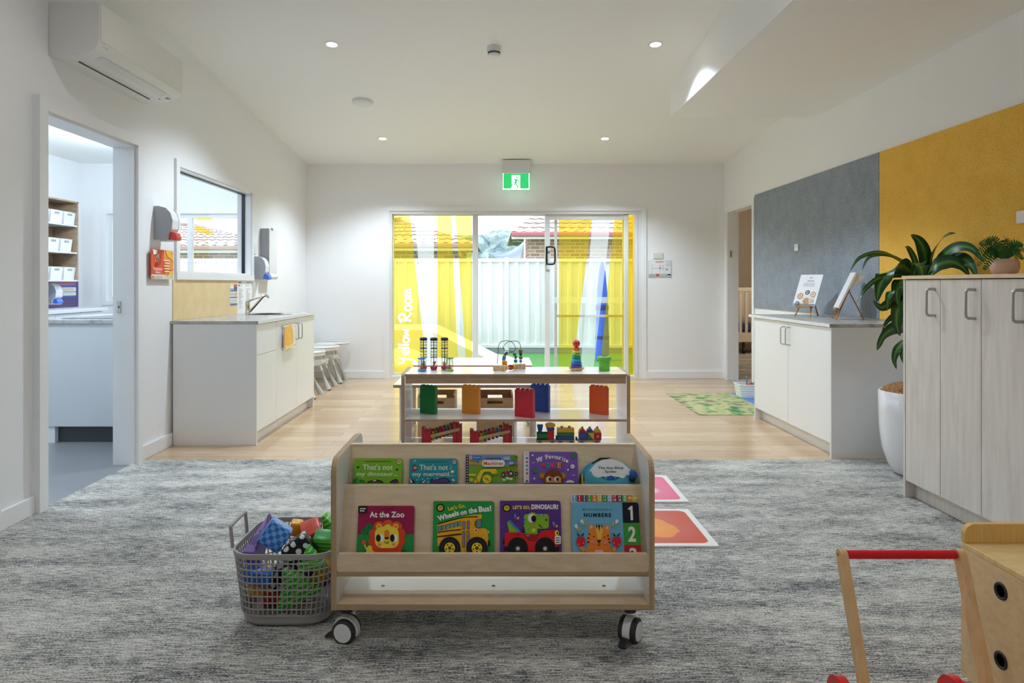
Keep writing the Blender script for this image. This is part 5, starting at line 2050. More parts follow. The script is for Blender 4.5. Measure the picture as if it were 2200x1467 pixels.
t, a, M_ = book('picture_book', 'landscape format machines book with tractor, tree and polka dot spine', -.1086, .0737, 'up', .095, (95, 1030, 90, 1030, 138, 645), '#7d98cf')
a.poly([(145, 320), (400, 345), (1030, 345), (1030, 645), (90, 645)], '#78ac2a').poly([(145, 230), (390, 240), (390, 330), (145, 310)], '#c9b52a').poly([(145, 340), (520, 375), (820, 365), (1030, 345), (1030, 375), (700, 385), (145, 352)], '#a98a2a')
a.poly([(880, 330), (960, 300), (1030, 310), (1030, 345), (880, 350)], '#4f8f2c')
a.rect(95, 140, 145, 645, '#171c4a')
for k in range(11):
    a.ell(121, 165 + k * 48, 11, 12, '#dfe3ef', n=12)
for k in range(6):
    for q in range(6):
        a.rect(150 + k * 10, 155 + q * 12, 160 + k * 10, 167 + q * 12, '#d0503a' if (k + q) % 2 else '#efe4da')
a.rect(212, 158, 375, 225, '#2f78d0', 8).text('Campbell', 226, 175, 352, 205, '#e6eef8', .01)
a.rect(460, 200, 728, 240, '#182a52', 6).text('BUSY SCIENCES', 478, 210, 708, 232, '#9fb0d0', .01)
a.rect(390, 235, 797, 357, '#f5f0ea', 50).text('Machines', 418, 262, 768, 330, '#c8502f', .02)
a.ell(845, 205, 75, 32, '#a9bcdf').ell(915, 290, 45, 28, '#a9bcdf').rect(972, 220, 1000, 350, '#9c6a2a').ell(960, 195, 75, 36, '#5f9a28').ell(1000, 185, 35, 28, '#4f8a24')
a.stroke([(165, 260), (300, 275)], 24, '#7a7f86', 1).ell(315, 268, 26, 26, '#3f78a8')
a.poly([(235, 645), (320, 500), (370, 415), (420, 400), (560, 400), (560, 445), (430, 445), (390, 500), (340, 645)], '#f0cc28').ell(600, 440, 56, 46, '#f0cc28').poly([(620, 440), (690, 468), (620, 490)], '#d9a820')
a.ell(475, 580, 78, 78, '#efd732', n=30).ell(475, 580, 26, 26, '#b9981c').ell(435, 557, 10, 10, '#4a3c10').ell(508, 605, 10, 10, '#4a3c10').rect(145, 488, 280, 518, '#e6cf4a').ell(195, 590, 38, 34, '#d9c02a')
a.stroke([(590, 495), (565, 640)], 6, '#2c4a10', 1).stroke([(280, 560), (320, 645)], 9, '#2a2410', 1)
a.rect(750, 440, 900, 490, '#b8262a', 8).rect(838, 380, 905, 440, '#8a2420').rect(850, 390, 892, 438, '#8fae6a').ell(768, 502, 40, 40, '#2a2830').ell(768, 502, 20, 20, '#a9a9b0').ell(905, 482, 50, 52, '#2a2830').ell(905, 482, 26, 28, '#b4b4bc').rect(968, 440, 1030, 480, '#b8362a').ell(1005, 490, 32, 34, '#2a2830').ell(1005, 490, 14, 15, '#a9a9b0')
for x_, y_ in ((785, 590), (850, 565), (910, 575)):
    a.ell(x_, y_, 30, 18, '#eceadf').ell(x_ - 28, y_ - 8, 10, 10, '#eceadf').rect(x_ - 18, y_ + 10, x_ - 10, y_ + 30, '#d9d4c4').rect(x_ + 10, y_ + 10, x_ + 18, y_ + 30, '#d9d4c4')
a.build('cover_print', t, M_)

t, a, M_ = book('picture_book', 'purple board book with a monkey face and white dotted spine', .0954, .286, 'up', .105, (1140, 2110, 1145, 2130, 95, 645), '#7a55b4')
a.rect(1140, 95, 1240, 645, '#e9e6ec')
for k, c_ in enumerate(('#d9d9a0', '#5a78b8', '#c0607a', '#4f9a58', '#7a8ab8', '#c0506a', '#dede9a', '#2f8a4a')):
    a.ell(1200, 140 + k * 68, 20, 22, c_, n=16)
for ch, x_, y_, r_ in zip('My', (1408, 1462), (235, 222), (24, 18)):
    a.text(ch, x_ - 32, y_ - 42, x_ + 30, y_ + 42, '#f4efe6', .03, r_)
for k, (ch, x_, y_, r_) in enumerate(zip('Favourite', (1560, 1612, 1660, 1712, 1762, 1806, 1842, 1876, 1920), (185, 190, 190, 195, 203, 212, 222, 238, 262), (14, 8, 4, 0, -6, -10, -14, -18, -24))):
    hw = (27, 22, 24, 24, 24, 16, 8, 18, 26)[k]
    hh = (40, 28, 28, 28, 28, 28, 40, 38, 28)[k]
    a.text(ch, x_ - hw, y_ - hh, x_ + hw, y_ + hh, '#f4efe6', .03, r_)
for ch, x_, c_ in zip('MONKEY', (1500, 1575, 1645, 1715, 1780, 1845), ('#d0504a', '#3aa8b4', '#d8569a', '#c8504a', '#e0a03a', '#d0503f')):
    a.text(ch, x_ - 31, 285, x_ + 31, 382, c_, .045)
a.ell(1475, 520, 62, 62, '#a8701c').ell(1850, 520, 62, 62, '#a8701c').ell(1475, 520, 36, 36, '#c08a30').ell(1850, 520, 36, 36, '#c08a30')
a.poly([(1500, 645)] + [(1672 + 178 * math.cos(q), 590 + 185 * math.sin(q)) for q in [PI + PI * k / 20 for k in range(21)]] + [(1845, 645)], '#7a3a1c')
a.poly([(1535, 645), (1535, 560), (1590, 520), (1672, 555), (1760, 520), (1815, 560), (1815, 645)], '#d39a4a')
a.ell(1595, 580, 38, 42, '#f2eee8').ell(1735, 585, 40, 42, '#f2eee8').ell(1612, 582, 24, 32, '#120e0e').ell(1748, 585, 24, 32, '#120e0e').ell(1662, 620, 6, 6, '#5a3010', n=8).ell(1684, 620, 6, 6, '#5a3010', n=8)
a.ell(1975, 645, 78, 46, '#e9e4da', 180, 360)
a.ell(2030, 160, 38, 42, '#2f8a3a').ell(1348, 432, 40, 38, '#2f8a3a', rot=20)
for k in range(5):
    q = 2 * PI * k / 5
    a.ell(2020 + 24 * math.cos(q), 358 + 24 * math.sin(q), 18, 18, '#f0ece4', n=10)
a.ell(2020, 358, 9, 9, '#a8783a', n=8)
for x_, y_ in ((1300, 158), (1330, 570), (1938, 415)):
    a.ell(x_, y_, 17, 17, '#efe6e6', n=10)
for x_, y_ in ((1315, 285), (2040, 510)):
    a.ell(x_, y_, 26, 12, '#c9b8a4', rot=-20, n=10).ell(x_, y_ - 14, 8, 8, '#2a2028', n=8)
a.build('cover_print', t, M_)

# soft cloth book
M_CLOTH = mat('teal_cloth', '#4aa3ba', .85)
t = thing('cloth_book', 'dome shaped soft cloth book with white cloud title panel', 'book', (.394, 2.37, .402), 0, 'picture books on the display trolley')
zb = .4025
yf = 2.44 - (.615 - zb) * SL
M_ = book_matrix(.394, yf - .030, zb + .009)
dome = [(-.088, 0)] + [(-.088 * math.cos(q), .098 + .072 * math.sin(q)) for q in [PI * k / 24 for k in range(25)]] + [(.088, 0)]
MB().prism(dome, 'xz', 0, .013, M_CLOTH, M_, bev=.004, seg=3).build('front_page', t)
MB().prism([(p - .016, q * .99) for p, q in dome], 'xz', .0135, .026, mat('blue_cloth', '#3a8fb4', .85), M_, bev=.004, seg=3).build('back_page', t)
MB().prism([(-.055, .145), (.0, .172), (.01, .1755), (-.03, .1745), (-.058, .158)], 'xz', .009, .02, M_BLACK, M_).build('strap', t)
a = Art((440, 1750, 440, 1750, 285, 905), .172, .0715, .170)
a.poly([(555, 640), (640, 520), (760, 400), (900, 310), (1030, 292), (1180, 292), (1330, 330), (1460, 400), (1560, 500), (1650, 590), (1705, 680), (1680, 740), (1600, 755), (1520, 745), (1510, 800), (1440, 848), (1370, 820), (1240, 790), (1000, 790), (860, 815), (760, 825), (670, 780), (625, 700), (605, 640)], '#eff0f3')
a.text('The Itsy-Bitsy', 790, 505, 1478, 600, '#1c1c20', .02).text('Spider', 975, 618, 1290, 705, '#1c1c20', .02)
a.ell(1122, 885, 118, 115, '#1f5fb8', 180, 360, 0).rect(1004, 880, 1240, 900, '#1f5fb8').stroke([(905, 820), (980, 870)], 20, '#1c1c28', 1).stroke([(1315, 825), (1250, 875)], 20, '#1c1c28', 1).ell(905, 815, 28, 18, '#1c1c20').ell(1312, 825, 28, 20, '#1c2050')
a.build('cover_print', t, M_ @ Matrix.Translation((0, -.0004, 0)))
m_ = MB()
m_.box(-.1035, -.0985, .002, .0125, .05, .118, M_BLACK, .001, M=M_)
m_.box(-.0983, -.0925, .001, .0125, .05, .118, mat('patch_yellow', '#c9b83a', .8), .001, M=M_)
m_.box(-.0923, -.0885, .003, .0125, .05, .095, mat('patch_orange', '#d07a3a', .8), .001, M=M_)
m_.build('patch_tag', t)
m_ = MB()
m_.ball((0, 0, 0), .012, mat('royal_blue_plush', '#2a5fb4', .9), 14, M=M_ @ Matrix.Translation((.082, -.006, .118)) @ Matrix.Rotation(-.6, 4, 'Y') @ Matrix.Diagonal((1.0, 1, 1.45, 1)))
m_.ball((0, 0, 0), .011, M_BLACK, 12, M=M_ @ Matrix.Translation((.078, -.006, .104)))
m_.build('plush_foot', t)

# ------------------------------------------------------------------ low toy shelf behind the book display
UX0, UX1, UYF, UYB, UTOP = -.615, .861, 4.40, 4.795, .607
UT = .016
t = thing('toy_shelf', 'low open whitewashed plywood toy shelf behind the book display', 'shelf', (.123, 4.6, 0))
pf = side_profile(UYF, UYB, .095, UTOP + .004, .03)
M_UIN = mat('white_inner_laminate', (.80, .80, .83), .28)
M_BROWNEDGE = wood('brown_ply_edge', '#b39678', '#9c8066', (4, 4, 30), .5)
side_panel('side_panel', t, UX0, UX0 + UT + .006, pf, M_UIN, M_BROWNEDGE)
side_panel('side_panel', t, UX1 - UT - .006, UX1, pf, M_UIN, M_BROWNEDGE)
jx0, jx1 = UX0 + UT + .0065, UX1 - UT - .0065


def edged_board(name, x0, x1, y0, y1, z0, z1, par, top=None):
    m_ = MB()
    top = top or mat('white_gloss_shelf', (.80, .80, .79), .16, spec=.6)
    m_.box(x0, x1, y0 + .001, y1, z0, z1, top)
    m_.box(x0, x1, y0, y0 + .001, z0, z1, M_BROWNEDGE)
    return m_.build(name, par)


edged_board('top_board', jx0, jx1, UYF + .006, UYB, UTOP - .015, UTOP, t)
MB().box(jx0 + .004, jx1 - .004, UYF + .012, UYF + .026, UTOP - .062, UTOP - .0155, M_BROWNEDGE).build('apron', t)
edged_board('shelf', jx0, jx1, UYF + .004, UYB, .301, .316, t)
edged_board('bottom_shelf', jx0, jx1, UYF + .004, UYB, .099, .114, t)
MB().box(.114, .130, UYF + .01, UYB - .01, .1145, .3005, M_UIN).build('divider', t)
for x_ in (UX0 + .06, UX1 - .06):
    for y_ in (UYF + .06, UYB - .06):
        caster(t, x_, y_, .098, .4, .032)
m_ = MB()
m_.cyl((UX0 - .012, 4.5, .265), (UX0, 4.5, .265), .008, .008, M_STEEL, 12)
m_.build('bolt_cap', t)

# ------------------------------------------------------------------ toddler tables and plywood crates beyond
M_TABLETOP = mat('white_table_laminate', (.78, .77, .74), .22, spec=.5)


def table(label, x0, x1, y0, y1, z):
    t_ = thing('toddler_table', label, 'table', ((x0 + x1) / 2, (y0 + y1) / 2, 0), 0, 'toddler tables')
    m_ = MB()
    m_.box(x0, x1, y0, y1, z - .002, z, M_TABLETOP)
    m_.box(x0, x1, y0, y1, z - .022, z - .002, M_BROWNEDGE)
    m_.build('tabletop', t_)
    for x_ in (x0 + .06, x1 + .024 - .0):
        for y_ in (y0 + .07, y1 - .07):
            xx = min(x_, x1 - .03)
            m_ = MB()
            m_.cyl((xx, y_, .03), (xx, y_, z - .022), .024, .024, mat('grey_white_leg', (.62, .61, .58), .35), 16)
            lg = m_.build('leg', t_)
            m_ = MB()
            m_.lathe([(.030, 0), (.030, .008), (.026, .03), (.0, .03)], (xx, y_, 0), M_CHROME, 18)
            m_.build('foot', lg)
    return t_


table('low white toddler table just behind the toy shelf', -.758, .300, 5.0, 5.78, .45)
table('low white toddler table by the glass door', -.758, .326, 6.2, 6.85, .45)


def crate(label, x0, x1, y0, y1, h):
    t_ = thing('plywood_crate', label, 'crate', ((x0 + x1) / 2, y0, 0), 0, 'plywood storage crates')
    th = .012
    m_ = MB()
    w_ = x1 - x0
    cx = (x0 + x1) / 2
    zs, hs = .265, .013
    # front with an oval hand hole
    m_.box(x0, x1, y0, y0 + th, 0, zs - hs, M_PLY)
    m_.box(x0, x1, y0, y0 + th, zs + hs, h - .022, M_PLY)
    m_.box(x0, cx - .06, y0, y0 + th, zs - hs, zs + hs, M_PLY)
    m_.box(cx + .06, x1, y0, y0 + th, zs - hs, zs + hs, M_PLY)
    m_.build('front_panel', t_)
    m_ = MB()
    m_.box(x0, x0 + th, y0 + th, y1, 0, h, M_PLY)
    m_.box(x1 - th, x1, y0 + th, y1, 0, h, M_PLY)
    m_.box(x0, x1, y1 - th, y1, 0, zs - hs, M_PLY)
    m_.box(x0, x1, y1 - th, y1, zs + hs, h, M_PLY)
    m_.box(x0, cx - .06, y1 - th, y1, zs - hs, zs + hs, M_PLY)
    m_.box(cx + .06, x1, y1 - th, y1, zs - hs, zs + hs, M_PLY)
    m_.box(x0 + th, x1 - th, y0 + th, y1 - th, 0, th, M_PLY)
    m_.build('body', t_)
    return t_


crate('plywood crate with oval hand hole beneath the table, behind the green blocks', -.616, -.327, 5.32, 5.62, .32)
crate('plywood crate with oval hand hole beneath the table, beside the red blocks', -.156, .129, 5.32, 5.62, .32)

# ------------------------------------------------------------------ interlocking block walls on the middle shelf


def brick_wall(label, xl, yl, xr, yr, h, col, rough=.35):
    m = mat('block_' + col.strip('#'), col, rough)
    L = math.hypot(xr - xl, yr - yl)
    ang = math.atan2(yr - yl, xr - xl)
    o_ = thing('block_wall', label, 'toy blocks', (xl, yl, .3165), ang, 'stacked block walls on the toy shelf')
    m_ = MB()
    n = 9
    lh = h / n
    for k in range(n):
        m_.box(.0006, L - .0006, .0006, .0314, k * lh, (k + 1) * lh - .0016, m)
        m_.box(0.0016, L - .0016, .0016, .0304, (k + 1) * lh - .0016, (k + 1) * lh, m)
    m_.build('bricks', o_, local=True)
    m_ = MB()
    p = L / 4
    for i in range(4):
        for j in (.008, .024):
            m_.cyl((p * (i + .5), j, h), (p * (i + .5), j, h + .011), .0092, .0092, m, 14)
    m_.build('studs', o_, local=True)
    return o_


brick_wall('dark green stacked toy block wall on the middle shelf', -.520, 4.62, -.412, 4.56, .182, '#0d7a3c')
brick_wall('amber stacked toy block wall on the middle shelf', -.236, 4.62, -.120, 4.57, .182, '#ee961c')
brick_wall('crimson stacked toy block wall on the middle shelf', .118, 4.50, .236, 4.435, .178, '#c4152a')
brick_wall('blue stacked toy block wall half hidden behind the crimson one', .235, 4.70, .350, 4.63, .182, '#1d4fb0')
brick_wall('bright orange stacked toy block wall on the middle shelf', .626, 4.62, .728, 4.53, .182, '#f0641e')

# ------------------------------------------------------------------ toys on top of the shelf
M_DARKP = mat('dark_purple_black', '#1d1a22', .35)


def rain_tube(label, x, y):
    t_ = thing('rain_shaker', label, 'toy', (x, y, UTOP), 0, 'tall clear rain shakers')
    MB().lathe([(.0225, .022), (.0225, .20)], (0, 0, 0), M_CLEARPL, 24).build('tube', t_, local=True)
    m_ = MB().lathe([(.024, .198), (.0255, .202), (.0255, .214), (.018, .219), (0, .22)], (0, 0, 0), M_DARKP, 24)
    m_.build('cap', t_, local=True)
    MB().cyl((0, 0, .02), (0, 0, .2), .0028, .0028, M_DARKP, 8).build('spine', t_, local=True)
    for zz_, r_ in ((.186, .0012), (.166, .0012), (.145, .0026), (.122, .0012), (.100, .0012)):
        MB().tube([(.0226 * math.cos(2 * PI * k / 24), .0226 * math.sin(2 * PI * k / 24), zz_) for k in range(24)], r_, M_DARKP if r_ > .002 else mat('grey_ring', '#4a4a58', .4), 6, closed=True).build('ring', t_, local=True)
    m_ = MB()
    for k in range(8):
        q = 2 * PI * k / 8
        m_.cyl((.0228 * math.cos(q), .0228 * math.sin(q), .03), (.0228 * math.cos(q), .0228 * math.sin(q), .2), .0007, .0007, mat('grey_ring', '#4a4a58', .4), 5)
    m_.build('rib', t_, local=True)
    MB().tube([(.0228 * math.cos(2 * PI * k / 24), .0228 * math.sin(2 * PI * k / 24), .084) for k in range(24)], .0024, mat('teal_band', '#4f9aa4', .4), 6, closed=True).build('band', t_, local=True)
    MB().lathe([(.017, 0), (.0235, .008), (.0245, .018), (.0235, .026), (.0, .026)], (0, 0, 0), mat('raspberry_base', '#b8305a', .35), 24).build('base', t_, local=True)
    rr = random.Random(int(x * 1000))
    cl = ('#d8572f', '#c9b83a', '#7fae3a', '#c0405a')
    for k, c_ in enumerate(cl):
        m_ = MB()
        for _ in range(6):
            q, e = rr.random() * 2 * PI, rr.random() * .014
            m_.ball((e * math.cos(q), e * math.sin(q), .030 + rr.random() * .024), .0042, mat('bead_' + c_.strip('#'), c_, .4), 8)
        b_ = m_.build('beads', t_, local=True)
        b_['kind'] = 'stuff'


rain_tube('tall clear rain shaker behind the small blue lidded shaker', -.497, 4.64)
rain_tube('tall clear rain shaker standing between the other two', -.426, 4.63)
rain_tube('tall clear rain shaker behind the small green lidded shaker', -.354, 4.64)


def jar_rattle(label, x, y, c1, c2):
    t_ = thing('jar_shaker', label, 'toy', (x, y, UTOP), 0, 'small clear jar shakers')
    MB().lathe([(.021, .014), (.0255, .04), (.024, .066), (.021, .082)], (0, 0, 0), M_CLEARPL, 24).build('jar', t_, local=True)
    MB().lathe([(.022, 0), (.027, .004), (.027, .011), (.022, .015), (0, .015)], (0, 0, 0), mat('lid_' + c1.strip('#'), c1, .35), 24).build('base', t_, local=True)
    MB().lathe([(.021, .081), (.027, .084), (.027, .089), (.02, .092), (0, .093)], (0, 0, 0), mat('lid_' + c2.strip('#'), c2, .35), 24).build('lid', t_, local=True)
    MB().cyl((0, 0, .015), (0, 0, .082), .0022, .0022, mat('brown_spine', '#8f6a3a', .5), 8).build('spine', t_, local=True)
    m_ = MB()
    for k in range(5):
        zz_ = .026 + k * .011
        rr = .021 + .0045 * math.sin(PI * (zz_ - .014) / .068)
        m_.tube([(rr * math.cos(2 * PI * q / 20), rr * math.sin(2 * PI * q / 20), zz_) for q in range(20)], .0006, mat('grey_ring', '#4a4a58', .4), 5, closed=True)
    for k in range(8):
        q = 2 * PI * k / 8
        m_.tube([((.021 + .0045 * math.sin(PI * (z_ - .014) / .068)) * math.cos(q), (.021 + .0045 * math.sin(PI * (z_ - .014) / .068)) * math.sin(q), z_) for z_ in (.015, .03, .045, .06, .08)], .0006, mat('grey_ring', '#4a4a58', .4), 5)
    m_.build('rib', t_, local=True)
    MB().lathe([(.012, .015), (.014, .02), (.009, .026), (.013, .034), (.004, .042), (0, .05)], (0, 0, 0), mat('orange_core', '#d8703a', .5), 16).build('core', t_, local=True)


jar_rattle('small clear jar shaker with blue lid on the toy shelf top', -.499, 4.545, '#2f8fc0', '#2b7fb4')
jar_rattle('small clear jar shaker with green lid on the toy shelf top', -.314, 4.555, '#86c052', '#5fa03a')

# bead maze
t = thing('bead_maze', 'wooden bead maze toy with black looping wires', 'toy', (.08, 4.6, UTOP))
BY = 4.58


def bz(x, y, Y=BY):
    return V(1050 + x / 16.3, 720 + y / 16.3, Y)


m_ = MB()
R = Matrix.Translation((.020, 4.53, UTOP + .020)) @ Matrix.Rotation(-.22, 4, 'Z')
m_.box(-.042, .042, -.018, .018, -.016, .022, M_NATWOOD, .003, M=R)
m_.build('block', t)
m_ = MB()
R2 = Matrix.Translation((.152, 4.63, UTOP + .020)) @ Matrix.Rotation(.12, 4, 'Z')
m_.box(-.042, .042, -.018, .018, -.016, .020, M_NATWOOD, .003, M=R2)
m_.build('block', t)
for RR in (R, R2):
    for sx_ in (-.028, .028):
        m_ = MB()
        m_.cyl(RR @ Vector((sx_, -.020, -.012)), RR @ Vector((sx_, .020, -.012)), .008, .008, M_CLEARPL, 12)
        m_.build('roller', t)
M_WIRE = mat('black_wire', (.015, .016, .02), .35)
wA = [(300, 1000), (325, 640), (340, 420), (370, 310), (450, 222), (560, 200), (690, 195), (790, 235), (880, 320), (940, 440), (925, 520), (850, 575), (730, 612), (640, 650), (560, 740), (525, 850), (520, 1000)]
wB = [(1120, 990), (1120, 600), (1112, 400), (1085, 300), (1015, 215), (900, 205), (760, 212), (640, 260), (545, 350), (508, 430), (530, 500), (610, 540), (820, 577), (890, 630), (935, 760), (945, 990)]
for w_, dy in ((wA, 0), (wB, .012)):
    MB().tube(smooth_path([bz(x, y, BY + dy + .05 * (i / len(w_) - .5) * (1 if dy == 0 else -1)) for i, (x, y) in enumerate(w_)], 5), .0020, M_WIRE, 8).build('wire', t)
for x, y, c_, kind, r_ in ((625, 625, '#4a3f86', 'b', .010), (580, 665, '#8a3a4a', 'q', .008), (545, 760, '#5f9a8a', 'q', .012), (530, 830, '#7a8ec0', 'q', .012), (555, 975, '#e0a53a', 'q', .017),
                           (905, 665, '#3a8a4a', 'q', .011), (940, 775, '#2f7ac8', 'b', .0105), (940, 900, '#3fa0a4', 'q', .012), (1115, 555, '#7a6a1c', 'q', .013), (1118, 670, '#16306a', 'b', .011),
                           (1120, 790, '#3f8a52', 'q', .012), (1120, 910, '#3f86d0', 'b', .0105)):
    m_ = MB()
    p = bz(x, y, BY + .005)
    mm = mat('bead_' + c_.strip('#'), c_, .35)
    if kind == 'b':
        m_.ball(p, r_, mm, 14)
    else:
        m_.box(p.x - r_, p.x + r_, p.y - r_, p.y + r_, p.z - r_ * .85, p.z + r_ * .85, mm, .002)
    m_.build('bead', t)
p0, p1 = Vector((.055, 4.545, UTOP + .022)), Vector((.118, 4.61, UTOP + .022))
MB().cyl(p0, p1, .004, .004, M_NATWOOD, 8).build('coupling', t)
for f_, c_, r_ in ((.12, '#dcc06a', .016), (.62, '#c02a44', .018), (.95, '#d9c23a', .016)):
    m_ = MB()
    q = p0.lerp(p1, f_)
    d = (p1 - p0).normalized()
    m_.cyl(q - d * .007, q + d * .007, r_, r_, mat('bead_' + c_.strip('#'), c_, .35), 20)
    m_.build('wheel_bead', t)

# stacking rings
t = thing('stacking_rings', 'rainbow stacking ring tower with red ball on a wooden rocker', 'toy', (.535, 4.585, UTOP))
m_ = MB()
m_.prism([(-.055, .022), (-.03, .002), (.03, .002), (.055, .022)], 'xz', -.03, .03, M_NATWOOD, bev=.002)
m_.build('rocker_base', t, local=True)
z_ = .0225
for c_, r_ in (('#5a3590', .0395), ('#1d6fb8', .037), ('#2f9ad0', .034), ('#1d8a48', .0315), ('#5fb85a', .0295), ('#e8c83a', .027), ('#e2542a', .0245)):
    m_ = MB()
    h_ = .0188
    m_.lathe([(.006, z_), (r_ - .006, z_), (r_ - .0015, z_ + .003), (r_, z_ + h_ / 2), (r_ - .0015, z_ + h_ - .003), (r_ - .006, z_ + h_), (.006, z_ + h_)], (0, 0, 0), mat('ring_' + c_.strip('#'), c_, .35), 28)
    m_.build('ring', t, local=True)
    z_ += h_ + .0004
m_ = MB()
m_.cyl((0, 0, .02), (0, 0, z_ + .01), .0055, .0055, M_NATWOOD, 10)
m_.build('peg', t, local=True)
MB().ball((0, 0, z_ + .0245), .0255, mat('ring_d0342e', '#d0342e', .3), 22).build('ball', t, local=True)

t = thing('treasure_tub', 'round lime green lidded tub with a dark opening on top', 'toy', (.723, 4.585, UTOP))
M_LIME = mat('lime_plastic', '#5fb82a', .35)
MB().lathe([(.034, 0), (.037, .003), (.0395, .072), (.0395, .076)], (0, 0, 0), M_LIME, 32).build('tub', t, local=True)
MB().lathe([(.0395, .072), (.0455, .074), (.0465, .090), (.042, .094), (.018, .095)], (0, 0, 0), M_LIME, 32).build('lid', t, local=True)
MB().lathe([(.021, .0952), (.019, .0965), (.0001, .0962)], (0, 0, 0), mat('dark_slot', (.02, .02, .02), .7), 24).build('opening', t, local=True)

# ------------------------------------------------------------------ toys on the bottom shelf
M_REDW = mat('red_painted_wood', '#c01c2c', .4)


def peg_bench(label, x0, x1, y, hl, hr):
    t_ = thing('hammer_bench', label, 'toy', ((x0 + x1) / 2, y, .1145), 0, 'wooden peg hammering benches')
    z0 = .1145
    w_ = .062

    def post(xa, xb, zt, nm):
        m__ = MB()
        m__.prism([(xa, z0), (xb, z0), (xb, zt - .006), (xb - .010, zt), (xa + (xb - xa) * .72, zt - .002), (xa + (xb - xa) * .5, zt - .016), (xa + (xb - xa) * .28, zt + .010), (xa, zt + .012)], 'xz', y - .03, y + .03, M_REDW, bev=.002)
        m__.build(nm, t_)
    post(x0, x0 + w_, z0 + hl, 'end_post')
    post(x1 - .03, x1, z0 + hr, 'end_post')
    post(x1 - .06, x1 - .032, z0 + hr + .012, 'end_post')
    m__ = MB()
    za, zb_ = z0 + hl - .055, z0 + hr - .040
    m__.prism([(x0 + w_, za), (x1 - .012, zb_), (x1 - .012, zb_ + .02), (x0 + w_, za + .02)], 'xz', y - .036, y - .02, M_NATWOOD)
    m__.prism([(x0 + w_, za), (x1 - .012, zb_), (x1 - .012, zb_ + .02), (x0 + w_, za + .02)], 'xz', y + .02, y + .036, M_NATWOOD)
    m__.build('rail', t_)
    cs = ('#e2a52a', '#1d8a3c', '#c01c2c', '#c01c2c', '#1d5fb0', '#8a6a3a')
    for k, c_ in enumerate(cs):
        f_ = (k + .5) / len(cs)
        x_ = x0 + w_ + (x1 - .062 - x0 - w_) * f_
        zt = za + (zb_ - za) * f_
        for dy, dz in ((-.012, 0), (.013, .010)):
            cc = c_ if dy < 0 else cs[(k + 2) % 6]
            m__ = MB()
            m__.cyl((x_, y + dy, zt - .026), (x_, y + dy, zt + .036 + dz), .0105, .0105, mat('peg_' + cc.strip('#'), cc, .4), 14)
            m__.build('peg', t_)


peg_bench('red wooden hammer bench with coloured pegs beneath the green blocks', -.498, -.232, 4.56, .110, .142)
peg_bench('red wooden hammer bench with coloured pegs beside the shelf divider', -.178, .102, 4.56, .096, .128)

t = thing('toy_train', 'colourful wooden block train on the bottom shelf', 'toy', (.47, 4.56, .1145))
z0 = .1145
mB, mG, mY, mR = (mat('train_' + n_, c_, .4) for n_, c_ in (('blue', '#1f4fa0'), ('green', '#12763c'), ('yellow', '#e8b52a'), ('red', '#c01c2c')))
ty = 4.56
for xa, xb in ((.262, .395), (.398, .520), (.540, .690)):
    MB().box(xa, xb, ty - .03, ty + .03, z0 + .022, z0 + .036, M_NATWOOD, .002).build('chassis', t)
    for x_ in (xa + .025, xb - .025):
        m_ = MB()
        m_.cyl((x_, ty - .036, z0 + .0165), (x_, ty + .036, z0 + .0165), .0165, .0165, mB, 18)
        m_.build('wheel', t)
b0 = z0 + .036
MB().cyl((.268, ty, b0 + .026), (.345, ty, b0 + .026), .026, .026, mG, 20).build('boiler', t)
MB().box(.340, .382, ty - .027, ty + .027, b0, b0 + .065, mR, .002).build('cab', t)
MB().box(.333, .385, ty - .024, ty + .024, b0 + .066, b0 + .082, mB, .004).build('cab_top', t)
MB().prism([(.325, b0 + .092), (.332, b0 + .105), (.36, b0 + .112), (.388, b0 + .104), (.392, b0 + .092), (.36, b0 + .083), (.34, b0 + .084)], 'xz', ty - .026, ty + .026, mY, bev=.002).build('cab_roof', t)
MB().lathe([(.012, b0 + .05), (.021, b0 + .098), (.018, b0 + .099), (0, b0 + .099)], (.290, ty, 0), mB, 18).build('funnel', t)
for k, c_ in enumerate((mB, mG, mY)):
    MB().box(.404, .516, ty - .027, ty + .027, b0 + k * .026, b0 + k * .026 + .0255, c_, .002).build('wagon_block', t)
for x_ in (.435, .485):
    MB().cyl((x_, ty, b0 + .078), (x_, ty, b0 + .090), .009, .009, M_NATWOOD, 12).build('peg', t)
MB().box(.394, .404, ty - .01, ty + .01, z0 + .03, z0 + .062, mB, .001).build('coupler', t)
MB().box(.526, .538, ty - .01, ty + .01, z0 + .03, z0 + .055, mB, .001).build('coupler', t)
MB().box(.548, .600, ty - .027, ty + .027, b0, b0 + .050, mB, .002).build('wagon_block', t)
MB().prism([(.602, b0), (.645, b0), (.602, b0 + .05)], 'xz', ty - .027, ty + .027, mG).build('wagon_wedge', t)
MB().prism([(.647, b0), (.647, b0 + .05), (.603, b0 + .05)], 'xz', ty - .027, ty + .027, mY).build('wagon_wedge', t)
m_ = MB().box(.649, .696, ty - .027, ty + .027, b0, b0 + .050, mR, .002)
m_.build('wagon_block', t)
MB().cyl((.672, ty - .0285, b0 + .026), (.672, ty - .0265, b0 + .026), .008, .008, M_NATWOOD, 12).build('dowel_end', t)
for x_, c_ in ((.572, mR), (.622, mB), (.672, mY)):
    m_ = MB()
    m_.prism([(x_ + .022 * math.cos(q), b0 + .0505 + .024 * math.sin(q)) for q in [PI * k / 12 for k in range(13)]], 'xz', ty - .025, ty + .025, c_)
    m_.build('arch_block', t)
    MB().cyl((x_, ty, b0 + .073), (x_, ty, b0 + .086), .0075, .0075, M_NATWOOD, 12).build('peg', t)

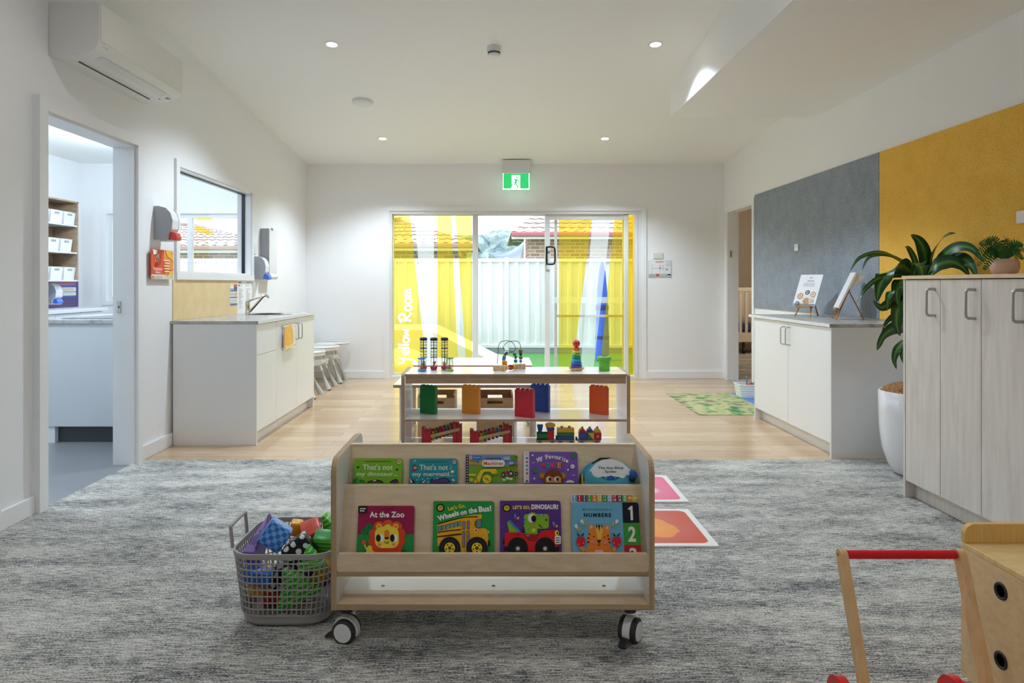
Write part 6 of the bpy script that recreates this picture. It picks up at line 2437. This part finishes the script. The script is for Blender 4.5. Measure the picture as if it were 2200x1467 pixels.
# ------------------------------------------------------------------ washing basket with soft blocks
t = thing('laundry_basket', 'grey plastic lattice basket of soft blocks beside the book display', 'basket', (-.74, 2.52, .004))
M_BASK = mat('warm_grey_plastic', (.36, .335, .325), .42)
bx, by = -.738, 2.512


def bring(f):
    """rounded rectangle outline of the basket at height fraction f"""
    w_ = .315 + .048 * f
    d_ = .325 + .050 * f
    return [(bx + x, by + y) for x, y in rrect(w_, d_, .085, 8)]


def along(ring, n):
    P = [Vector((*p, 0)) for p in ring]
    seg = [(P[(i + 1) % len(P)] - P[i]).length for i in range(len(P))]
    tot = sum(seg)
    out = []
    for k in range(n):
        s_ = tot * k / n
        i = 0
        while s_ > seg[i]:
            s_ -= seg[i]
            i += 1
        out.append(P[i].lerp(P[(i + 1) % len(P)], s_ / seg[i]))
    return out


HB = .268
NB = 72
m_ = MB()
mA, mZ = along(bring(.18), NB), along(bring(.96), NB)
for a_, b_ in zip(mA, mZ):
    m_.tube([(a_.x, a_.y, HB * .18), (b_.x, b_.y, HB * .96)], .0027, M_BASK, 5, caps=False)
for k in range(9):
    f = .18 + .78 * k / 9
    m_.tube([(x, y, HB * f) for x, y in bring(f)], .0024, M_BASK, 5, closed=True)
m_.build('lattice', t)
m_ = MB()
lev = [(.0, .86), (.02, .93), (.06, .985), (.18, 1.0)]
n_ = len(bring(0))
vs = []
for f, s_ in lev:
    for x, y in bring(f):
        vs.append((bx + (x - bx) * s_, by + (y - by) * s_, .005 + HB * f))
for i in range(len(lev) - 1):
    m_.add(vs, [(i * n_ + k, i * n_ + (k + 1) % n_, (i + 1) * n_ + (k + 1) % n_, (i + 1) * n_ + k) for k in range(n_)], M_BASK, True)
m_.add(vs[:n_], [list(range(n_))], M_BASK)
m_.build('base', t)
m_ = MB()
vs = []
lv = [(.93, 1.0), (.935, 1.012), (1.0, 1.02), (1.004, 1.01), (1.0, .985), (.93, .985)]
for f, s_ in lv:
    for x, y in bring(1):
        vs.append((bx + (x - bx) * s_, by + (y - by) * s_, HB * f))
for i in range(len(lv)):
    j = (i + 1) % len(lv)
    m_.add(vs, [(i * n_ + k, i * n_ + (k + 1) % n_, j * n_ + (k + 1) % n_, j * n_ + k) for k in range(n_)], M_BASK, True)
m_.build('rim', t)
xh = bx - .192
m_ = MB()
m_.tube(smooth_path([(xh + .002, 2.40, .262), (xh - .004, 2.40, .325), (xh - .006, 2.41, .338), (xh - .006, 2.53, .340), (xh - .004, 2.54, .330), (xh + .002, 2.54, .262)], 5), .0065, M_BASK, 8)
m_.build('handle', t)


def pattern_mat(name, kind, c1, c2, sc_=1.0):
    m = mat(name, c1, .3, spec=.45)
    if kind == 'check':
        n = nd(m, 'ShaderNodeTexChecker')
        n.inputs['Scale'].default_value = sc_
        n.inputs['Color1'].default_value = (*lin(c1), 1)
        n.inputs['Color2'].default_value = (*lin(c2), 1)
        lk(m, coords(m, (1, 1, 1), (.0, .0, 0)), n.inputs['Vector'])
        nz = noise(m, coords(m, (16, 16, 16)), 1.0, 1)
        r = ramp(m, [(.48, '#cfd9e6'), (.52, '#ffffff')])
        lk(m, nz.outputs[0], r.inputs[0])
        lk(m, mixc(m, .8, n.outputs[0], r.outputs[0], 'MULTIPLY'), base(m).inputs['Base Color'])
    elif kind == 'dots':
        v = nd(m, 'ShaderNodeTexVoronoi', feature='F1')
        v.inputs['Scale'].default_value = sc_
        v.inputs['Randomness'].default_value = .35
        lk(m, coords(m, (1, 1, 1)), v.inputs['Vector'])
        r = ramp(m, [(.30, c2), (.34, c1)])
        lk(m, v.outputs['Distance'], r.inputs[0])
        lk(m, r.outputs[0], base(m).inputs['Base Color'])
    elif kind == 'stripes':
        w_ = nd(m, 'ShaderNodeTexWave', wave_type='BANDS', bands_direction='Z')
        w_.inputs['Scale'].default_value = sc_
        lk(m, coords(m, (1, 1, 1)), w_.inputs['Vector'])
        r = ramp(m, [(.70, c1), (.76, c2)])
        lk(m, w_.outputs[1], r.inputs[0])
        lk(m, r.outputs[0], base(m).inputs['Base Color'])
    elif kind == 'shards':
        v = nd(m, 'ShaderNodeTexVoronoi', feature='F1', distance='CHEBYCHEV')
        v.inputs['Scale'].default_value = sc_
        lk(m, coords(m, (1, 1, 1), (.4, .3, .6)), v.inputs['Vector'])
        s = nd(m, 'ShaderNodeSeparateColor')
        lk(m, v.outputs['Color'], s.inputs[0])
        r = ramp(m, [(.45, c1), (.5, c2)])
        lk(m, s.outputs[0], r.inputs[0])
        lk(m, r.outputs[0], base(m).inputs['Base Color'])
    return m


P_CHECK = pattern_mat('blue_check_vinyl', 'check', '#2f74d6', '#7cb6ec', 62)
P_DOTS = pattern_mat('black_dot_vinyl', 'dots', '#17161a', '#f4f4f2', 30)
P_STR = pattern_mat('green_stripe_vinyl', 'stripes', '#2fa84a', '#9fe04a', 18)
P_PURP = pattern_mat('purple_shard_vinyl', 'shards', '#4a2f74', '#7a5aa4', 34)
P_YEL = pattern_mat('yellow_dot_vinyl', 'dots', '#e89a1a', '#f8cf2a', 46)
P_RED = mat('red_vinyl', '#d0402e', .3)


def soft_block(name, label, shape, c, size, eul, m):
    t_ = MB()
    sx_, sy_, sz_ = size
    if shape == 'box':
        t_.box(-sx_ / 2, sx_ / 2, -sy_ / 2, sy_ / 2, -sz_ / 2, sz_ / 2, m, .008, 3)
    else:
        t_.prism([(-sx_ / 2, -sz_ / 2), (sx_ / 2, -sz_ / 2), (0, sz_ / 2)], 'xz', -sy_ / 2, sy_ / 2, m, bev=.006, seg=3)
    o_ = t_.build(name)
    o_.location = c
    o_.rotation_euler = tuple(math.radians(q) for q in eul)
    return tag(o_, label, 'toy block', 'soft blocks in the grey basket')


tri = [Vector((-.893, 2.385, .252)), Vector((-.868, 2.61, .320)), Vector((-.850, 2.400, .244))]
off = Vector((.012, .030, -.058))
m_ = MB()
ctr = Vector((-.85, 2.48, .25))
bm = bmesh.new()
bv = [bm.verts.new(p - ctr) for p in tri] + [bm.verts.new(p + off - ctr) for p in tri]
for f in ((0, 1, 2), (5, 4, 3), (0, 3, 4, 1), (1, 4, 5, 2), (2, 5, 3, 0)):
    bm.faces.new([bv[k] for k in f])
bmesh.ops.bevel(bm, geom=bm.edges[:], offset=.005, segments=2, affect='EDGES', profile=.5)
m_.take(bm, P_PURP)
o = m_.build('soft_block')
o.location = ctr
tag(o, 'purple patterned soft triangular block against the basket side', 'toy block', 'soft blocks in the grey basket')
soft_block('soft_block', 'blue checked soft cube heaped on top of the basket', 'box', (-.795, 2.455, .288), (.088, .07, .088), (-6, 36, 8), P_CHECK)
soft_block('soft_block', 'black soft block with white dots beside the blue checked cube', 'box', (-.705, 2.45, .236), (.10, .06, .085), (0, -38, 6), P_DOTS)
soft_block('soft_block', 'red soft block behind the green striped ones', 'box', (-.696, 2.566, .257), (.075, .10, .055), (14, -16, 20), P_RED)
soft_block('soft_block', 'small yellow soft block peeking out behind the dotted block', 'box', (-.762, 2.60, .262), (.045, .06, .05), (0, 10, 12), P_YEL)
soft_block('soft_block', 'green striped soft cube lying level in the basket', 'box', (-.624, 2.50, .246), (.085, .06, .07), (24, 4, 0), P_STR)
soft_block('soft_block', 'green striped soft wedge poking up behind the trolley panel', 'tri', (-.645, 2.632, .266), (.085, .06, .10), (0, -28, 0), P_STR)
soft_block('soft_block', 'green striped soft wedge in front under the basket rim', 'tri', (-.655, 2.395, .232), (.095, .05, .085), (0, -12, 0), P_STR)
soft_block('soft_block', 'large green striped soft wedge seen through the lattice', 'tri', (-.715, 2.40, .135), (.17, .055, .125), (0, -25, 0), P_STR)
soft_block('soft_block', 'yellow dotted soft block seen through the lattice by the trolley', 'box', (-.640, 2.475, .135), (.05, .08, .15), (0, 32, 0), P_YEL)
soft_block('soft_block', 'blue soft block seen through the lattice below the purple block', 'box', (-.840, 2.41, .160), (.10, .06, .05), (0, 10, 0), mat('plain_blue_vinyl', '#2f6fd0', .3))
soft_block('soft_block', 'black soft block with white dots low behind the lattice', 'box', (-.775, 2.49, .125), (.08, .05, .10), (0, 20, 0), P_DOTS)
soft_block('soft_block', 'yellow soft block low behind the lattice', 'box', (-.850, 2.46, .125), (.06, .08, .09), (0, 12, 0), P_YEL)
soft_block('soft_block', 'red soft block at the bottom of the basket', 'box', (-.79, 2.56, .040), (.16, .12, .05), (0, 0, 14), P_RED)
soft_block('soft_block', 'dark purple soft block at the bottom of the basket', 'box', (-.67, 2.58, .11), (.10, .12, .09), (0, 0, -14), P_PURP)

# ------------------------------------------------------------------ storage chest at the lower right
t = thing('toy_chest', 'maple chest with rear upstand and round black finger holes', 'chest', (1.72, 1.75, .004))
KX0, KX1, KY0, KY1, KZ = 1.415, 2.05, 1.42, 2.08, .406
m_ = MB()
m_.box(KX0, KX1, KY0, KY1, .004, KZ - .016, wood('maple_side', '#ebcd9c', '#dbb986', (1.6, 5, 9), .42))
m_.build('body', t)
m_ = MB()
m_.box(KX0, KX1, KY0, KY1, KZ - .0158, KZ, M_MAPLE, .002)
m_.build('top', t)
up = [(KX0, KZ + .0002)] + [(KX0 + .03 - .03 * math.cos(q), KZ + .028 + .03 * math.sin(q)) for q in [PI / 2 * k / 8 for k in range(9)]] + [(KX1, KZ + .058), (KX1, KZ + .0002)]
MB().prism(up, 'xz', KY1 - .018, KY1, M_MAPLE_Y, bev=.0015).build('upstand', t)
for zz_ in (.328, .134):
    m_ = MB()
    R = Matrix.Translation((KX0, 1.915, zz_)) @ Matrix.Rotation(-PI / 2, 4, 'Y')
    m_.lathe([(.0165, .0006), (.018, .003), (.0235, .0035), (.0245, .0008), (.0245, -.001)], (0, 0, 0), M_BLACK, 28, R)
    m_.lathe([(.0, .0004), (.0168, .0006)], (0, 0, 0), mat('hole_dark', (.004, .004, .004), .6), 28, R)
    m_.build('finger_hole', t)

# ------------------------------------------------------------------ push walker
t = thing('push_walker', 'wooden push walker with red handle bar and red wheels', 'walker', (1.11, 1.7, .004))
M_REDP = mat('red_paint', '#dc1420', .3)
wx0, wx1 = .962, 1.272
MB().cyl((wx0 + .006, 1.886, .442), (wx1 - .006, 1.886, .442), .0118, .0118, M_REDP, 20).build('handle_bar', t)
for x_, dx in ((wx0, -.008), (wx1, .008)):
    m_ = MB()
    e = Vector((0, .1, -.295)).normalized()
    top, bot = Vector((x_ + dx, 1.891, .456)), Vector((x_ + dx * .5, 1.742, .045))
    d = (bot - top).normalized()
    s_ = Vector((0, d.z, -d.y))
    prf = []
    wd = .016
    for k in range(9):
        q = PI * k / 8
        prf.append(top + d * (wd - wd * math.sin(q)) + s_ * (wd * math.cos(q)))
    prf += [bot - s_ * wd, bot + s_ * wd]
    n_ = len(prf)
    vs = [p + Vector((-.010, 0, 0)) for p in prf] + [p + Vector((.010, 0, 0)) for p in prf]
    m_.add(vs, [list(range(n_)), list(range(2 * n_ - 1, n_ - 1, -1))] + [(i, (i + 1) % n_, n_ + (i + 1) % n_, n_ + i) for i in range(n_)], M_BEECH)
    m_.build('upright', t)
    m_ = MB()
    sg = -1 if dx < 0 else 1
    m_.cyl((x_ + dx + sg * .0105, 1.887, .442), (x_ + dx + sg * .0112, 1.887, .442), .004, .004, mat('dowel_dark', '#8a6a44', .6), 12)
    m_.build('dowel_end', t)
for x_ in (wx0 - .028, wx1 - .030):
    m_ = MB()
    m_.cyl((x_ - .012, 1.848, .064), (x_ + .012, 1.848, .064), .060, .060, M_REDP, 36)
    m_.build('wheel', t)
for x_ in (wx0 - .02, wx1 - .012):
    m_ = MB()
    m_.cyl((x_ - .012, 1.45, .064), (x_ + .012, 1.45, .064), .060, .060, M_REDP, 36)
    m_.build('wheel', t)
m_ = MB()
m_.box(wx0 + .012, wx1 - .03, 1.40, 1.80, .03, .045, M_BEECH)
m_.box(wx0 + .012, wx0 + .022, 1.40, 1.78, .045, .12, M_BEECH)
m_.box(wx1 - .040, wx1 - .03, 1.40, 1.78, .045, .12, M_BEECH)
m_.box(wx0 + .022, wx1 - .040, 1.40, 1.41, .045, .12, M_BEECH)
m_.build('tray', t)
m_ = MB()
m_.cyl((wx0 - .02, 1.848, .064), (wx1 - .02, 1.848, .064), .006, .006, M_STEEL, 10)
m_.cyl((wx0 - .02, 1.45, .064), (wx1 - .012, 1.45, .064), .006, .006, M_STEEL, 10)
m_.build('axle', t)

# ------------------------------------------------------------------ potted dracaena behind the tall cabinet
M_LEAF = mat('dracaena_leaf', '#1f5a24', .38, spec=.45)
_tc = nd(M_LEAF, 'ShaderNodeUVMap')
_sx = nd(M_LEAF, 'ShaderNodeSeparateXYZ')
lk(M_LEAF, _tc.outputs[0], _sx.inputs[0])
_d = mathn(M_LEAF, 'ABSOLUTE', mathn(M_LEAF, 'SUBTRACT', _sx.outputs[0], .5), 0)
_nz = noise(M_LEAF, coords(M_LEAF, (40, 2, 1), kind='UV'), 1.0, 2)
_s = mathn(M_LEAF, 'ADD', _d, mathn(M_LEAF, 'MULTIPLY', mathn(M_LEAF, 'SUBTRACT', _nz.outputs[0], .5), .22))
_r = ramp(M_LEAF, [(.02, '#5f8f36'), (.10, '#3a7030'), (.20, '#1d4f24'), (.5, '#133a1a')])
lk(M_LEAF, _s, _r.inputs[0])
lk(M_LEAF, _r.outputs[0], base(M_LEAF).inputs['Base Color'])


def leaf_mesh(name, par, pts, width, side, label=None, m=M_LEAF, droop=.11):
    """strap leaf along points; side = direction across the blade; with UVs"""
    P = smooth_path(pts, 6)
    n = len(P)
    vs, uv = [], []
    K = 5
    for i, p in enumerate(P):
        f = i / (n - 1)
        w_ = width * (min(1, (f + .08) * 3.2) * (1 - max(0, (f - .35) / .65) ** 1.9)) * .5 + .0006
        tdir = (P[min(i + 1, n - 1)] - P[max(i - 1, 0)]).normalized()
        s_ = Vector(side)
        s_ = (s_ - tdir * s_.dot(tdir)).normalized()
        nr = tdir.cross(s_).normalized()
        for k in range(K):
            e = -1 + 2 * k / (K - 1)
            vs.append(p + s_ * (w_ * e) + nr * (w_ * droop * (abs(e) ** 1.3)))
            uv.append((k / (K - 1), f))
    fs = []
    for i in range(n - 1):
        for k in range(K - 1):
            a_ = i * K + k
            fs.append((a_, a_ + 1, a_ + K + 1, a_ + K))
    m_ = MB()
    m_.add(vs, fs, m, True)
    o_ = m_.build(name, par, label, recalc=False)
    ul = o_.data.uv_layers.new(name='UVMap')
    for l in o_.data.loops:
        ul.data[l.index].uv = uv[l.vertex_index]
    return o_


t = thing('potted_dracaena', 'tall dracaena with broad arching leaves in a white planter', 'plant', (2.60, 4.24, .004))
PXc, PYc = 2.612, 4.235
MB().lathe([(.10, .004), (.135, .02), (.165, .07), (.195, .16), (.210, .28), (.215, .40), (.216, .52), (.208, .526), (.200, .52), (.198, .47)], (PXc, PYc, 0), mat('gloss_white_planter', (.78, .79, .82), .2, spec=.6), 48).build('planter', t)
M_COIR = mat('coir_fibre', '#9a6a3f', .95)
_n = noise(M_COIR, coords(M_COIR, (90, 90, 90)), 1, 4, .7)
_r = ramp(M_COIR, [(.35, '#5f3d20'), (.65, '#c08c58')])
lk(M_COIR, _n.outputs[0], _r.inputs[0])
lk(M_COIR, _r.outputs[0], base(M_COIR).inputs['Base Color'])
bm = bmesh.new()
bmesh.ops.create_icosphere(bm, subdivisions=4, radius=1.0)
rr = random.Random(5)
for v in bm.verts:
    q = 1 + rr.uniform(-.05, .05)
    v.co = Vector((v.co.x * .196 * q, v.co.y * .196 * q, v.co.z * .075 * q if v.co.z > 0 else v.co.z * .03))
m_ = MB().take(bm, M_COIR, False, Matrix.Translation((PXc, PYc, .505)))
o = m_.build('coir_top', t)
o['kind'] = 'stuff'
m_ = MB().tube(smooth_path([(PXc, PYc, .5), (PXc + .01, PYc, .8), (PXc, PYc - .01, 1.0), (PXc + .005, PYc, 1.14)], 4), .024, wood('cane_bark', '#9c8560', '#6f5c40', (20, 20, 40), .8), 12)
m_.build('cane', t)
m_ = MB().tube(smooth_path([(PXc + .05, PYc + .03, .5), (PXc + .06, PYc + .03, .7), (PXc + .05, PYc + .02, .86)], 4), .02, wood('cane_bark', '#9c8560', '#6f5c40', (20, 20, 40), .8), 12)
m_.build('cane', t)
S_ = (1, 0, 0)
CAM = (0, -1, 0)
LV = [
    # pixel path (x, y, depth), width, blade side direction
    ([(1972, 592, 4.22), (1935, 560, 4.15), (1893, 542, 4.05), (1848, 553, 3.98), (1826, 583, 3.95)], .036, (0, .6, .8)),
    ([(1974, 590, 4.22), (1945, 563, 4.18), (1905, 547, 4.12), (1868, 552, 4.08), (1852, 580, 4.05)], .032, (0, .6, .8)),
    ([(1972, 596, 4.22), (1930, 590, 4.1), (1888, 598, 4.02), (1858, 622, 3.98), (1839, 655, 3.96)], .040, (.5, .3, .8)),
    ([(1972, 592, 4.22), (1938, 572, 4.12), (1905, 588, 4.05), (1890, 615, 4.02), (1884, 650, 4.0)], .125, (.85, .1, .5)),
    ([(1985, 592, 4.24), (1990, 562, 4.22), (1984, 534, 4.2), (1973, 515, 4.19), (1957, 504, 4.18)], .100, (.95, 0, .3)),
    ([(1992, 590, 4.24), (2003, 548, 4.2), (2020, 519, 4.16), (2037, 503, 4.13), (2054, 501, 4.10)], .042, (.6, 0, .75)),
    ([(1972, 590, 4.25), (1966, 560, 4.3), (1958, 542, 4.32), (1950, 531, 4.33), (1942, 531, 4.34)], .045, (.9, 0, .3)),
    ([(1994, 592, 4.24), (2020, 556, 4.14), (2052, 532, 4.05), (2086, 533, 3.97), (2112, 561, 3.90)], .085, (.25, .3, .9)),
    ([(1996, 594, 4.26), (2030, 565, 4.16), (2062, 556, 4.06), (2084, 566, 3.99), (2099, 594, 3.93)], .100, (.3, .3, .9)),
    ([(1990, 596, 4.22), (2005, 574, 4.1), (2040, 562, 4.05), (2066, 572, 4.02), (2083, 594, 4.0)], .105, (.4, .2, .9)),
    ([(1978, 596, 4.24), (1975, 575, 4.1), (1972, 566, 4.06), (1968, 575, 4.02), (1962, 600, 4.0)], .105, (1, 0, 0)),
    ([(1986, 596, 4.2), (1982, 578, 4.08), (1978, 572, 4.02), (1982, 590, 3.98), (1990, 615, 3.96)], .09, (1, 0, 0)),
    ([(1970, 602, 4.2), (1948, 596, 4.1), (1932, 612, 4.05), (1926, 634, 4.03), (1932, 660, 4.02)], .100, (.9, 0, .4)),
    ([(1965, 640, 4.2), (1942, 640, 4.12), (1915, 650, 4.06), (1893, 660, 4.03), (1876, 645, 4.02)], .080, (.35, .2, .9)),
    ([(1968, 645, 4.2), (1947, 642, 4.1), (1930, 662, 4.04), (1926, 695, 4.02), (1934, 722, 4.01)], .105, (1, 0, .1)),
    ([(1966, 650, 4.2), (1944, 668, 4.12), (1918, 680, 4.06), (1902, 696, 4.03), (1894, 714, 4.02)], .050, (.5, .2, .8)),
    ([(1964, 690, 4.2), (1945, 700, 4.1), (1920, 705, 4.04), (1898, 722, 4.0), (1884, 753, 3.98)], .095, (.4, .2, .9)),
    ([(1970, 620, 4.2), (1950, 610, 4.1), (1920, 622, 4.05), (1908, 640, 4.02), (1906, 668, 4.0)], .060, (.8, 0, .5)),
    ([(1966, 715, 4.2), (1945, 730, 4.1), (1928, 750, 4.05), (1921, 772, 4.03), (1926, 793, 4.02)], .055, (.85, 0, .4)),
    ([(1964, 640, 4.2), (1950, 630, 4.15), (1940, 640, 4.1), (1934, 652, 4.08), (1921, 656, 4.06)], .05, (.5, .2, .8)),
    ([(1970, 740, 4.2), (1955, 735, 4.1), (1942, 748, 4.06), (1938, 764, 4.04), (1940, 780, 4.03)], .05, (.9, 0, .4)),
]
for pts, wd, sd in LV:
    leaf_mesh('leaf', t, [V(*p) for p in pts], wd * .86, sd)

# ------------------------------------------------------------------ fern in a clay bowl on the tall cabinet
t = thing('potted_fern', 'small feathery fern in a pale bowl on top of the tall cabinet', 'plant', (2.545, 3.42, 1.2345))
fx, fy, fz = 2.545, 3.42, 1.2345
MB().lathe([(.040, 0), (.055, .012), (.063, .035), (.062, .060), (.056, .078), (.052, .080), (.048, .072), (.0, .070)], (fx, fy, fz), mat('blush_clay', '#d9b8a2', .6), 32).build('pot', t)
M_FERN = mat('fern_green', '#2f6a2a', .6)
rr = random.Random(11)
F0 = V(2158, 556, 3.42)
tips = [(2106, 525), (2098, 545), (2110, 560), (2102, 570), (2120, 520), (2135, 530), (2160, 513), (2128, 545), (2115, 578), (2178, 532), (2196, 528), (2190, 545), (2186, 560), (2170, 548), (2145, 540), (2150, 552), (2196, 556), (2206, 540)]
for i, (px, py) in enumerate(tips):
    tip = V(px, py, 3.42 + rr.uniform(-.09, .07))
    mid = F0.lerp(tip, .5) + Vector((0, 0, .035 + .02 * rr.random()))
    P = smooth_path([F0 + Vector((rr.uniform(-.02, .02), rr.uniform(-.02, .02), 0)), mid, tip], 8)
    m_ = MB()
    m_.tube(P, .0012, M_FERN, 5)
    n = len(P)
    for k in range(2, n):
        tdir = (P[min(k + 1, n - 1)] - P[k - 1]).normalized()
        s_ = tdir.cross(Vector((0, -.9, .4))).normalized()
        L = .024 * math.sin(PI * min(1, (k + 1) / n) * .88 + .2) + .004
        for sg in (-1, 1):
            a_ = P[k]
            b_ = a_ + s_ * sg * L + tdir * L * .35
            c_ = tdir * .0042
            m_.add([a_ - c_ * .6, a_.lerp(b_, .5) - c_, b_, a_.lerp(b_, .5) + c_, a_ + c_ * .6], [(0, 1, 2, 3, 4)], M_FERN)
    m_.build('frond', t, recalc=False)

# ------------------------------------------------------------------ easels with programmes on the low cupboard
M_EASEL = wood('easel_wood', '#c08a52', '#a06a38', (9, 9, 3), .5)


def easel(label, loc, rz, sheets, art):
    t_ = thing('tabletop_easel', label, 'easel', loc, rz, 'small wooden easels on the low cupboard')
    lean = math.radians(24)

    def leg(p, q, nm):
        m__ = MB()
        p, q = Vector(p), Vector(q)
        d = (q - p)
        R_ = d.to_track_quat('Z', 'Y').to_matrix().to_4x4()
        m__.box(-.005, .005, -.004, .004, 0, d.length, M_EASEL, .001, M=Matrix.Translation(p) @ R_)
        m__.build(nm, t_, local=True)
    leg((-.075, 0, 0), (-.012, .105, .235), 'front_leg')
    leg((.075, 0, 0), (.012, .105, .235), 'front_leg')
    leg((0, .205, 0), (0, .100, .225), 'back_leg')
    m__ = MB()
    m__.box(-.070, .070, .004, .036, .072, .083, M_EASEL, .002)
    m__.box(-.070, .070, .001, .006, .072, .092, M_EASEL, .002)
    m__.build('ledge', t_, local=True)
    m__ = MB()
    m__.tube([(0, .03, .05), (0, .12, .035), (0, .195, .04)], .0008, M_STEEL, 5)
    m__.build('chain', t_, local=True)
    # what stands on it
    b_ = thing(*sheets, loc, rz)
    M__ = Matrix.Translation((0, .010, .0905)) @ Matrix.Rotation(-lean, 4, 'X')
    return t_, b_, M__


t_, b_, M__ = easel('small wooden easel holding the programme with round pictures', (2.55, 5.69, .9165), math.radians(-60),
                    ('programme_folder', 'white programme sheet with brown circles and a dark blue emblem', 'booklet'), None)
m_ = MB().box(-.105, .105, 0, .010, 0, .285, mat('white_card', (.82, .82, .84), .35), .001, M=M__)
m_.build('booklet', b_, local=True)
a = Art((0, 100, 0, 100, 0, 100), .205, .28, .282)
a.rect(0, 94, 100, 100, '#8a9096').text('2024', 36, 17, 66, 23, '#8a9082', .02).rect(44, 7, 56, 12, '#b9bdb9')
for k in range(4):
    a.rect(24, 27 + k * 3.2, 74, 28.4 + k * 3.2, '#b4b8ba')
for cx, cy, r_, c1, c2 in ((24, 70, 14, '#c49a72', '#e6cfae'), (52, 58, 10, '#2f3650', '#dfe2e8'), (80, 64, 12, '#cda684', '#ecdcc6'), (56, 85, 15, '#cfa67e', '#b98a5f'), (78, 84, 9, '#dcd2c6', '#c9b8a4'), (20, 94, 9, '#39426a', '#c3c8dc')):
    a.ell(cx, cy, r_, r_ * .73, c1).ell(cx, cy, r_ * .62, r_ * .45, c2).ell(cx, cy, r_ * .3, r_ * .22, c1)
rr = random.Random(2)
for k in range(26):
    a.ell(4 + 92 * rr.random(), 50 + 42 * rr.random(), 1.1, .8, rr.choice(('#2f3650', '#6a6f80', '#c49a72')), n=8)
for mb_ in (a,):
    mb_.mb.v = [M__ @ p for p in mb_.mb.v]
a.mb.build('cover_print', b_, local=True, recalc=False)

t_, b_, M__ = easel('small wooden easel seen from the side beside the dracaena', (2.60, 5.26, .9165), math.radians(-108),
                    ('paper_booklet', 'thick white booklet with fanned pages on the easel by the dracaena', 'booklet'), None)
m_ = MB().box(-.105, .105, 0, .014, 0, .295, mat('white_card', (.82, .82, .84), .35), .001, M=M__)
m_.build('booklet', b_, local=True)
m_ = MB().prism([(.0145, .168), (.018, .168), (.070, .285), (.058, .292), (.0145, .293)], 'yz', -.1, .1, mat('booklet_pages', (.70, .68, .66), .6), M=M__)
m_.build('fanned_pages', b_, local=True)
